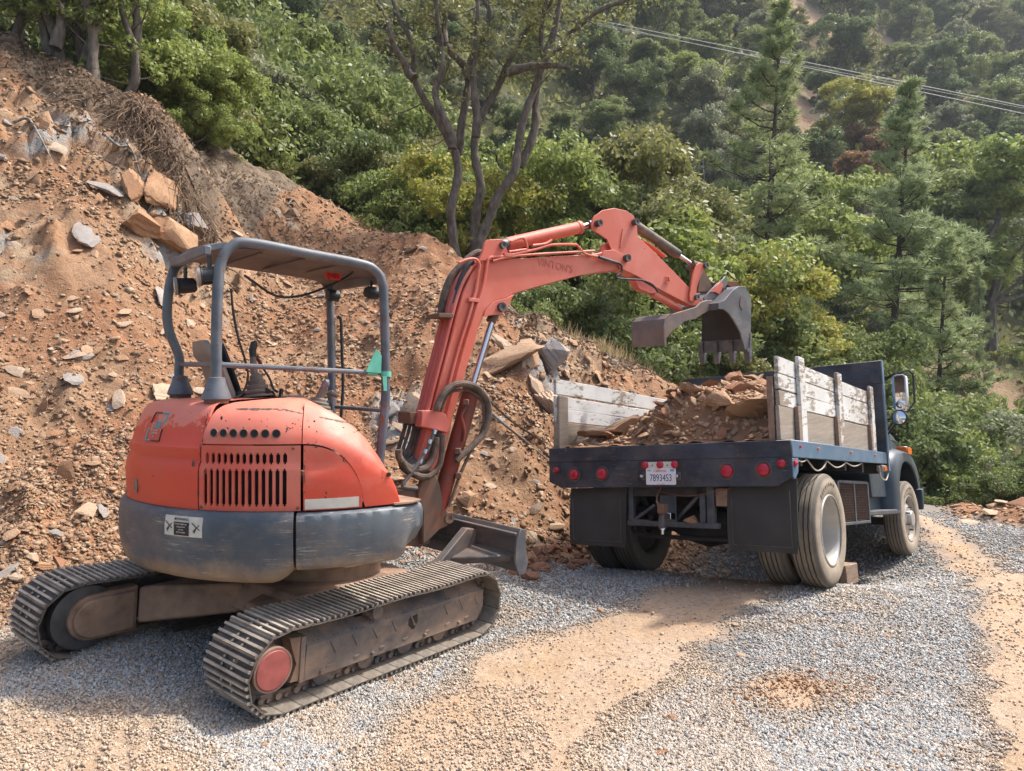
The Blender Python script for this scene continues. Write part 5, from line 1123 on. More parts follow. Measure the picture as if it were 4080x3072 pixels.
# manifold guard and the bundle of hoses at the foot
plate('hose_guard', M['boompipe'], [(340, 250), (430, 250), (515, 275), (545, 370), (530, 420), (440, 395), (325, 370)], .16, .06, z7, .008)
plate('manifold', M['bracket'], [(250, 262), (345, 260), (330, 350), (250, 350)], .06, -.16, z7, .006)
hr = random.Random(11)
for i in range(9):
    x0 = 215 + i * 30; y0 = 300 + i * 12; o0 = -.12 + i * .03
    pts = [(x0 + 10, y0 + 20), (x0 - 20 + hr.uniform(-8, 8), y0 + 130), (x0 - 50, y0 + 230), (170 + i * 12, 620 + i * 6), (200 + i * 14, 690 + 4 * i), (290, 740), (350, 760)]
    q = MB(); q.tube(spline([bp(*z7(x, y), o0) for x, y in pts], 4), .015 if i % 2 else .018, 8); q.build('hydraulic_hose', M['hosegrey' if i % 3 else 'hose'], EXR)
    q = MB(); q.tube([bp(*z7(x0 + 12, y0 - 15), o0), bp(*z7(x0 + 2, y0 + 50), o0)], .019, 8); q.build('hose_fitting', M['hitch'], EXR)
for pts, r, mt, off in (([(165, 540), (170, 600), (220, 660), (300, 690), (380, 660), (430, 560), (440, 450)], .03, 'hose', .17), ([(190, 620), (230, 690), (320, 735), (400, 730), (470, 640), (490, 480), (500, 430)], .026, 'hose', .19),
                        ([(430, 400), (385, 520), (330, 610), (250, 720), (200, 790), (205, 815), (300, 825)], .017, 'hosegrey', .2), ([(440, 440), (405, 560), (360, 640)], .014, 'chrome', .12)):
    if mt == 'chrome': continue
    q = MB(); q.tube(spline([bp(*z7(x, y), off) for x, y in pts], 5), r, 9); q.build('hydraulic_hose', M[mt], EXR)
for k in range(4):
    a = (435 - k * 34, 395 + k * 72); b = (425 - k * 34, 425 + k * 72); q = MB(); q.tube([bp(*z7(*a), .2), bp(*z7(*b), .2)], .021, 8); q.build('hose_fitting', M['rod'], EXR)
for pts, r, off in (([(440, 250), (470, 170), (520, 100), (590, 60), (680, 60), (760, 100), (815, 180), (830, 260), (815, 350), (780, 430), (700, 520), (620, 590), (590, 625)], .030, .18), ([(480, 240), (510, 160), (560, 110), (625, 100), (690, 110), (750, 150), (790, 220), (790, 330), (760, 440), (700, 540), (650, 650), (610, 740), (570, 860), (530, 960)], .014, .16)):
    q = MB(); q.tube(spline([bp(*z7(x, y), off) for x, y in pts], 5), r, 10); q.build('hydraulic_hose', M['hose'], EXR)
q = MB(); q.tube(spline([bp(*z7(x, y), .17) for x, y in [(660, 190), (650, 240), (625, 290), (640, 360), (650, 420), (640, 480)]], 5), .014, 8); q.build('cylinder_pipe', M['redrust'], EXR)
for (x, y) in ((660, 190), (600, 550), (605, 730)):
    c = bp(*z7(x, y), .18); q = MB(); q.box(-.025, .025, -.025, .025, -.025, .025, Matrix.Translation(c)); q.build('pipe_fitting', M['bracket'], EXR, bevel=.005)
# lower pivot area between house and bracket
plate('boom_foot_mount', M['bracket'], [(100, 830), (330, 850), (340, 960), (240, 1000), (100, 960)], .12, -.2, z7, .01)
# ================= TRUCK =================
def Rt(yaw, pi_, ro):
    return Matrix.Rotation(yaw, 3, 'Z') @ Matrix.Rotation(-pi_, 3, 'Y') @ Matrix.Rotation(ro, 3, 'X')
TR = Rt(radians(50.65), radians(-6.81), radians(-4.91)); TM = Matrix.Translation((2.756, 6.373, .11)) @ TR.to_4x4()
TRK = root('flatbed_truck', (3.2, 8.4, -.1), 'dark blue flatbed truck with white wooden side racks, seen from its tail', 'truck')
def T(): return MB(TM)
def dz(x): return .016 * (x + .9)
def tb(name, mat, x0, x1, y0, y1, z0, z1, bevel=.004, parent=TRK, tilt=False, label=None):
    q = T(); q.box(x0, x1, y0, y1, z0, z1)
    if tilt:
        TI = TM.inverted()
        vv = []
        for v in q.v: l = TI @ v; l.z += dz(l.x); vv.append(TM @ l)
        q.v = vv
    return q.build(name, mat, parent, bevel=bevel, label=label)
XR, XF, YR, YL = -.894, 2.49, -.085, 2.345
# deck and rear plate
tb('deck', M['navy'], XR + .03, XF, YR + .02, YL - .02, 1.205, 1.245, tilt=True)
q = T()
outl = [(YR, 1.248), (YR, .955), (YR + .13, .875), (YL - .15, .852), (YL, .912), (YL, 1.235)]
q.prism([(XR, y, z) for y, z in outl], [(XR + .012, y, z) for y, z in outl]); q.build('tail_plate', M['navy'], TRK, bevel=.003)
tb('tail_channel', M['navy'], XR - .008, XR + .06, YR, YL, 1.108, 1.25, .006)
tb('licence_recess', M['frame'], XR - .004, XR + .004, .885, 1.325, .872, 1.098, 0)
q = T(); q.prism([(XR, YR - .006, 1.25), (XR, YR - .006, 1.108), (XF, YR - .006, 1.17), (XF, YR - .006, 1.302)], [(XR, YR + .05, 1.25), (XR, YR + .05, 1.108), (XF, YR + .05, 1.17), (XF, YR + .05, 1.302)]); q.build('side_rail', M['navy_lit'], TRK, bevel=.005)
q = T(); q.prism([(XR, YL + .006, 1.235), (XR, YL + .006, 1.10), (XF, YL + .006, 1.16), (XF, YL + .006, 1.29)], [(XR, YL - .05, 1.235), (XR, YL - .05, 1.10), (XF, YL - .05, 1.16), (XF, YL - .05, 1.29)]); q.build('side_rail', M['navy'], TRK, bevel=.005)
q = T(); q.prism([(XR + .0, YR - .004, 1.10), (XR, YR - .004, .955), (XR + .04, YR - .004, .93), (XR + .13, YR - .004, .99), (XR + .15, YR - .004, 1.11)], [(XR, YR + .01, 1.10), (XR, YR + .01, .955), (XR + .04, YR + .01, .93), (XR + .13, YR + .01, .99), (XR + .15, YR + .01, 1.11)]); q.build('corner_gusset', M['navy_lit'], TRK, bevel=.002)
for x in (-.70, -.2, .9, 1.9): q = T(); q.lathe([(0, -.012), (.012, -.010), (.014, 0)], (x, YR - .007, 1.20 + dz(x)), (0, 1, 0), 10); q.build('side_marker', M['amber' if x > -.6 else 'lens'], TRK)
for z in (2.25, 1.85, 1.5): q = T(); q.lathe([(0, -.010), (.010, -.008), (.012, 0)], (XF + .03, YR - .012, z), (0, 1, 0), 10); q.build('side_marker', M['amber'], TRK)
def lamp(y, z, r, ring, mat='lens', side=False):
    ax = (-1, 0, 0); o = (XR, y, z); q = T(); q.lathe([(r * 1.05, .0), (ring * .98, -.002), (ring, .004), (ring, .010), (ring * .93, .013), (r * 1.04, .004)], o, ax, 30); g_ = q.build('lamp_grommet', M['lensdark'], TRK)
    q = T(); q.lathe([(r, 0), (r, .016), (r * .9, .026), (r * .6, .033), (0, .036)], o, ax, 30); q.build('red_lens', M[mat], g_, smooth=60)
for y, z in ((2.035, .982), (1.712, .988), (.462, 1.002), (.150, 1.010)): lamp(y, z, .052, .073)
lamp(2.25, 1.03, .032, .038); lamp(-.002, 1.060, .034, .042)
q = T(); q.lathe([(.03, 0), (.03, .012), (.0, .03)], (XR + .045, YR - .004, 1.06), (0, -1, 0), 20); q.build('side_lamp', M['lens'], TRK)
tb('light_bar', M['white'], XR - .010, XR - .003, .945, 1.235, 1.030, 1.092, .003)
for y in (1.243, 1.091, .945):
    q = T(); q.lathe([(.034, .0), (.036, .006), (.030, .020), (.018, .028), (0, .030)], (XR - .008, y, 1.064), (-1, 0, 0), 20); q.build('marker_lamp', M['lens'], TRK)
for y in (1.17, 1.02):
    q = T(); q.lathe([(.008, 0), (0, .006)], (XR - .010, y, 1.06), (-1, 0, 0), 10); q.build('screw', M['steel'], TRK)
q = T(); rr_ = .012; pts = []
for cy, cz, a0 in ((.94, .890, 180), (.94, 1.028, 90), (1.228, 1.028, 0), (1.228, .890, -90)): pass
y0, y1, z0, z1 = .935, 1.233, .884, 1.034
for (cy, cz, a0) in ((y1 - rr_, z0 + rr_, -90), (y1 - rr_, z1 - rr_, 0), (y0 + rr_, z1 - rr_, 90), (y0 + rr_, z0 + rr_, 180)):
    for k in range(4): a = radians(a0 + 30 * k); pts.append((cy + rr_ * cos(a), cz + rr_ * sin(a)))
q.prism([(XR - .016, y, z) for y, z in pts], [(XR - .012, y, z) for y, z in pts]); LP = q.build('licence_plate', M['plate'], TRK)
def pm(y, z, dx=.0170): return TM @ Matrix.Translation((XR - dx, y, z)) @ Matrix.Rotation(-pi / 2, 4, 'Z') @ Matrix.Rotation(pi / 2, 4, 'X')
text(LP, 'plate_number', '78934S3', pm(1.084, .944), .090, M['ink'], .0006, .72)
text(LP, 'state_name', 'California', pm(1.092, 1.010), .038, M['redink'], .0005, .85)
text(LP, 'month_sticker', 'MAY', pm(1.197, 1.012), .022, M['ink'], .0005, .9)
text(LP, 'plate_footer', 'dmv.ca.gov', pm(1.084, .892), .015, M['redink'], .0005, 1.2)
tb('year_sticker', M['blueink'], XR - .0175, XR - .0158, .950, .990, 1.003, 1.024, 0, LP)
text(LP, 'year_text', '2024', pm(.970, 1.0135, .0180), .016, M['plate'], .0003)
for y in (1.262, .908):
    b = tb('plate_bracket', M['steel'], XR - .010, XR - .004, y - .018, y + .018, .925, 1.0, .002); q = T(); q.lathe([(.014, 0), (.016, .02), (.014, .045), (.0, .05)], (XR - .010, y, .962), (-1, 0, 0), 12); q.build('plate_lamp', M['rod'], b)
# bulkhead
q = T(); bx = XF + .005
q.box(bx, bx + .05, YR - .01, YL + .09, 1.09, 1.16); q.box(bx, bx + .05, YR - .01, YL + .09, 2.13, 2.405); q.box(bx, bx + .05, YR - .01, .75, 1.16, 2.13); q.box(bx, bx + .05, 1.72, YL + .09, 1.16, 2.13); q.box(bx, bx + .05, .75, 1.72, 1.16, 1.5)
q.build('bulkhead', M['navy'], TRK, bevel=.004)
tb('bulkhead_post', M['navy_lit'], bx + .002, bx + .075, YR - .022, YR - .008, 1.09, 2.41, .003)
q = T()
for k in range(30):
    y = .75 + .97 * k / 29
    for s in (-1, 1):
        y2 = y + s * .55; t0 = 0; za, zb = 1.5, 2.13
        yb = min(max(y2, .75), 1.72); zb2 = za + (zb - za) * abs(yb - y) / .55; q.tube([(bx + .025, y, za), (bx + .025, yb, zb2)], .0035, 3, False)
        yb = min(max(y - s * .55, .75), 1.72); za2 = zb - (zb - za) * abs(yb - y) / .55; q.tube([(bx + .025, y, zb), (bx + .025, yb, za2)], .0035, 3, False)
q.build('mesh_screen', M['meshmetal'], TRK, smooth=0)
# wooden racks: every board a part
def board(name, mat, x0, x1, y0, y1, z0, z1, warp=.004):
    q = T(); n = 8; rows = []
    r = random.Random(int((x0 * 17 + y0 * 91 + z0 * 53) * 100)); a, b, c = r.uniform(-1, 1), r.uniform(-1, 1), r.uniform(-1, 1)
    for k in range(n + 1):
        t = k / n; x = x0 + (x1 - x0) * t; wz = warp * sin(a * 3 + t * 4) + r.uniform(-.0012, .0012); wy = warp * .6 * sin(b * 3 + t * 3); g = dz(x)
        rows.append([(x, y0 + wy, z0 + wz + g), (x, y1 + wy, z0 + wz + g), (x, y1 + wy, z1 + wz + g), (x, y0 + wy, z1 + wz + g)])
    q.grid(rows, True); q.f.append((0, 1, 2, 3)); q.f.append((n * 4, n * 4 + 1, n * 4 + 2, n * 4 + 3)); return q.build(name, mat, TRK, smooth=30, bevel=.004)
ZB = [(1.252, 1.538), (1.545, 1.672), (1.680, 1.806), (1.814, 1.955)]
for i, (a, b) in enumerate(ZB):
    board('rack_board', M['wbare'] if i == 0 else M[('wpaint2', 'wpaint', 'wpaint')[i - 1]], -.87 + .01 * (i % 2), 2.44, .005, .040, a, b)
for (x0, x1) in ((-.42, -.27), (.80, .95), (2.16, 2.30)):
    q = T(); q.box(x0, x1, -.034, .002, 1.215 + dz(x0), 2.012 + dz(x0)); q.build('rack_stake', M['wpaint2'], TRK, bevel=.004)
    q = T(); q.box(x0 - .085, x0 - .01, -.036, .002, 1.215 + dz(x0), 1.56 + dz(x0)); q.build('stake_cleat', M['wred'], TRK, bevel=.004)
q = T(); q.box(-.875, -.80, .052, .105, 1.248, 1.79); q.build('corner_stake', M['wred'], TRK, bevel=.005)
for i, (a, b) in enumerate(((1.240, 1.525), (1.532, 1.665), (1.672, 1.80), (1.812, 1.972))):
    board('rack_board', M['wbare'] if i == 0 else M[('wpaint', 'wpaint', 'wpaint')[i - 1]], -.85, 2.38, 2.29, 2.325, a, b)
q = T(); q.box(-.84, -.68, 2.255, 2.287, 1.245, 1.795); q.build('rack_stake', M['wbare'], TRK, bevel=.004)
q = T(); q.box(.75, .88, 2.328, 2.36, 1.2, 1.95); q.build('rack_stake', M['wbare'], TRK, bevel=.004)
q = T(); q.box(2.0, 2.13, 2.328, 2.36, 1.22, 1.98); q.build('rack_stake', M['wbare'], TRK, bevel=.004)
# chassis
for y in (.74, 1.46): tb('frame_rail', M['frame'], -.78, 4.9, y, y + .075, .80, 1.02)
for x in (-.5, .2, .9, 1.6, 2.3): tb('cross_sill', M['frame'], x, x + .07, YR + .06, YL - .06, 1.05, 1.20)
for y in (.73, 1.46): tb('deck_sill', M['frame'], XR + .03, XF, y, y + .09, 1.02, 1.20, .003)
q = T(); q.lathe([(.055, -.0), (.06, .35), (.08, .6), (.17, .80), (.215, .98), (.17, 1.16), (.08, 1.36), (.06, 1.6), (.055, 1.95)], (0, .05, .50), (0, 1, 0), 22); q.build('rear_axle', M['frame'], TRK)
q = T(); q.lathe([(.05, 0), (.12, .08), (.19, .2), (.2, .3)], (.30, 1.03, .5), (-1, 0, 0), 18); q.build('differential', M['frame'], TRK)
q = T(); q.tube([(.3, 1.05, .52), (2.6, 1.1, .72)], .045, 10); q.build('drive_shaft', M['frame'], TRK)
q = T(); q.tube(spline([(-.35, 1.75, .70), (-.42, 1.65, .45), (-.42, 1.5, .40), (-.42, .7, .39), (-.42, .5, .42)], 5), .022, 8); q.build('stabiliser_bar', M['frame'], TRK)
for y in (.55, 1.58):
    for k in range(5): tb('leaf_spring', M['frame'], -.55 + .06 * k, .62 - .06 * k, y, y + .07, .66 - .018 * k, .675 - .018 * k, 0)
for y in (.45, 1.62): q = T(); q.tube([(-.1, y, .55), (-.35, y + .05, .98)], .03, 8); q.build('shock_absorber', M['hitch'], TRK)
q = T(); q.tube([(2.0, 1.75, .78), (.9, 1.75, .74)], .20, 16); q.build('fuel_tank', M['frame'], TRK)
q = T(); q.tube(spline([(3.6, .5, .62), (2.6, .45, .55), (1.4, .62, .50), (.6, .62, .52)], 5), .035, 8); q.build('exhaust_pipe', M['steel'], TRK)
tb('front_axle', M['frame'], 4.15, 4.25, .1, 2.1, .40, .50)
# hitch frame
def hb(nm, *a, mat='hitch', bev=.003): return tb(nm, M[mat], *a, bev)
hb('hitch_crossbar', -.80, -.74, .60, 1.50, .505, .553); hb('hitch_cap', -.805, -.735, 1.27, 1.48, .553, .562, mat='bracket')
hb('hitch_upright', -.79, -.74, 1.44, 1.49, .55, .93); hb('hitch_upright', -.79, -.74, .635, .705, .55, .93); hb('hitch_upright', -.785, -.76, .72, .775, .55, .80)
hb('hitch_top_beam', -.78, -.72, .62, 1.50, .78, .87, mat='frame'); hb('hitch_plate', -.80, -.785, .995, 1.155, .553, .79)
for (ya, yb) in ((1.44, 1.36), (.78, .92)):
    q = T(); q.tube([(-.76, ya, .80 if ya < 1 else .56), (-.70, yb + (.12 if ya < 1 else -.1), .57 if ya < 1 else .70)], .018, 4); q.build('hitch_brace', M['hitch'], TRK)
q = T(); q.box(-.90, -.80, 1.0, 1.06, .575, .635); q.build('hitch_receiver', M['rod'], TRK, bevel=.004)
q = T(); q.box(-1.02, -.90, 1.005, 1.055, .585, .63); q.box(-1.03, -.97, 1.005, 1.055, .50, .60); q.build('ball_mount', M['steel'], TRK, bevel=.006)
q = T(); q.lathe([(.0, -.05), (.014, -.05), (.014, -.01), (.026, -.008), (.026, .02), (.013, .03), (.013, .045), (.022, .055), (.028, .072), (.024, .09), (.012, .1), (0, .102)], (-1.0, 1.03, .50), (0, 0, 1), 18); q.build('tow_ball', M['chrome'], TRK, smooth=60)
q = T(); q.box(-1.03, -.95, 1.0, 1.065, .63, .71); q.tube([(-.99, 1.05, .70), (-1.0, 1.09, .74)], .012, 6); q.build('pintle_latch', M['bracket'], TRK, bevel=.008)
q = T(); q.tube(spline([(-.80, 1.14, .86), (-.84, 1.16, .78), (-.85, 1.15, .70), (-.88, 1.10, .68)], 5), .009, 6); q.build('safety_chain', M['bracket'], TRK)
q = T(); q.tube(spline([(-.88, 1.20, .855), (-.88, 1.0, .80), (-.88, .80, .79), (-.88, .55, .835), (-.88, .45, .85)], 6), .0035, 5); q.build('loose_wire', M['redrust'], TRK)
q = T(); q.box(-.80, -.72, .50, .62, .70, .86); q.build('spring_hanger', M['mud'], TRK, bevel=.01)
# rock wedged on the hitch bar: a thing of its own
p_ = TM @ Vector((-.77, .86, .56)); put_rock('wedged_rock', BL[2], p_.x, p_.y, .13, 'small orange brown rock lying on the grey hitch bar of the truck', 'rock', None, 'rockorange', None, .1, .1, z=p_.z)
# mud flaps
def flap(y0, y1, zt0, zt1, zb, lab=None):
    q = T(); rows = []
    for k in range(9):
        t = k / 8; row = []
        for s in (0, 1):
            for m_ in range(7):
                u_ = m_ / 6 if s == 0 else 1 - m_ / 6; zt = zt0 + (zt1 - zt0) * u_; z = zt + (zb - zt) * t; yy = y0 + (y1 - y0) * u_
                if t > .92: yy = yy + (.02 if u_ < .1 else (-.02 if u_ > .9 else 0))
                row.append((-.80 - .04 * sin(t * 1.9) + .02 * t * sin(u_ * 6) + .02 * t * t + (.011 if s else 0), yy, z))
        rows.append(row)
    q.grid(rows, True); n = len(rows[0]); q.f.append(tuple(range(n))); q.f.append(tuple(range(8 * n, 9 * n))); f_ = q.build('mud_flap', M['rubber'], TRK, smooth=40)
    q = T(); zz = zb + .05; q.tube([(-.845, y0 + .05, zt0 - .1), (-.835, y0 + .05, zz), (-.835, y1 - .05, zz), (-.845, y1 - .05, zt1 - .1)], .004, 5); q.build('flap_bead', M['lensdark'], f_)
flap(-.085, .505, .94, .875, .335); flap(1.50, 2.14, .86, .85, .300)
# tyres
def tyre(x, y, side, D=1.0, W=.25, dusty=True, steer=0, rimkind='deep', parent=TRK):
    R_ = D / 2; Mw = TM @ Matrix.Translation((x, y, R_ - .004)) @ Matrix.Rotation(steer, 4, 'Z'); h = W / 2
    half = [(.30, .085), (.315, .105), (.345, .118), (.40, .123), (.45, .118), (.475, .108), (.488, .098), (.4925, .090)]
    half = [(r * R_ / .5, t * W / .25) for r, t in half]
    tread = []
    for g in (-.062, -.022, .022, .062):
        g *= W / .25; tread += [(R_, g - .006), (R_ - .011, g - .004), (R_ - .011, g + .004), (R_, g + .006)]
    prof = [(r, -t) for r, t in half] + [(R_ * .998, -.082 * W / .25)] + tread + [(R_ * .998, .082 * W / .25)] + [(r, t) for r, t in reversed(half)]
    q = MB(Mw); n = 64; vs = []
    for r, t in prof:
        for k in range(n): a = 2 * pi * k / n; vs.append((cos(a) * r, t + (.0025 * (k % 2) if abs(t) < .075 * W / .25 else 0), sin(a) * r))
    m_ = len(prof); fs = [(i * n + k, i * n + (k + 1) % n, ((i + 1) % m_) * n + (k + 1) % n, ((i + 1) % m_) * n + k) for i in range(m_) for k in range(n)]
    q.add(vs, fs); o = q.build('tyre', M['tyre'], parent, smooth=30)
    dust = [];
    for i, (r, t) in enumerate(prof):
        d = .85 if r < .475 * R_ / .5 else (.25 if r < .495 * R_ / .5 else .55)
        if r < R_ - .008 and abs(t) < .07: d = 0
        dust += [d * (1 if dusty else .25)] * n
    put_attr(o.data, 'dust', dust)
    s = -1 if side == 'r' else 1   # visible face direction
    k_ = R_ / .5
    q = MB(Mw)
    if rimkind == 'deep': pr = [(.305, .118), (.315, .116), (.318, .108), (.300, .100), (.290, .08), (.285, .0), (.272, -.05), (.22, -.075), (.19, -.08), (.10, -.082), (.10, -.02), (.095, .0), (.0, .005)]
    else: pr = [(.300, .112), (.31, .110), (.31, .10), (.285, .09), (.28, .04), (.255, .03), (.20, .06), (.165, .085), (.13, .088), (.11, .088), (.105, .13), (.095, .145), (.05, .15), (.0, .15)]
    q.lathe([(r * k_, t * W / .25) for r, t in pr], (0, 0, 0), (0, s, 0), 40, cap=False); rm_ = q.build('rim', M['rim'] if dusty or side == 'r' else M['frame'], o, smooth=40)
    if rimkind == 'deep' and side == 'r':
        for k in range(10):
            a = 2 * pi * k / 10; q = MB(Mw); q.cyl((cos(a) * .145, s * -.078 * 1, sin(a) * .145), (cos(a) * .145, s * -.045, sin(a) * .145), .014, None, 6); q.build('wheel_nut', M['steel'], rm_)
    if rimkind != 'deep':
        for k in range(6):
            a = 2 * pi * (k + .5) / 6; q = MB(Mw); q.cyl((cos(a) * .148, s * .07, sin(a) * .148), (cos(a) * .148, s * .135, sin(a) * .148), .012, None, 6); q.build('wheel_nut', M['steel'], rm_)
            q = MB(Mw); q.lathe([(.0, .0), (.030, .001), (.03, -.02)], (cos(a + .52) * .232, s * .046 * 1.0, sin(a + .52) * .232), (0, s, 0), 12); q.build('hand_hole', M['radiator'], rm_)
    return o, Mw, s
t1, Mw, s = tyre(0, 0, 'r')
def tyretext(o, Mw, body, a0, r, size, s=-1):
    for i, ch in enumerate(body):
        a = a0 - i * size * .85 / r
        Mx = Mw @ Matrix.Translation((cos(a) * r, s * .1245, sin(a) * r)) @ Matrix.Rotation(pi / 2 - a, 4, 'Y') @ Matrix.Rotation(pi / 2, 4, 'X')
        text(o, 'tyre_letter', ch, Mx, size, M['tyredark'], .001)
tyretext(t1, Mw, 'Firestone', 2.35, .41, .062)
tyre(0, .30, 'r', dusty=True); tyre(0, 1.783, 'l', dusty=False); tyre(0, 2.09, 'l', dusty=False)
t3, Mw3, s = tyre(4.2, .12, 'r', W=.24, steer=radians(-3), rimkind='front'); tyretext(t3, Mw3, 'Firestone', 2.35, .41, .055); tyre(4.2, 2.05, 'l', W=.24, dusty=False, rimkind='front')
# side box with rusty screens
bxo = tb('side_box', M['steel'], .55, 2.03, .05, .42, .50, .95, .006); 
for (x0, x1) in ((.83, 1.40), (1.43, 1.98)): tb('screen_panel', M['screen'], x0, x1, .030, .048, .545, .925, .0)
for k in range(24):
    pass
q = T()
for (x0, x1) in ((.83, 1.40), (1.43, 1.98)):
    for k in range(22): x = x0 + (x1 - x0) * k / 21; q.box(x, x + .0025, .026, .031, .545, .925)
    for k in range(15): z = .545 + .38 * k / 14; q.box(x0, x1, .026, .031, z, z + .002)
q.build('screen_wire', M['screen'], TRK, smooth=0)['kind'] = 'stuff'
for a in ((.78, .83, .495, .945), (1.395, 1.435, .495, .945), (1.98, 2.03, .495, .945)): tb('box_frame_bar', M['hitch'], a[0], a[1], .018, .05, a[2], a[3])
for z in (.50, .925): tb('box_frame_bar', M['hitch'], .83, 1.98, .016, .048, z, z + .03)
# cab
def loft(name, mat, secs, parent=TRK, smooth=35, bevel=.01, seg=2):
    q = T(); q.grid(secs, True); n = len(secs[0]); q.f.append(tuple(range(n))); q.f.append(tuple(range((len(secs) - 1) * n, len(secs) * n))); return q.build(name, mat, parent, smooth=smooth, bevel=bevel, seg=seg)
def sec(x, y0, y1, z0, z1, r=.1, tum=.0):
    out = []
    for (cy, cz, a0) in ((y1 - r, z1 - r, 0), (y0 + r, z1 - r, 90)):
        for k in range(5): a = radians(a0 + 22.5 * k); out.append((x, cy + r * cos(a) + (tum * (1 if cy < 1 else -1)), cz + r * sin(a)))
    out += [(x, y0, z0), (x, y1, z0)]; return out
loft('cab', M['cab'], [sec(2.60, .12, 2.10, .78, 2.28, .16, .08), sec(2.66, .10, 2.12, .78, 2.32, .16, .08), sec(3.55, .10, 2.12, .78, 2.30, .16, .08), sec(3.72, .10, 2.12, .78, 1.75, .12), sec(3.95, .14, 2.08, .78, 1.60, .12)])
loft('hood', M['cab'], [sec(3.80, .16, 2.06, .9, 1.78, .2), sec(4.3, .22, 2.0, .9, 1.79, .22), sec(4.9, .26, 1.96, .9, 1.76, .22), sec(5.18, .28, 1.94, .9, 1.68, .2), sec(5.30, .3, 1.9, .9, 1.52, .15)])
q = T(); q.tube([(4.1, .225, 1.58), (4.9, .25, 1.58), (5.25, .28, 1.5)], .012, 6); q.build('hood_trim', M['cab'], TRK)
def fender(s):
    Y = lambda v: v if s > 0 else 2.22 - v
    path = [(3.28, .62), (3.28, .95), (3.32, 1.15), (3.42, 1.29), (3.62, 1.385), (3.95, 1.42), (4.3, 1.415), (4.62, 1.36), (4.85, 1.24), (4.98, 1.08), (5.02, .92)]
    inner = [(3.56, .62), (3.56, .85), (3.60, 1.0), (3.70, 1.13), (3.84, 1.22), (4.02, 1.265), (4.25, 1.26), (4.48, 1.22), (4.66, 1.13), (4.78, 1.02), (4.84, .90)]
    q = T(); rows = []
    for (a, b) in zip(path, inner):
        rows.append([(a[0], Y(.42), a[1] + .05), (a[0], Y(.12), a[1] + .01), (a[0] + (b[0] - a[0]) * .12, Y(.04), a[1] + (b[1] - a[1]) * .12), (a[0] + (b[0] - a[0]) * .30, Y(.0), a[1] + (b[1] - a[1]) * .30), (b[0], Y(.0), b[1]), (b[0] , Y(.02), b[1] - .006), (b[0] - (b[0] - a[0]) * .2, Y(.06), b[1] + (a[1] - b[1]) * .5 - .03), (a[0] * .9 + b[0] * .1, Y(.42), a[1] * .8 + b[1] * .2)])
    q.grid(rows, True); n = 8; q.f.append(tuple(range(n))); q.f.append(tuple(range(10 * n, 11 * n))); return q.build('fender', M['cab'], TRK, smooth=50)
fender(1); fender(-1)
q = T(); q.prism([(1.98, .02, .575), (3.55, .0, .575), (3.55, .35, .575), (1.98, .35, .575)], [(1.98, .02, .63), (3.55, .0, .63), (3.55, .35, .63), (1.98, .35, .63)]); q.build('running_board', M['hitch'], TRK, bevel=.012, seg=2)
tb('step_skirt', M['cab'], 2.05, 3.3, .17, .25, .63, .92, .01)
q = T(); q.prism([(4.98, -.02, .60), (5.02, -.02, .90), (5.36, .02, .905), (5.38, .04, .62)], [(4.98, 2.24, .60), (5.02, 2.24, .90), (5.36, 2.2, .905), (5.38, 2.18, .62)]); q.build('front_bumper', M['cab'], TRK, bevel=.02, seg=2)
q = T(); q.box(4.55, 4.85, .06, .20, 1.375, 1.49); ts = q.build('turn_signal', M['cab'], TRK, bevel=.01); q = T(); q.box(4.535, 4.55, .065, .195, 1.38, 1.485); q.box(4.56, 4.84, .052, .06, 1.385, 1.48); q.build('amber_lens', M['amber'], ts, bevel=.004)
# mirrors
def rrect(cx, cy, cz, hw, hh, r, ax_x=0):
    pts = []
    for (a, b, a0) in ((hw - r, hh - r, 0), (-hw + r, hh - r, 90), (-hw + r, -hh + r, 180), (hw - r, -hh + r, 270)):
        for k in range(5): t = radians(a0 + 22.5 * k); pts.append((a + r * cos(t), b + r * sin(t)))
    return pts
MA = TM @ Matrix.Translation((2.62, -.25, 2.02)) @ Matrix.Rotation(radians(-14), 4, 'Z')
def mpl(name, mat, hw, hh, r, x0, x1, parent, M0=MA, bevel=.0):
    q = MB(M0); p_ = rrect(0, 0, 0, hw, hh, r); q.prism([(x0, a, b) for a, b in p_], [(x1, a, b) for a, b in p_]); return q.build(name, mat, parent, bevel=bevel)
mir = mpl('wing_mirror', M['rod'], .085, .215, .05, -.01, .045, TRK, bevel=.006); mpl('mirror_glass', M['glass'], .068, .195, .04, -.0135, -.0105, mir)
q = MB(MA); q.lathe([(.0, .018), (.03, .016), (.046, .004), (.048, 0)], (-.013, -.0, -.145), (-1, 0, 0), 20); q.build('spot_mirror', M['rod'], mir, smooth=60)
q = T(); q.lathe([(.0, .035), (.05, .03), (.086, .012), (.095, 0), (.09, -.03), (.0, -.04)], (2.60, -.235, 1.715), (-1, .2, 0), 26); rmn = q.build('round_mirror', M['black'], TRK, smooth=50)
q = T(); q.lathe([(.0, .041), (.045, .036), (.078, .020)], (2.598, -.235, 1.715), (-1, .2, 0), 26); q.build('mirror_glass', M['glass'], rmn, smooth=60)
for pts in ([(2.95, .12, 2.16), (2.7, -.25, 2.27), (2.75, -.34, 2.30), (2.78, -.38, 2.24), (2.75, -.38, 1.9), (2.70, -.30, 1.80), (2.64, -.25, 1.79)], [(2.64, -.25, 1.79), (2.85, .05, 1.47)], [(2.70, -.30, 1.80), (2.95, .05, 1.46)], [(2.95, .12, 2.18), (2.66, -.22, 2.26)], [(3.0, .1, 1.72), (2.62, -.23, 1.72)]):
    q = T(); q.tube(pts, .013, 7); q.build('mirror_arm', M['black'], TRK)
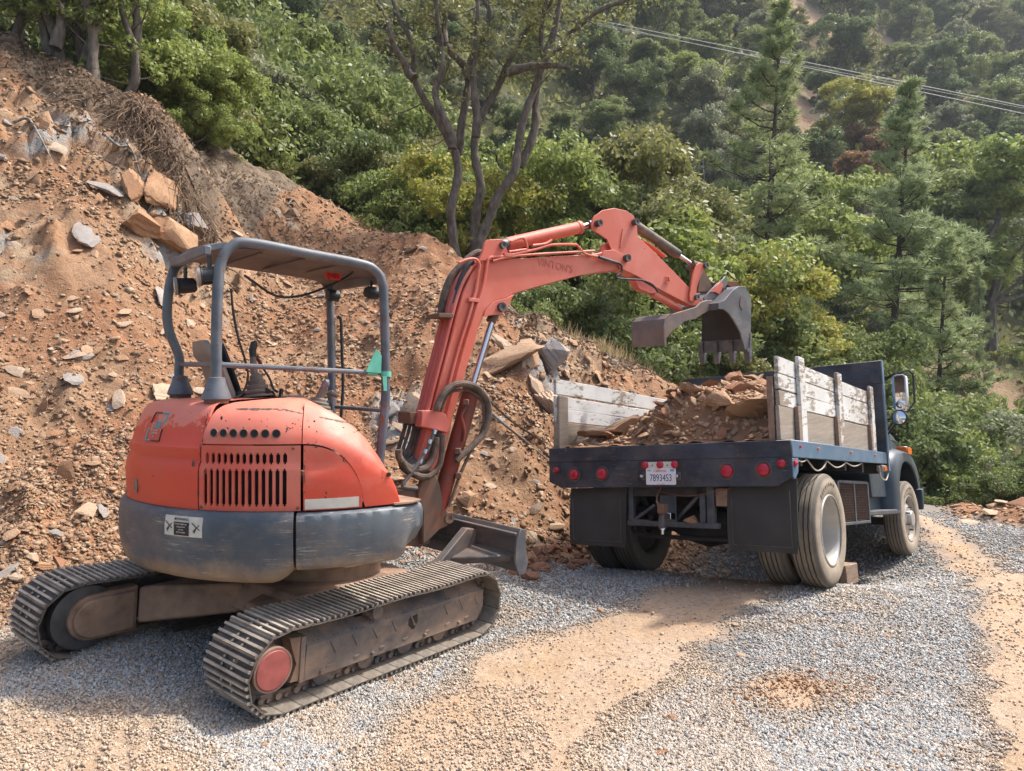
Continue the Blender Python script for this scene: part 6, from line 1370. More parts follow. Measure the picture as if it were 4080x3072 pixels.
# wiring drooping under the side rail
for k, (xa, xb, dr) in enumerate(((-.75, -.45, .02), (-.45, .15, .085), (.15, .8, .05), (.8, 1.4, .03))):
    q = T(); q.tube(spline([(xa, YR + .02, 1.10 + dz(xa)), ((xa * 2 + xb) / 3, YR + .01, 1.10 - dr + dz(xa)), ((xa + 2 * xb) / 3, YR + .01, 1.10 - dr * .9 + dz(xb)), (xb, YR + .02, 1.10 + dz(xb))], 5), .007, 5); q.build('wiring', M['wire'], TRK)
q = T(); q.tube(spline([(2.1, YR, 1.13), (2.15, YR, 1.02), (2.4, YR, .98), (2.55, YR, 1.06)], 5), .008, 5); q.build('wiring', M['wire'], TRK)
tb('clearance_lamp', M['wire'], 2.25, 2.42, YR - .01, YR + .06, 1.08, 1.15, .006); tb('clearance_lens', M['amber'], 2.27, 2.40, YR - .025, YR - .01, 1.085, 1.14, .006)
# wheel chock
p_ = TM @ Vector((.60, .06, 0)); q = MB(TM @ Matrix.Translation((.62, .02, .0)) @ Matrix.Rotation(radians(-12), 4, 'Z') @ Matrix.Rotation(radians(-4), 4, 'Y')); q.box(-.07, .16, -.12, .16, -.03, .15)
o = q.build('chock_block', M['wblock'], None, bevel=.004, smooth=30); tag(o, 'sawn wood block wedged ahead of the right rear truck tyre', 'wood block')
# ---- load of earth and shale ----
def heap(x, y):
    lx = np.where(x < .55, (x - .55) / 1.55, (x - .55) / 1.7); ly = np.where(y > .9, (y - .9) / 1.05, (y - .9) / 1.15)
    d = np.sqrt(lx ** 2 + ly ** 2); h = .035 + .74 * np.maximum(0, 1 - d) ** .9 + .12 * np.exp(-((y - 1.0) / .9) ** 2) * np.exp(-((x + .55) / .4) ** 2) + .10 * np.exp(-((y - .6) / .8) ** 2) * np.exp(-((x + .4) / .6) ** 2)
    h = h * sstep(np.minimum(x + .87, 2.42 - x), 0.0, .32) * sstep(y - .04, 0, .12) + .012
    return h + .05 * sstep(x + .87, 0, .3) * fbm(x * 4, y * 4, 4, 5) * (h > .02) + .02 * fbm(x * 14, y * 14, 3, 6)
hx_ = np.linspace(-.86, 2.4, 110); hy_ = np.linspace(.06, 2.27, 80); HXX, HYY = np.meshgrid(hx_, hy_); HH = heap(HXX, HYY) + 1.243 + .016 * (HXX + .9)
TMn = np.array(TM); Pl = np.stack([HXX, HYY, HH, np.ones_like(HH)], -1).reshape(-1, 4) @ TMn.T
def heapmat():
    m = NT('dug_earth'); c = m.mix(m.ramp(m.noise(4, 8, .7), .35, .65), (.20, .10, .055, 1), (.28, .17, .10, 1)); m.bump(m.noise(20, 6, .7), .8, .02); return m.done(c, .95, 0, .1)
M['heap'] = heapmat()
me = nmesh('earth_heap', Pl[:, :3], gridfaces(80, 110), M['heap'], True); tag(link(bpy.data.objects.new('earth_heap', me)), 'heap of dug brown earth and shale on the truck bed', 'earth load', None, 'stuff')
def on_bed(x, y, extra=0): z = float(heap(np.array([x]), np.array([y]))[0]) + 1.243 + .016 * (x + .9) + extra; return TM @ Vector((x, y, z))
r5 = np.random.default_rng(55); N = 5200; xs = r5.uniform(-.85, 1.9, N); ys = r5.uniform(.07, 2.1, N); hh = heap(xs, ys); k = hh > .03; xs, ys, hh = xs[k], ys[k], hh[k]
Pp = (np.stack([xs, ys, hh + 1.25 + .016 * (xs + .9), np.ones_like(xs)], -1) @ TMn.T)[:, :3]; e = .03
nx_ = -(heap(xs + e, ys) - heap(xs - e, ys)) / (2 * e); ny_ = -(heap(xs, ys + e) - heap(xs, ys - e)) / (2 * e); nl = np.stack([nx_, ny_, np.ones_like(nx_)], 1); nl /= np.linalg.norm(nl, axis=1)[:, None]; nl = nl @ TMn[:3, :3].T
tag(pebbles('load_chips', Pp, .025 + .09 * r5.beta(1.2, 4, len(xs)), M['rock'], 'cub', .3, .4, slab=True, normals=nl), 'small shale chips mixed into the earth on the truck bed', 'shale chips', None, 'stuff')
for i in range(230):
    x, y = r5.uniform(-.8, 1.7), r5.uniform(.12, 2.0); h = float(heap(np.array([x]), np.array([y]))[0])
    if h < .08: continue
    p_ = on_bed(x, y); put_rock('load_rock', (SL if i % 4 else BL)[i % 6], p_.x, p_.y, .09 + .22 * r5.beta(1.3, 3), 'brown shale piece lying in the load on the truck bed', 'rock', 'shale pieces loaded on the truck', ['rock', 'rockorange', 'rock', 'rock', 'rockred'][i % 5] if i % 5 else None, (nl[i % len(nl)]), .5, .08, z=p_.z)
for x, y, s, mt, blk, lab, sc in ((-.30, 1.72, .50, 'rock', 1, 'largest brown rock low on the uphill side of the truck load', (1.1, 1, .8)), (-.62, 1.95, .42, 'rock', 0, 'flat layered slab at the tail edge beside the left rack', (1.2, 1, 1)), (-.55, .30, .42, 'rock', 1, 'layered grey brown rock against the right rack at the tail', (1.2, .8, .9)), (-.62, .62, .26, 'rock', 1, 'dark upright rock near the tail edge of the load', (1, 1, 1.2)), (.0, 1.55, .34, 'rockorange', 1, 'rust brown block behind the largest rock in the load', (1.1, 1, .8)), (-.5, 1.15, .24, 'rockorange', 0, 'thin leaning slab in the middle of the tail edge', (1, 1, 1)), (.1, 1.15, .26, 'rock', 1, 'squarish tan block halfway up the heap', (1, 1, .8))):
    p_ = on_bed(x, y); put_rock('load_rock', (BL if blk else SL)[int(s * 100) % 6], p_.x, p_.y, s, lab, 'rock', None, mt, TR @ Vector((0, 0, 1)), .3, .15, z=p_.z, sc=sc)
# ================= VEGETATION =================
def leafmat(name, a, b, c=None, trans=.45):
    m = NT(name); r = m.islrand(); o = m.objrand()
    k = m.math('FRACT', m.math('ADD', r, m.math('MULTIPLY', o, .37)))
    col = m.mix(k, a + (1,), b + (1,))
    col = m.mix(m.ramp(o, 0, 1, 0, .45), col, tuple(x * y for x, y in zip(a, (1.25, 1.1, .8))) + (1,))
    if c: col = m.mix(m.ramp(m.math('FRACT', m.math('MULTIPLY', r, 5.3)), .86, .9), col, c + (1,))
    m.done(col, .5, 0, .35)
    tr = m.n.new('ShaderNodeBsdfTranslucent'); mx = m.n.new('ShaderNodeMixShader'); mx.inputs[0].default_value = trans
    m.t.links.new(col, tr.inputs[0]); m.t.links.new(m.bs.outputs[0], mx.inputs[1]); m.t.links.new(tr.outputs[0], mx.inputs[2])
    m.t.links.new(mx.outputs[0], m.n['Material Output'].inputs[0]); return m.m
M['lf_mid'] = leafmat('mid_green_leaves', (.18, .225, .07), (.29, .345, .13))
M['lf_dark'] = leafmat('dark_green_leaves', (.125, .17, .06), (.215, .265, .11))
M['lf_olive'] = leafmat('olive_leaves', (.19, .205, .075), (.30, .30, .13))
M['lf_bright'] = leafmat('bright_green_leaves', (.21, .27, .07), (.34, .40, .14), (.36, .37, .10))
M['lf_yellow'] = leafmat('yellowing_leaves', (.27, .31, .06), (.43, .40, .11), (.46, .33, .10))
M['lf_grey'] = leafmat('grey_green_leaves', (.20, .225, .13), (.31, .33, .21))
M['lf_rust'] = leafmat('rusty_leaves', (.24, .135, .06), (.32, .20, .10))
M['needle'] = leafmat('pine_needles', (.25, .31, .14), (.46, .52, .28), None, .3)
def barkmat(name, a, b, sc=10):
    m = NT(name); n = m.noise(sc, 7, .7, m.mapping((1, 1, .35))); c = m.mix(m.ramp(n, .35, .65), a + (1,), b + (1,)); m.bump(n, .8, .03); return m.done(c, .9, 0, .15)
M['bark'] = barkmat('grey_brown_bark', (.075, .058, .045), (.22, .185, .155)); M['pinebark'] = barkmat('dark_pine_bark', (.045, .034, .030), (.13, .095, .08)); M['deadwood'] = barkmat('pale_dead_wood', (.17, .15, .13), (.33, .30, .27))
M['litter'] = leafmat('dry_leaf_litter', (.16, .11, .075), (.33, .25, .18)); M['root'] = barkmat('brown_roots', (.08, .045, .028), (.24, .165, .11)); M['straw'] = leafmat('dry_straw', (.38, .29, .15), (.52, .42, .25))
def leaves(C_, R_, n, s, seed, flat=.75, up=.25):
    """leaf-sized quads spread through clumps: centres C_ (m,3), radii R_ (m,), n leaves per clump"""
    r = np.random.default_rng(seed); m = len(C_); N = m * n
    d = r.normal(size=(N, 3)); d /= np.linalg.norm(d, axis=1)[:, None]; d[:, 2] = d[:, 2] * .9 + .1
    P = np.repeat(C_, n, 0) + d * (np.repeat(R_, n) * r.uniform(.35, 1, N) ** .6)[:, None] * np.array([1, 1, flat])
    nz = d + r.normal(size=(N, 3)) * .9 + np.array([0, 0, up]); nz /= np.linalg.norm(nz, axis=1)[:, None]
    t = r.normal(size=(N, 3)); t -= (t * nz).sum(1)[:, None] * nz; t /= np.linalg.norm(t, axis=1)[:, None]; b = np.cross(nz, t)
    L = (s * r.uniform(.6, 1.3, N))[:, None]; V = np.stack([P - t * L, P + b * L * .5 + nz * L * .12, P + t * L, P - b * L * .5 + nz * L * .12], 1).reshape(-1, 3)
    return V
def leafmesh(name, V, mat): return nmesh(name, V, np.arange(len(V)).reshape(-1, 4), mat)
def lobes(seed, nl, nc, R, H, z0, spread=.62, lr=.42, cr=.3):
    r = np.random.default_rng(seed); Cs, Rs = [], []
    for i in range(nl):
        a = r.uniform(0, 2 * pi); q = r.uniform(.15, 1) ** .6 * spread; zc = z0 + H * r.uniform(.12, .86); k = 1 - .55 * abs((zc - z0) / H - .45)
        c = np.array([cos(a) * q * R * k, sin(a) * q * R * k, zc]); L = R * lr * r.uniform(.7, 1.25)
        for j in range(nc):
            d = r.normal(size=3); d /= np.linalg.norm(d); d[2] = abs(d[2]) * .9 if r.uniform() < .72 else d[2]
            Cs.append(c + d * L * np.array([1, 1, .75]) * r.uniform(.75, 1.05)); Rs.append(R * cr * r.uniform(.45, .95) * .5)
    return np.array(Cs), np.array(Rs)
def trunkmesh(name, seed, R, H, z0, mat, nb=7, r0=.16):
    r = random.Random(seed); q = MB(); top = z0 + H * .75; pts = [Vector((0, 0, -.5))]; p_ = Vector((0, 0, 0))
    for k in range(6): pts.append(Vector((r.uniform(-.12, .12) * R * k / 4, r.uniform(-.12, .12) * R * k / 4, top * k / 5)))
    q.tube(spline(pts, 3), [r0 * (1 - .75 * i / 18) for i in range(19)], 6)
    for i in range(nb):
        a = r.uniform(0, 6.28); s = pts[2 + i % 4]; e = Vector((cos(a) * R * .7, sin(a) * R * .7, min(z0 + H * .85, s.z + R * r.uniform(.3, .8)))); m_ = (s + e) / 2 + Vector((0, 0, -.1 * R)) + Vector((r.uniform(-.1, .1), r.uniform(-.1, .1), 0)) * R
        pp = spline([s, m_, e], 4); q.tube(pp, [r0 * .45 * (1 - .85 * k / (len(pp) - 1)) for k in range(len(pp))], 4)
    o = q.build(name, mat, None, smooth=50); me = o.data; bpy.data.objects.remove(o); return me
BROAD = []
for s in range(6):
    Cc, Rr = lobes(100 + s, 11 + s % 3, 13, 2.6, 4.6, .6); BROAD.append((leafmesh('crown', leaves(Cc, Rr * 1.5, 150, .082, 200 + s), M['lf_mid']), trunkmesh('trunk', s, 2.6, 4.6, .6, M['bark'])))
BUSH = []
for s in range(4):
    Cc, Rr = lobes(300 + s, 12, 14, 1.3, 1.9, .05, .75); BUSH.append((leafmesh('crown', leaves(Cc, Rr * 1.45, 160, .034, 400 + s), M['lf_mid']), trunkmesh('trunk', 50 + s, 1.3, 1.6, .0, M['bark'], 6, .05)))
def put_tree(name, proto, x, y, z, s, rz, mat, label, cat, group=None, sz=None, lean=(0, 0), parts=('crown', 'trunk')):
    o = bpy.data.objects.new(name, None); link(o); o.location = (x, y, z); o.rotation_euler = (lean[0], lean[1], rz if not lean[1] else 0); o.scale = (s, s, sz or s); tag(o, label, cat, group)
    for me, nm in zip(proto, parts):
        if me is None: continue
        c = bpy.data.objects.new(nm, me); link(c); c.parent = o
        if mat and nm == 'crown': c.material_slots[0].link = 'OBJECT'; c.material_slots[0].material = M[mat]
    return o
def tz(x, y): return float(terrain(np.array([float(x)]), np.array([float(y)]))[0])
# --- pines ---
def pine_mesh(seed, H, R, wsp, z0, tuft=.19, nn_=22, dens=1.0):
    r = np.random.default_rng(seed); q = MB(); q.tube([(0, 0, -1), (0, 0, H * .5), (.05, 0, H)], [.24 * H / 22, .14 * H / 22, .02], 8); T_ = []
    z = z0
    while z < H - .3:
        t = (z - z0) / (H - z0); L = R * (1.0 - t) ** .72 * (.86 + .14 * sin(t * 11 + seed)); L = max(L, .25)
        nb = int(r.integers(3, 7)) if t < .85 else 4
        for i in range(nb):
            a = r.uniform(0, 6.28); l = L * r.uniform(.45, 1.2); up = .10 + .55 * t; zz = z + r.uniform(-.2, .2)
            pts = [Vector((cos(a) * l * k, sin(a) * l * k, zz + l * (up * k * k - .12 * k))) for k in (0, .35, .7, 1)]
            q.tube(pts, [.045 * l / 3 + .012, .03 * l / 3 + .008, .018, .006], 4, False)
            m = max(2, int(7 * l / 3 * dens))
            for j in range(m + 2):
                k = r.uniform(.32, 1) ** .8; side = r.normal() * .22 * l * (1.1 - k * .6); p_ = pts[0].lerp(pts[-1], k); T_.append((p_.x - sin(a) * side, p_.y + cos(a) * side, zz + l * (up * k * k - .12 * k) + r.uniform(0, .16)))
            T_.append(tuple(pts[-1]))
        z += wsp * r.uniform(.8, 1.2) * (1 if t < .8 else .7)
    for k in range(6): T_.append((r.normal() * .08, r.normal() * .08, H - .1 * k))
    T_ = np.array(T_); N = len(T_) * nn_; c = np.repeat(T_, nn_, 0); d = r.normal(size=(N, 3)); d[:, 2] = d[:, 2] * .8 + .45; d /= np.linalg.norm(d, axis=1)[:, None]
    w_ = np.cross(d, r.normal(size=(N, 3))); w_ /= np.linalg.norm(w_, axis=1)[:, None]; L = tuft * r.uniform(.7, 1.25, N)[:, None]
    V = np.stack([c - w_ * .016, c + w_ * .016, c + d * L + w_ * .008, c + d * L - w_ * .008], 1).reshape(-1, 3)
    o = q.build('trunk', M['pinebark'], None, smooth=50); tm_ = o.data; bpy.data.objects.remove(o)
    return (leafmesh('crown', V, M['needle']), tm_)
PINE = [pine_mesh(1, 23, 4.3, .50, 4.5, .28, 26, 2.3), pine_mesh(2, 21, 4.2, .50, 3.0, .28, 26, 2.3), pine_mesh(3, 13, 2.7, .42, 1.5, .21, 24, 2.1)]
def pine(i, u, vt, Y, label, H0, name='pine_tree', wd=1.0, lean=0):
    x = (u - 2040) / F * Y; top = CAMZ - (vt - 1536) / F * Y; z = tz(x, Y) - .2; s = (top - z) / H0
    put_tree(name, PINE[i], x, Y, z, s * wd, random.uniform(0, 6), None, label, 'pine tree', None, sz=s, lean=(0, lean))
pine(0, 2985, 20, 31, 'tallest pine, standing behind the raised bucket', 23, lean=.055, wd=1.12)
pine(1, 3500, 315, 29, 'tall pine behind the wing mirror of the truck', 21, lean=.06, wd=1.15)
pine(2, 3700, 930, 24.5, 'slender pine right of the truck mirror, in front of the taller one', 13, lean=.045, wd=1.12)
pine(2, 3165, 1130, 27, 'small young pine directly above the bulkhead of the truck', 13, wd=.7)
pine(2, 3900, 1040, 40, 'thin young pine at the edge of the shaded trees', 13, wd=.6)
pine(0, 1300, 60, 62, 'distant pine above the middle of the cut', 23, wd=.9)
pine(1, 3890, 820, 60, 'distant pine on the slope far behind the truck cab', 21)
pine(2, 2850, 1180, 25, 'young pine hidden in the brush under the bucket', 13, wd=.8)
# --- trees across the gully ---
rt = np.random.default_rng(12); placed = []; tries = 0
kinds = ['lf_mid', 'lf_dark', 'lf_olive', 'lf_grey', 'lf_mid', 'lf_dark', 'lf_bright', 'lf_dark']
LAB = {'lf_mid': 'mid green round crowned oak on the hillside across the gully', 'lf_dark': 'dark green dense live oak on the hillside across the gully', 'lf_olive': 'olive green scrub oak on the hillside across the gully', 'lf_grey': 'pale grey green chaparral bush on the hillside across the gully', 'lf_bright': 'bright fresh green tree on the hillside across the gully', 'lf_yellow': 'yellow green tree on the hillside', 'lf_rust': 'rusty brown'}
NC = 9000; CY = 24 + 150 * rt.uniform(0, 1, NC) ** 1.15; CX = rt.uniform(-.80, .80, NC) * CY; CZ = terrain(CX, CY); CV = 1536 - (CZ + 2 - CAMZ) / CY * F
ok = ~((CX / CY > .60) & (CX / CY < .74) & (CY < 58)) & ~((CY < 32) & (CX < -4)) & (CV > -260) & (CV < 2000) & (baremask(CX, CY) < .02)
for x, Y, z in zip(CX[ok], CY[ok], CZ[ok]):
    if len(placed) >= 285: break
    md = 2.5 + .033 * Y
    if placed and (((np.array(placed) - (x, Y)) ** 2).sum(1) < md * md).any(): continue
    placed.append((x, Y)); far = min(1, max(0, (Y - 40) / 90)); kk = kinds[int(rt.integers(len(kinds)))]
    if Y > 80 and kk == 'lf_bright': kk = 'lf_grey'
    s = rt.uniform(.7, 1.25) * (1 + .8 * far)
    put_tree('broadleaf_tree', BROAD[int(rt.integers(6))], x, Y, z - .6, s, rt.uniform(0, 6.28), kk, LAB[kk], 'tree', kk[3:] + ' trees across the gully', sz=s * rt.uniform(.8, 1.25))
# --- trees that stand out ---
def at(u, vb, Y, H, proto, mat, label, name='broadleaf_tree', cat='tree', H0=5.2, wd=1.0, usegz=False):
    """crown top at photo height vb"""
    x = (u - 2040) / F * Y; top = CAMZ - (vb - 1536) / F * Y; s = H / H0; put_tree(name, proto, x, Y, top - H, s * wd, random.uniform(0, 6), mat, label, cat, None, sz=s)
at(3400, 335, 70, 8.5, BROAD[0], 'lf_yellow', 'lone lime yellow tree beside the bare strip high on the hillside')
at(3490, 500, 68, 6.5, BROAD[1], 'lf_rust', 'rust brown withered tree below the lime yellow one')
at(3440, 620, 60, 5.5, BROAD[2], 'lf_rust', 'smaller rust brown tree beneath the withered one')
at(3950, 600, 47, 12, BROAD[3], 'lf_bright', 'very large fresh green tree at the right edge, above the shaded trees', wd=1.1)
at(3700, 690, 50, 10, BROAD[5], 'lf_mid', 'large green tree left of the very large one at the right edge')
at(3270, 670, 40, 10, BROAD[4], 'lf_bright', 'bright green tree between the two tall pines')
at(3960, 1370, 56, 5, BROAD[0], 'lf_bright', 'low bright green tree above the pale dirt slope on the right')
at(3000, 1050, 22, 4.2, BUSH[0], 'lf_yellow', 'yellowing orange tinged bush right of the bucket', 'bush', 'bush', 1.9)
at(2900, 1110, 21, 4.0, BUSH[3], 'lf_yellow', 'yellowish bush tucked behind the bucket', 'bush', 'bush', 1.9)
at(2760, 870, 21, 5.8, BUSH[1], 'lf_bright', 'light green bush rising behind the bucket cylinder', 'bush', 'bush', 1.9)
at(2560, 800, 22, 5.2, BUSH[2], 'lf_olive', 'yellow flowered olive bush behind the stick of the excavator', 'bush', 'bush', 1.9)
BU = [ # u, v of the top, Y, height, proto, material, label
 (2050, 560, 19.5, 5.2, 0, 'lf_bright', 'bright leaved tree between the grey stems and the boom'),
 (2250, 640, 21, 5.5, 1, 'lf_mid', 'green tree right of the grey stems above the boom'),
 (2420, 560, 23, 6.5, 2, 'lf_olive', 'olive tree above the tip of the boom'),
 (1850, 660, 18.6, 3.6, 3, 'lf_yellow', 'bush with yellow leaf tips at the foot of the grey stems'),
 (1650, 640, 19, 3.3, 1, 'lf_bright', 'leafy bush left of the grey stems on the crest'),
 (1500, 560, 21, 4.2, 0, 'lf_dark', 'dark bush behind the crest left of the grey stems'),
 (1330, 560, 20.5, 3.2, 2, 'lf_olive', 'pale olive bush on the crest of the cut'),
 (1220, 430, 21.5, 4.0, 3, 'lf_mid', 'dense round green bush where the crest of the cut dips'),
 (1060, 350, 22, 4.8, 1, 'lf_dark', 'dark green bush above the upper end of the raw slope'),
 (930, 180, 22, 6.0, 0, 'lf_grey', 'tall silvery green tree near the top of the raw slope'),
 (1130, 60, 27, 8.5, 2, 'lf_mid', 'tall light green tree behind the raw slope'),
 (1420, 250, 27, 7, 3, 'lf_mid', 'rounded green tree left of the grey stems'),
 (820, 60, 20.5, 6.6, 1, 'lf_mid', 'green tree behind the overhanging root mat'),
 (720, 130, 16.5, 2.6, 3, 'lf_bright', 'bush with large pale leaves right of the oak trunks'),
 (640, 60, 15.8, 3.0, 0, 'lf_bright', 'pale leaved bush next to the leaning right oak trunk'),
 (760, 330, 15.5, 1.5, 2, 'lf_bright', 'small yellow green bush hanging over the crest end'),
 (520, -30, 17.5, 4.5, 2, 'lf_olive', 'olive crown behind the leaning oak trunk'),
 (300, -200, 17.5, 5.0, 1, 'lf_dark', 'dark crown behind the oak trunks'),
 (60, -250, 17, 5.0, 0, 'lf_dark', 'dark crown in the top left corner'),
 (150, -60, 20, 4.5, 3, 'lf_mid', 'green bush seen between the left oak trunks'),
 (2150, 1120, 15.5, 2.8, 0, 'lf_dark', 'dark shiny leaved bush under the boom'),
 (2080, 1180, 14.8, 1.8, 1, 'lf_mid', 'small green bush on the crest right of the boom knee'),
 (2330, 1080, 16.5, 3.6, 2, 'lf_dark', 'dark bush beneath the boom tip'),
 (2480, 1180, 17, 3.6, 3, 'lf_mid', 'green bush above the left truck rack'),
 (2620, 1250, 18, 4.0, 0, 'lf_dark', 'dark brush under the thumb of the bucket'),
 (2760, 1330, 17.5, 3.6, 1, 'lf_olive', 'olive brush beneath the bucket teeth'),
 (2950, 1380, 19, 4.0, 2, 'lf_yellow', 'yellow flecked brush left of the white rack stake'),
 (3120, 1330, 21, 4.6, 3, 'lf_mid', 'green brush directly behind the right rack'),
 (3300, 1300, 22, 5.0, 0, 'lf_dark', 'dark brush behind the bulkhead'),
 (3620, 1560, 19, 4.2, 1, 'lf_dark', 'dark brush behind the wing mirrors'),
 (3560, 1380, 22, 5.0, 2, 'lf_mid', 'green brush above the truck mirrors'),
 (3740, 1760, 17.5, 2.8, 3, 'lf_bright', 'bright low bush just past the truck hood'),
 (3830, 1770, 18.5, 2.4, 0, 'lf_grey', 'grey green bush behind the outer berm'),
 (3960, 1780, 17.5, 2.4, 1, 'lf_dark', 'dark green bush behind the berm near the right edge'),
 (4110, 1700, 17.5, 3.0, 2, 'lf_grey', 'silvery bush cut by the right edge of the view'),
 (3890, 1850, 16, 1.8, 2, 'lf_mid', 'low green bush touching the berm rocks'),
 (4020, 1860, 15.5, 1.8, 3, 'lf_dark', 'low dark bush touching the red block on the berm'),
 (3700, 1850, 16.5, 2.2, 0, 'lf_bright', 'low bright shrub at the end of the road'),
]
for u, v, Y, H, pi_, mt, lab in BU: at(u, v, Y, H, BUSH[pi_], mt, lab, 'bush' if H < 4.5 else 'broadleaf_tree', 'bush' if H < 4.5 else 'tree', 1.95, wd=.95 if H < 5 else .85)
# --- oak trunks on the left and the bare stemmed tree in the middle ---
def stems(name, paths, Y, r0, label, leafspec, conv, mat='lf_mid', dY=.3, leaf=.055):
    base = px(*conv(*paths[0][0]), Y); o = empty(name, base, label, 'tree'); o['_o'] = tuple(base); rr_ = random.Random(4); allp = []
    for i, (path, ra) in enumerate([(p_, r0 * (1 - .12 * (k > 2))) for k, p_ in enumerate(paths)]):
        Yi = Y + dY * rr_.uniform(-1, 1) * (i > 0)
        w = spline([px(*conv(x, y), Yi + .25 * k / len(path) * rr_.uniform(-1, 1)) for k, (x, y) in enumerate(path)], 4); n = len(w); rs = [ra * (1 - .68 * k / n) * (1 + .10 * sin(k * 1.7 + i)) for k in range(n)]
        q = MB(); q.tube(w, rs, 9); q.build('stem', M['bark'], o, smooth=60); allp += [(p_, k / n) for k, p_ in enumerate(w)]
    # branchlets
    q = MB(); Cc, Rr = [], []
    for p_, t in allp:
        if t < leafspec[0] or rr_.random() > leafspec[1]: continue
        d = Vector((rr_.uniform(-1, 1), rr_.uniform(-.7, .7), rr_.uniform(-.1, .9))).normalized(); L = rr_.uniform(.4, 1.3) * leafspec[2]
        e = p_ + d * L; m_ = p_ + d * L * .5 + Vector((0, 0, -.05)) * L; q.tube([p_, m_, e], [.018, .012, .004], 4, False)
        for j in range(3): Cc.append(tuple(m_.lerp(e, rr_.uniform(.2, 1.15)) + Vector((rr_.uniform(-.2, .2), rr_.uniform(-.2, .2), rr_.uniform(-.15, .2))) * leafspec[2])); Rr.append(rr_.uniform(.16, .36) * leafspec[2])
    q.build('branches', M['bark'], o, smooth=0)['kind'] = 'stuff'
    V = leaves(np.array(Cc), np.array(Rr), leafspec[3], leaf, 77) - np.array(base)[None]
    c = bpy.data.objects.new('crown', leafmesh('crown', V, M[mat])); link(c); c.parent = o; return o
z8_ = lambda x, y: (1400 + x * .7804, y * .7804)
stems('multi_stemmed_tree', [
 [(545, 1420), (540, 1350), (515, 1180), (510, 1050), (545, 900), (530, 780), (490, 700), (440, 610), (380, 520), (320, 400), (318, 290), (295, 190), (240, 80), (205, -20), (180, -120)],
 [(620, 1330), (620, 1240), (635, 1100), (660, 950), (630, 800), (635, 680), (680, 560), (750, 440), (800, 320), (870, 190), (960, 90), (1010, 20), (1060, -80)],
 [(640, 1330), (660, 1230), (690, 1150), (750, 1000), (830, 880), (850, 760), (880, 600), (930, 470), (960, 380), (1000, 290), (1080, 230), (1110, 180), (1200, 100), (1290, 40), (1400, 0), (1480, -60)],
 [(515, 760), (510, 690), (470, 600), (435, 520), (430, 440), (465, 350), (460, 220), (440, 100), (435, -80)],
 [(635, 700), (640, 600), (625, 450), (625, 300), (640, 150), (650, -80)],
 [(545, 790), (560, 650), (575, 560), (600, 400), (610, 300), (665, 250), (690, 150), (705, 60), (680, 0), (690, -80)],
 [(858, 850), (910, 740), (940, 620), (940, 500), (960, 400), (985, 300), (970, 240), (970, 150), (985, 60), (1010, -80)],
 [(985, 300), (1030, 180), (1055, 60), (1080, -80)],
 [(320, 400), (290, 370), (265, 310), (210, 220), (185, 100), (130, 20)],
 [(600, 400), (570, 330), (490, 240), (475, 150), (480, 60), (470, -60)],
 [(800, 370), (880, 345), (960, 335), (1050, 335), (1120, 350)],
], 16.6, .125, 'grey barked tree of several tall bare stems above the boom', (.42, .55, 1.0, 26), z8_, 'lf_olive', .45, .05)
z7_ = lambda x, y: (x * .9602, y * .9602)
stems('oak_tree', [
 [(285, 420), (270, 370), (250, 250), (215, 100), (165, 0), (130, -120)],
 [(335, 420), (335, 360), (345, 250), (320, 130), (320, 0), (310, -120)],
 [(400, 440), (395, 380), (385, 260), (385, 150), (355, 0), (340, -120)],
 [(345, 300), (375, 180), (420, 60), (440, -60)], [(215, 240), (190, 150), (175, 40), (160, -80)], [(230, 200), (255, 80), (230, -60)],
], 13.3, .135, 'clump of grey oak trunks on top of the cut', (.45, .8, .8, 46), z7_, 'lf_mid', .3, .05)
stems('oak_tree', [[(510, 470), (520, 420), (560, 330), (555, 200), (510, 60), (490, -60)], [(555, 220), (570, 120), (560, -40)]], 13.8, .12, 'single dark leaning trunk right of the oak clump', (.3, .9, .8, 46), z7_, 'lf_bright', .2, .05)
stems('oak_tree', [[(30, 240), (60, 190), (85, 90), (120, 0), (140, -100)]], 13.6, .13, 'crooked trunk in the top left corner', (.3, .9, .8, 40), z7_, 'lf_dark', .2, .05)
# dead bare trees
def deadtree(u, vb, vt, Y, seed, label):
    r = random.Random(seed); base = px(u, vb, Y); o = empty('dead_tree', base, label, 'tree'); o['_o'] = tuple(base); H = (vb - vt) / F * Y; q = MB()
    def grow(p_, d, L, rad, dep):
        pts = [p_]
        for k in range(4): d = (d + Vector((r.uniform(-.35, .35), r.uniform(-.35, .35), r.uniform(-.1, .25)))).normalized(); pts.append(pts[-1] + d * L / 4)
        q.tube(pts, [rad * (1 - .12 * k) for k in range(5)], 4, False)
        if dep:
            for _ in range(3): grow(pts[r.choice((2, 3, 4))], (d + Vector((r.uniform(-1, 1), r.uniform(-1, 1), r.uniform(-.2, .6)))).normalized(), L * r.uniform(.5, .75), rad * .5, dep - 1)
    grow(base, Vector((0, 0, 1)), H * .5, .07 * H / 5, 4); q.build('branches', M['deadwood'], o, smooth=0)['kind'] = 'stuff'
deadtree(2650, 700, 330, 30, 1, 'pale dead tree above the tip of the stick'); deadtree(2180, 840, 640, 18, 2, 'pale bare branch tree behind the boom'); deadtree(2560, 1500, 1180, 15.6, 3, 'tangle of bare brown twigs under the thumb'); deadtree(2740, 1560, 1320, 16, 4, 'bare twiggy shrub below the bucket'); deadtree(2800, 760, 560, 44, 5, 'small dead tree left of the tallest pine')
deadtree(1480, 780, 520, 24, 6, 'dead grey shrub in front of the dark trees'); deadtree(3980, 1950, 1800, 13, 7, 'bleached branch sticking out over the berm'); deadtree(2400, 1330, 1050, 15, 8, 'twiggy bare shrub left of the thumb plate')
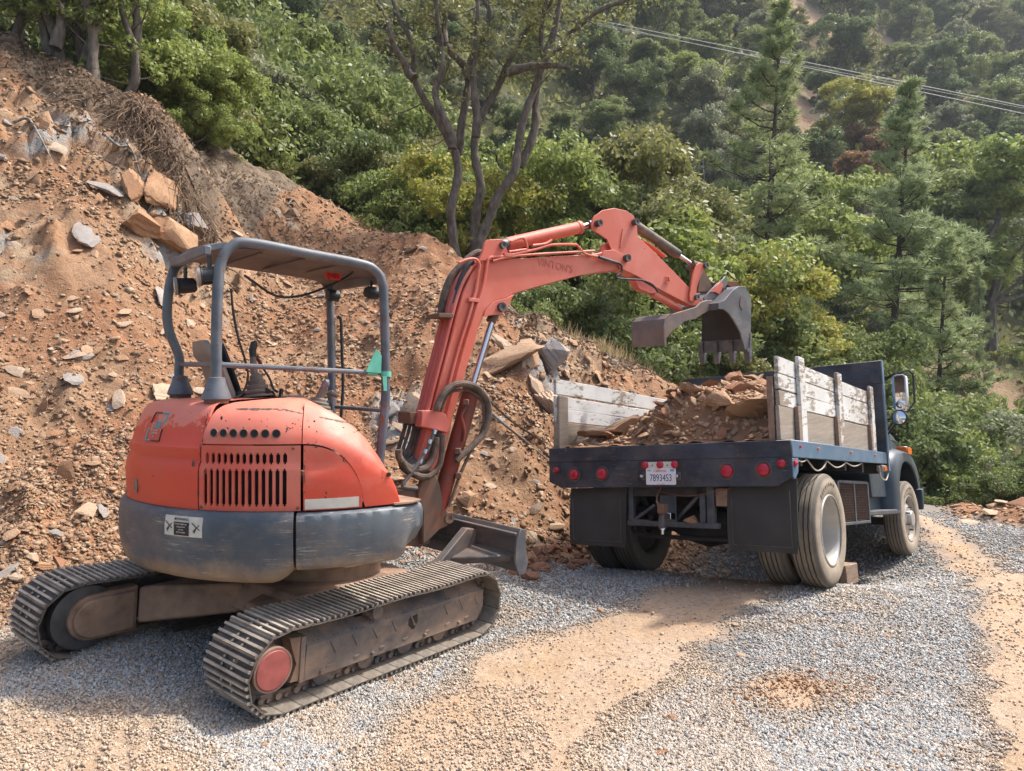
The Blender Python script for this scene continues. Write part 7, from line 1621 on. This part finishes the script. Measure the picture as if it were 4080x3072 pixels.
# undergrowth, dry grass and roots: stuff
N = 70000; Y = 22 + 150 * rng.uniform(0, 1, N) ** 1.1; X = rng.uniform(-.8, .85, N) * Y; bmk = baremask(X, Y); k = (bmk < .3 + .0 * X) & (rng.uniform(0, 1, N) < .9); X, Y = X[k], Y[k]; Z = far_z(X, Y) + rng.uniform(0, 1, len(X)) ** 1.4 * (1 + Y / 70)
Cc = np.stack([X, Y, Z], 1); V = leaves(Cc, np.full(len(X), .3), 1, 1.0, 5); V = (V.reshape(-1, 4, 3) - Cc[:, None]) * (.16 + Y / 330)[:, None, None] + Cc[:, None]
o = link(bpy.data.objects.new('undergrowth', leafmesh('undergrowth', V.reshape(-1, 3), M['lf_olive']))); tag(o, 'low brush and leaves covering the hillside between the trees', 'undergrowth', None, 'stuff')
def along(poly, n, wdt, seed):
    r = np.random.default_rng(seed); L = [math.hypot(poly[i + 1][0] - poly[i][0], poly[i + 1][1] - poly[i][1]) for i in range(len(poly) - 1)]; out = []
    for _ in range(n):
        i = r.choice(len(L), p=np.array(L) / sum(L)); t = r.uniform(); x = poly[i][0] + (poly[i + 1][0] - poly[i][0]) * t; y = poly[i][1] + (poly[i + 1][1] - poly[i][1]) * t; out.append((x + r.normal() * wdt, y + r.normal() * wdt))
    return out
q = MB(); r9 = random.Random(9)
for (poly, n, wd) in ((CREST, 420, .34), (CREST2, 420, .20)):
    for x, y in along(poly, n, wd, n + 3):
        y -= .12; z = gz(x, y) + .03; p_ = Vector((x, y, z)); d = Vector((r9.uniform(-1, 1), r9.uniform(-1, .2), r9.uniform(-.7, .3))).normalized(); pts = [p_]; L = r9.uniform(.15, .6)
        for k in range(5): d = (d + Vector((r9.uniform(-.5, .5), r9.uniform(-.5, .3), r9.uniform(-.5, .2)))).normalized(); pts.append(pts[-1] + d * L / 5)
        rad = r9.choice((.004, .005, .007, .012)); q.tube(pts, [rad, rad, rad * .8, rad * .7, rad * .5, rad * .3], 3, False)
for i in range(650):
    x = r9.uniform(-6.6, -5.0); y = 12.15 - .25 * (x + 5.8) * 0 + r9.uniform(-.35, .3); z = gz(x, y) + r9.uniform(.0, .16); d = Vector((r9.uniform(-.6, .9), r9.uniform(-1, -.2), r9.uniform(-1.1, -.1))).normalized(); pts = [Vector((x, y, z))]; L = r9.uniform(.25, .95)
    for k in range(6): d = (d + Vector((r9.uniform(-.4, .4), r9.uniform(-.3, .3), r9.uniform(-.45, .15)))).normalized(); pts.append(pts[-1] + d * L / 6)
    rad = r9.choice((.004, .006, .008, .014)); q.tube(pts, [rad, rad, rad * .9, rad * .8, rad * .6, rad * .5, rad * .3], 3, False)
q.build('root_mat', M['root'], None, smooth=0); tag(bpy.data.objects['root_mat'], 'torn brown roots and litter along the crest of the cut', 'roots', None, 'stuff')
for k, (u, v, pts, lab) in enumerate(((420, 620, [(0, 0), (60, 10), (110, 60), (150, 120)], 'long pale root snaking down the left face'), (1890, 1560, [(0, 0), (60, 60), (140, 130), (230, 190), (290, 230)], 'long brown root running down right of the boom'), (1930, 1640, [(0, 0), (70, 70), (160, 130), (250, 220)], 'second long root beside the boom cylinder'), (60, 520, [(0, 0), (60, -15), (100, 30), (150, 130)], 'pale curved root on the upper left slope'), (1150, 830, [(0, 0), (20, -20), (45, 10)], 'short broken root sticking up on the far crest'))):
    P_ = []
    for a, b in pts: x, y = bank_at(u + a, v + b); P_.append((x, y - .05, gz(x, y) + .05))
    q = MB(); w_ = spline(P_, 5); q.tube(w_, [.024 * (1 - .6 * i / len(w_)) for i in range(len(w_))], 6); o = q.build('root', M['deadwood' if k != 1 else 'root'], None, smooth=60); tag(o, lab, 'root')
P_ = along(CREST, 5000, .45, 21) + along(CREST2, 2500, .22, 22) + along([(-8, 14.2), (-6, 14.5), (-4.8, 16)], 3500, .9, 23)
X = np.array([p_[0] for p_ in P_]); Y = np.array([p_[1] for p_ in P_]); Cc = np.stack([X, Y, ground_z(X, Y) + .02], 1)
tag(link(bpy.data.objects.new('leaf_litter', leafmesh('leaf_litter', leaves(Cc, np.full(len(X), .04), 1, .045, 25), M['litter']))), 'dry brown leaves and twigs lying along the crests of the cut', 'leaf litter', None, 'stuff')
# dry grass on the right hand crest
P_ = [(x, y + .25) for x, y in along([(1.2, 12.9), (2.85, 13.7), (4.4, 14.4)], 2600, .16, 8)]; X = np.array([p_[0] for p_ in P_]); Y = np.array([p_[1] for p_ in P_]); Z = ground_z(X, Y); r = np.random.default_rng(6); N = len(X)
d = np.stack([r.normal(size=N) * .35, r.normal(size=N) * .35, np.ones(N)], 1) * r.uniform(.12, .38, N)[:, None]; b_ = np.stack([X, Y, Z], 1); w_ = np.stack([np.full(N, .006), r.normal(size=N) * .003, np.zeros(N)], 1)
V = np.stack([b_ - w_, b_ + w_, b_ + d + w_ * .3, b_ + d - w_ * .3], 1).reshape(-1, 3); tag(link(bpy.data.objects.new('dry_grass', leafmesh('dry_grass', V, M['straw']))), 'dry straw coloured grass on the crest above the truck', 'dry grass', None, 'stuff')
# power lines
for k, ((u0, v0, Y0), (u1, v1, Y1)) in enumerate((((2330, 70, 62), (4300, 468, 52)), ((2330, 82, 62), (4300, 500, 51)), ((2330, 90, 63), (4300, 474, 54)))):
    a = px(u0, v0, Y0); b = px(u1, v1, Y1); pts = [a.lerp(b, t) - Vector((0, 0, 1.6 * 4 * t * (1 - t) * .0)) for t in np.linspace(0, 1, 12)]
    q = MB(); q.tube(pts, .034 if k < 2 else .018, 5); o = q.build('power_line', M['cable'], None); tag(o, ('upper pale power line crossing in front of the hillside', 'lower pale power line crossing in front of the hillside', 'thin third power line between the two thicker ones')[k], 'power line')
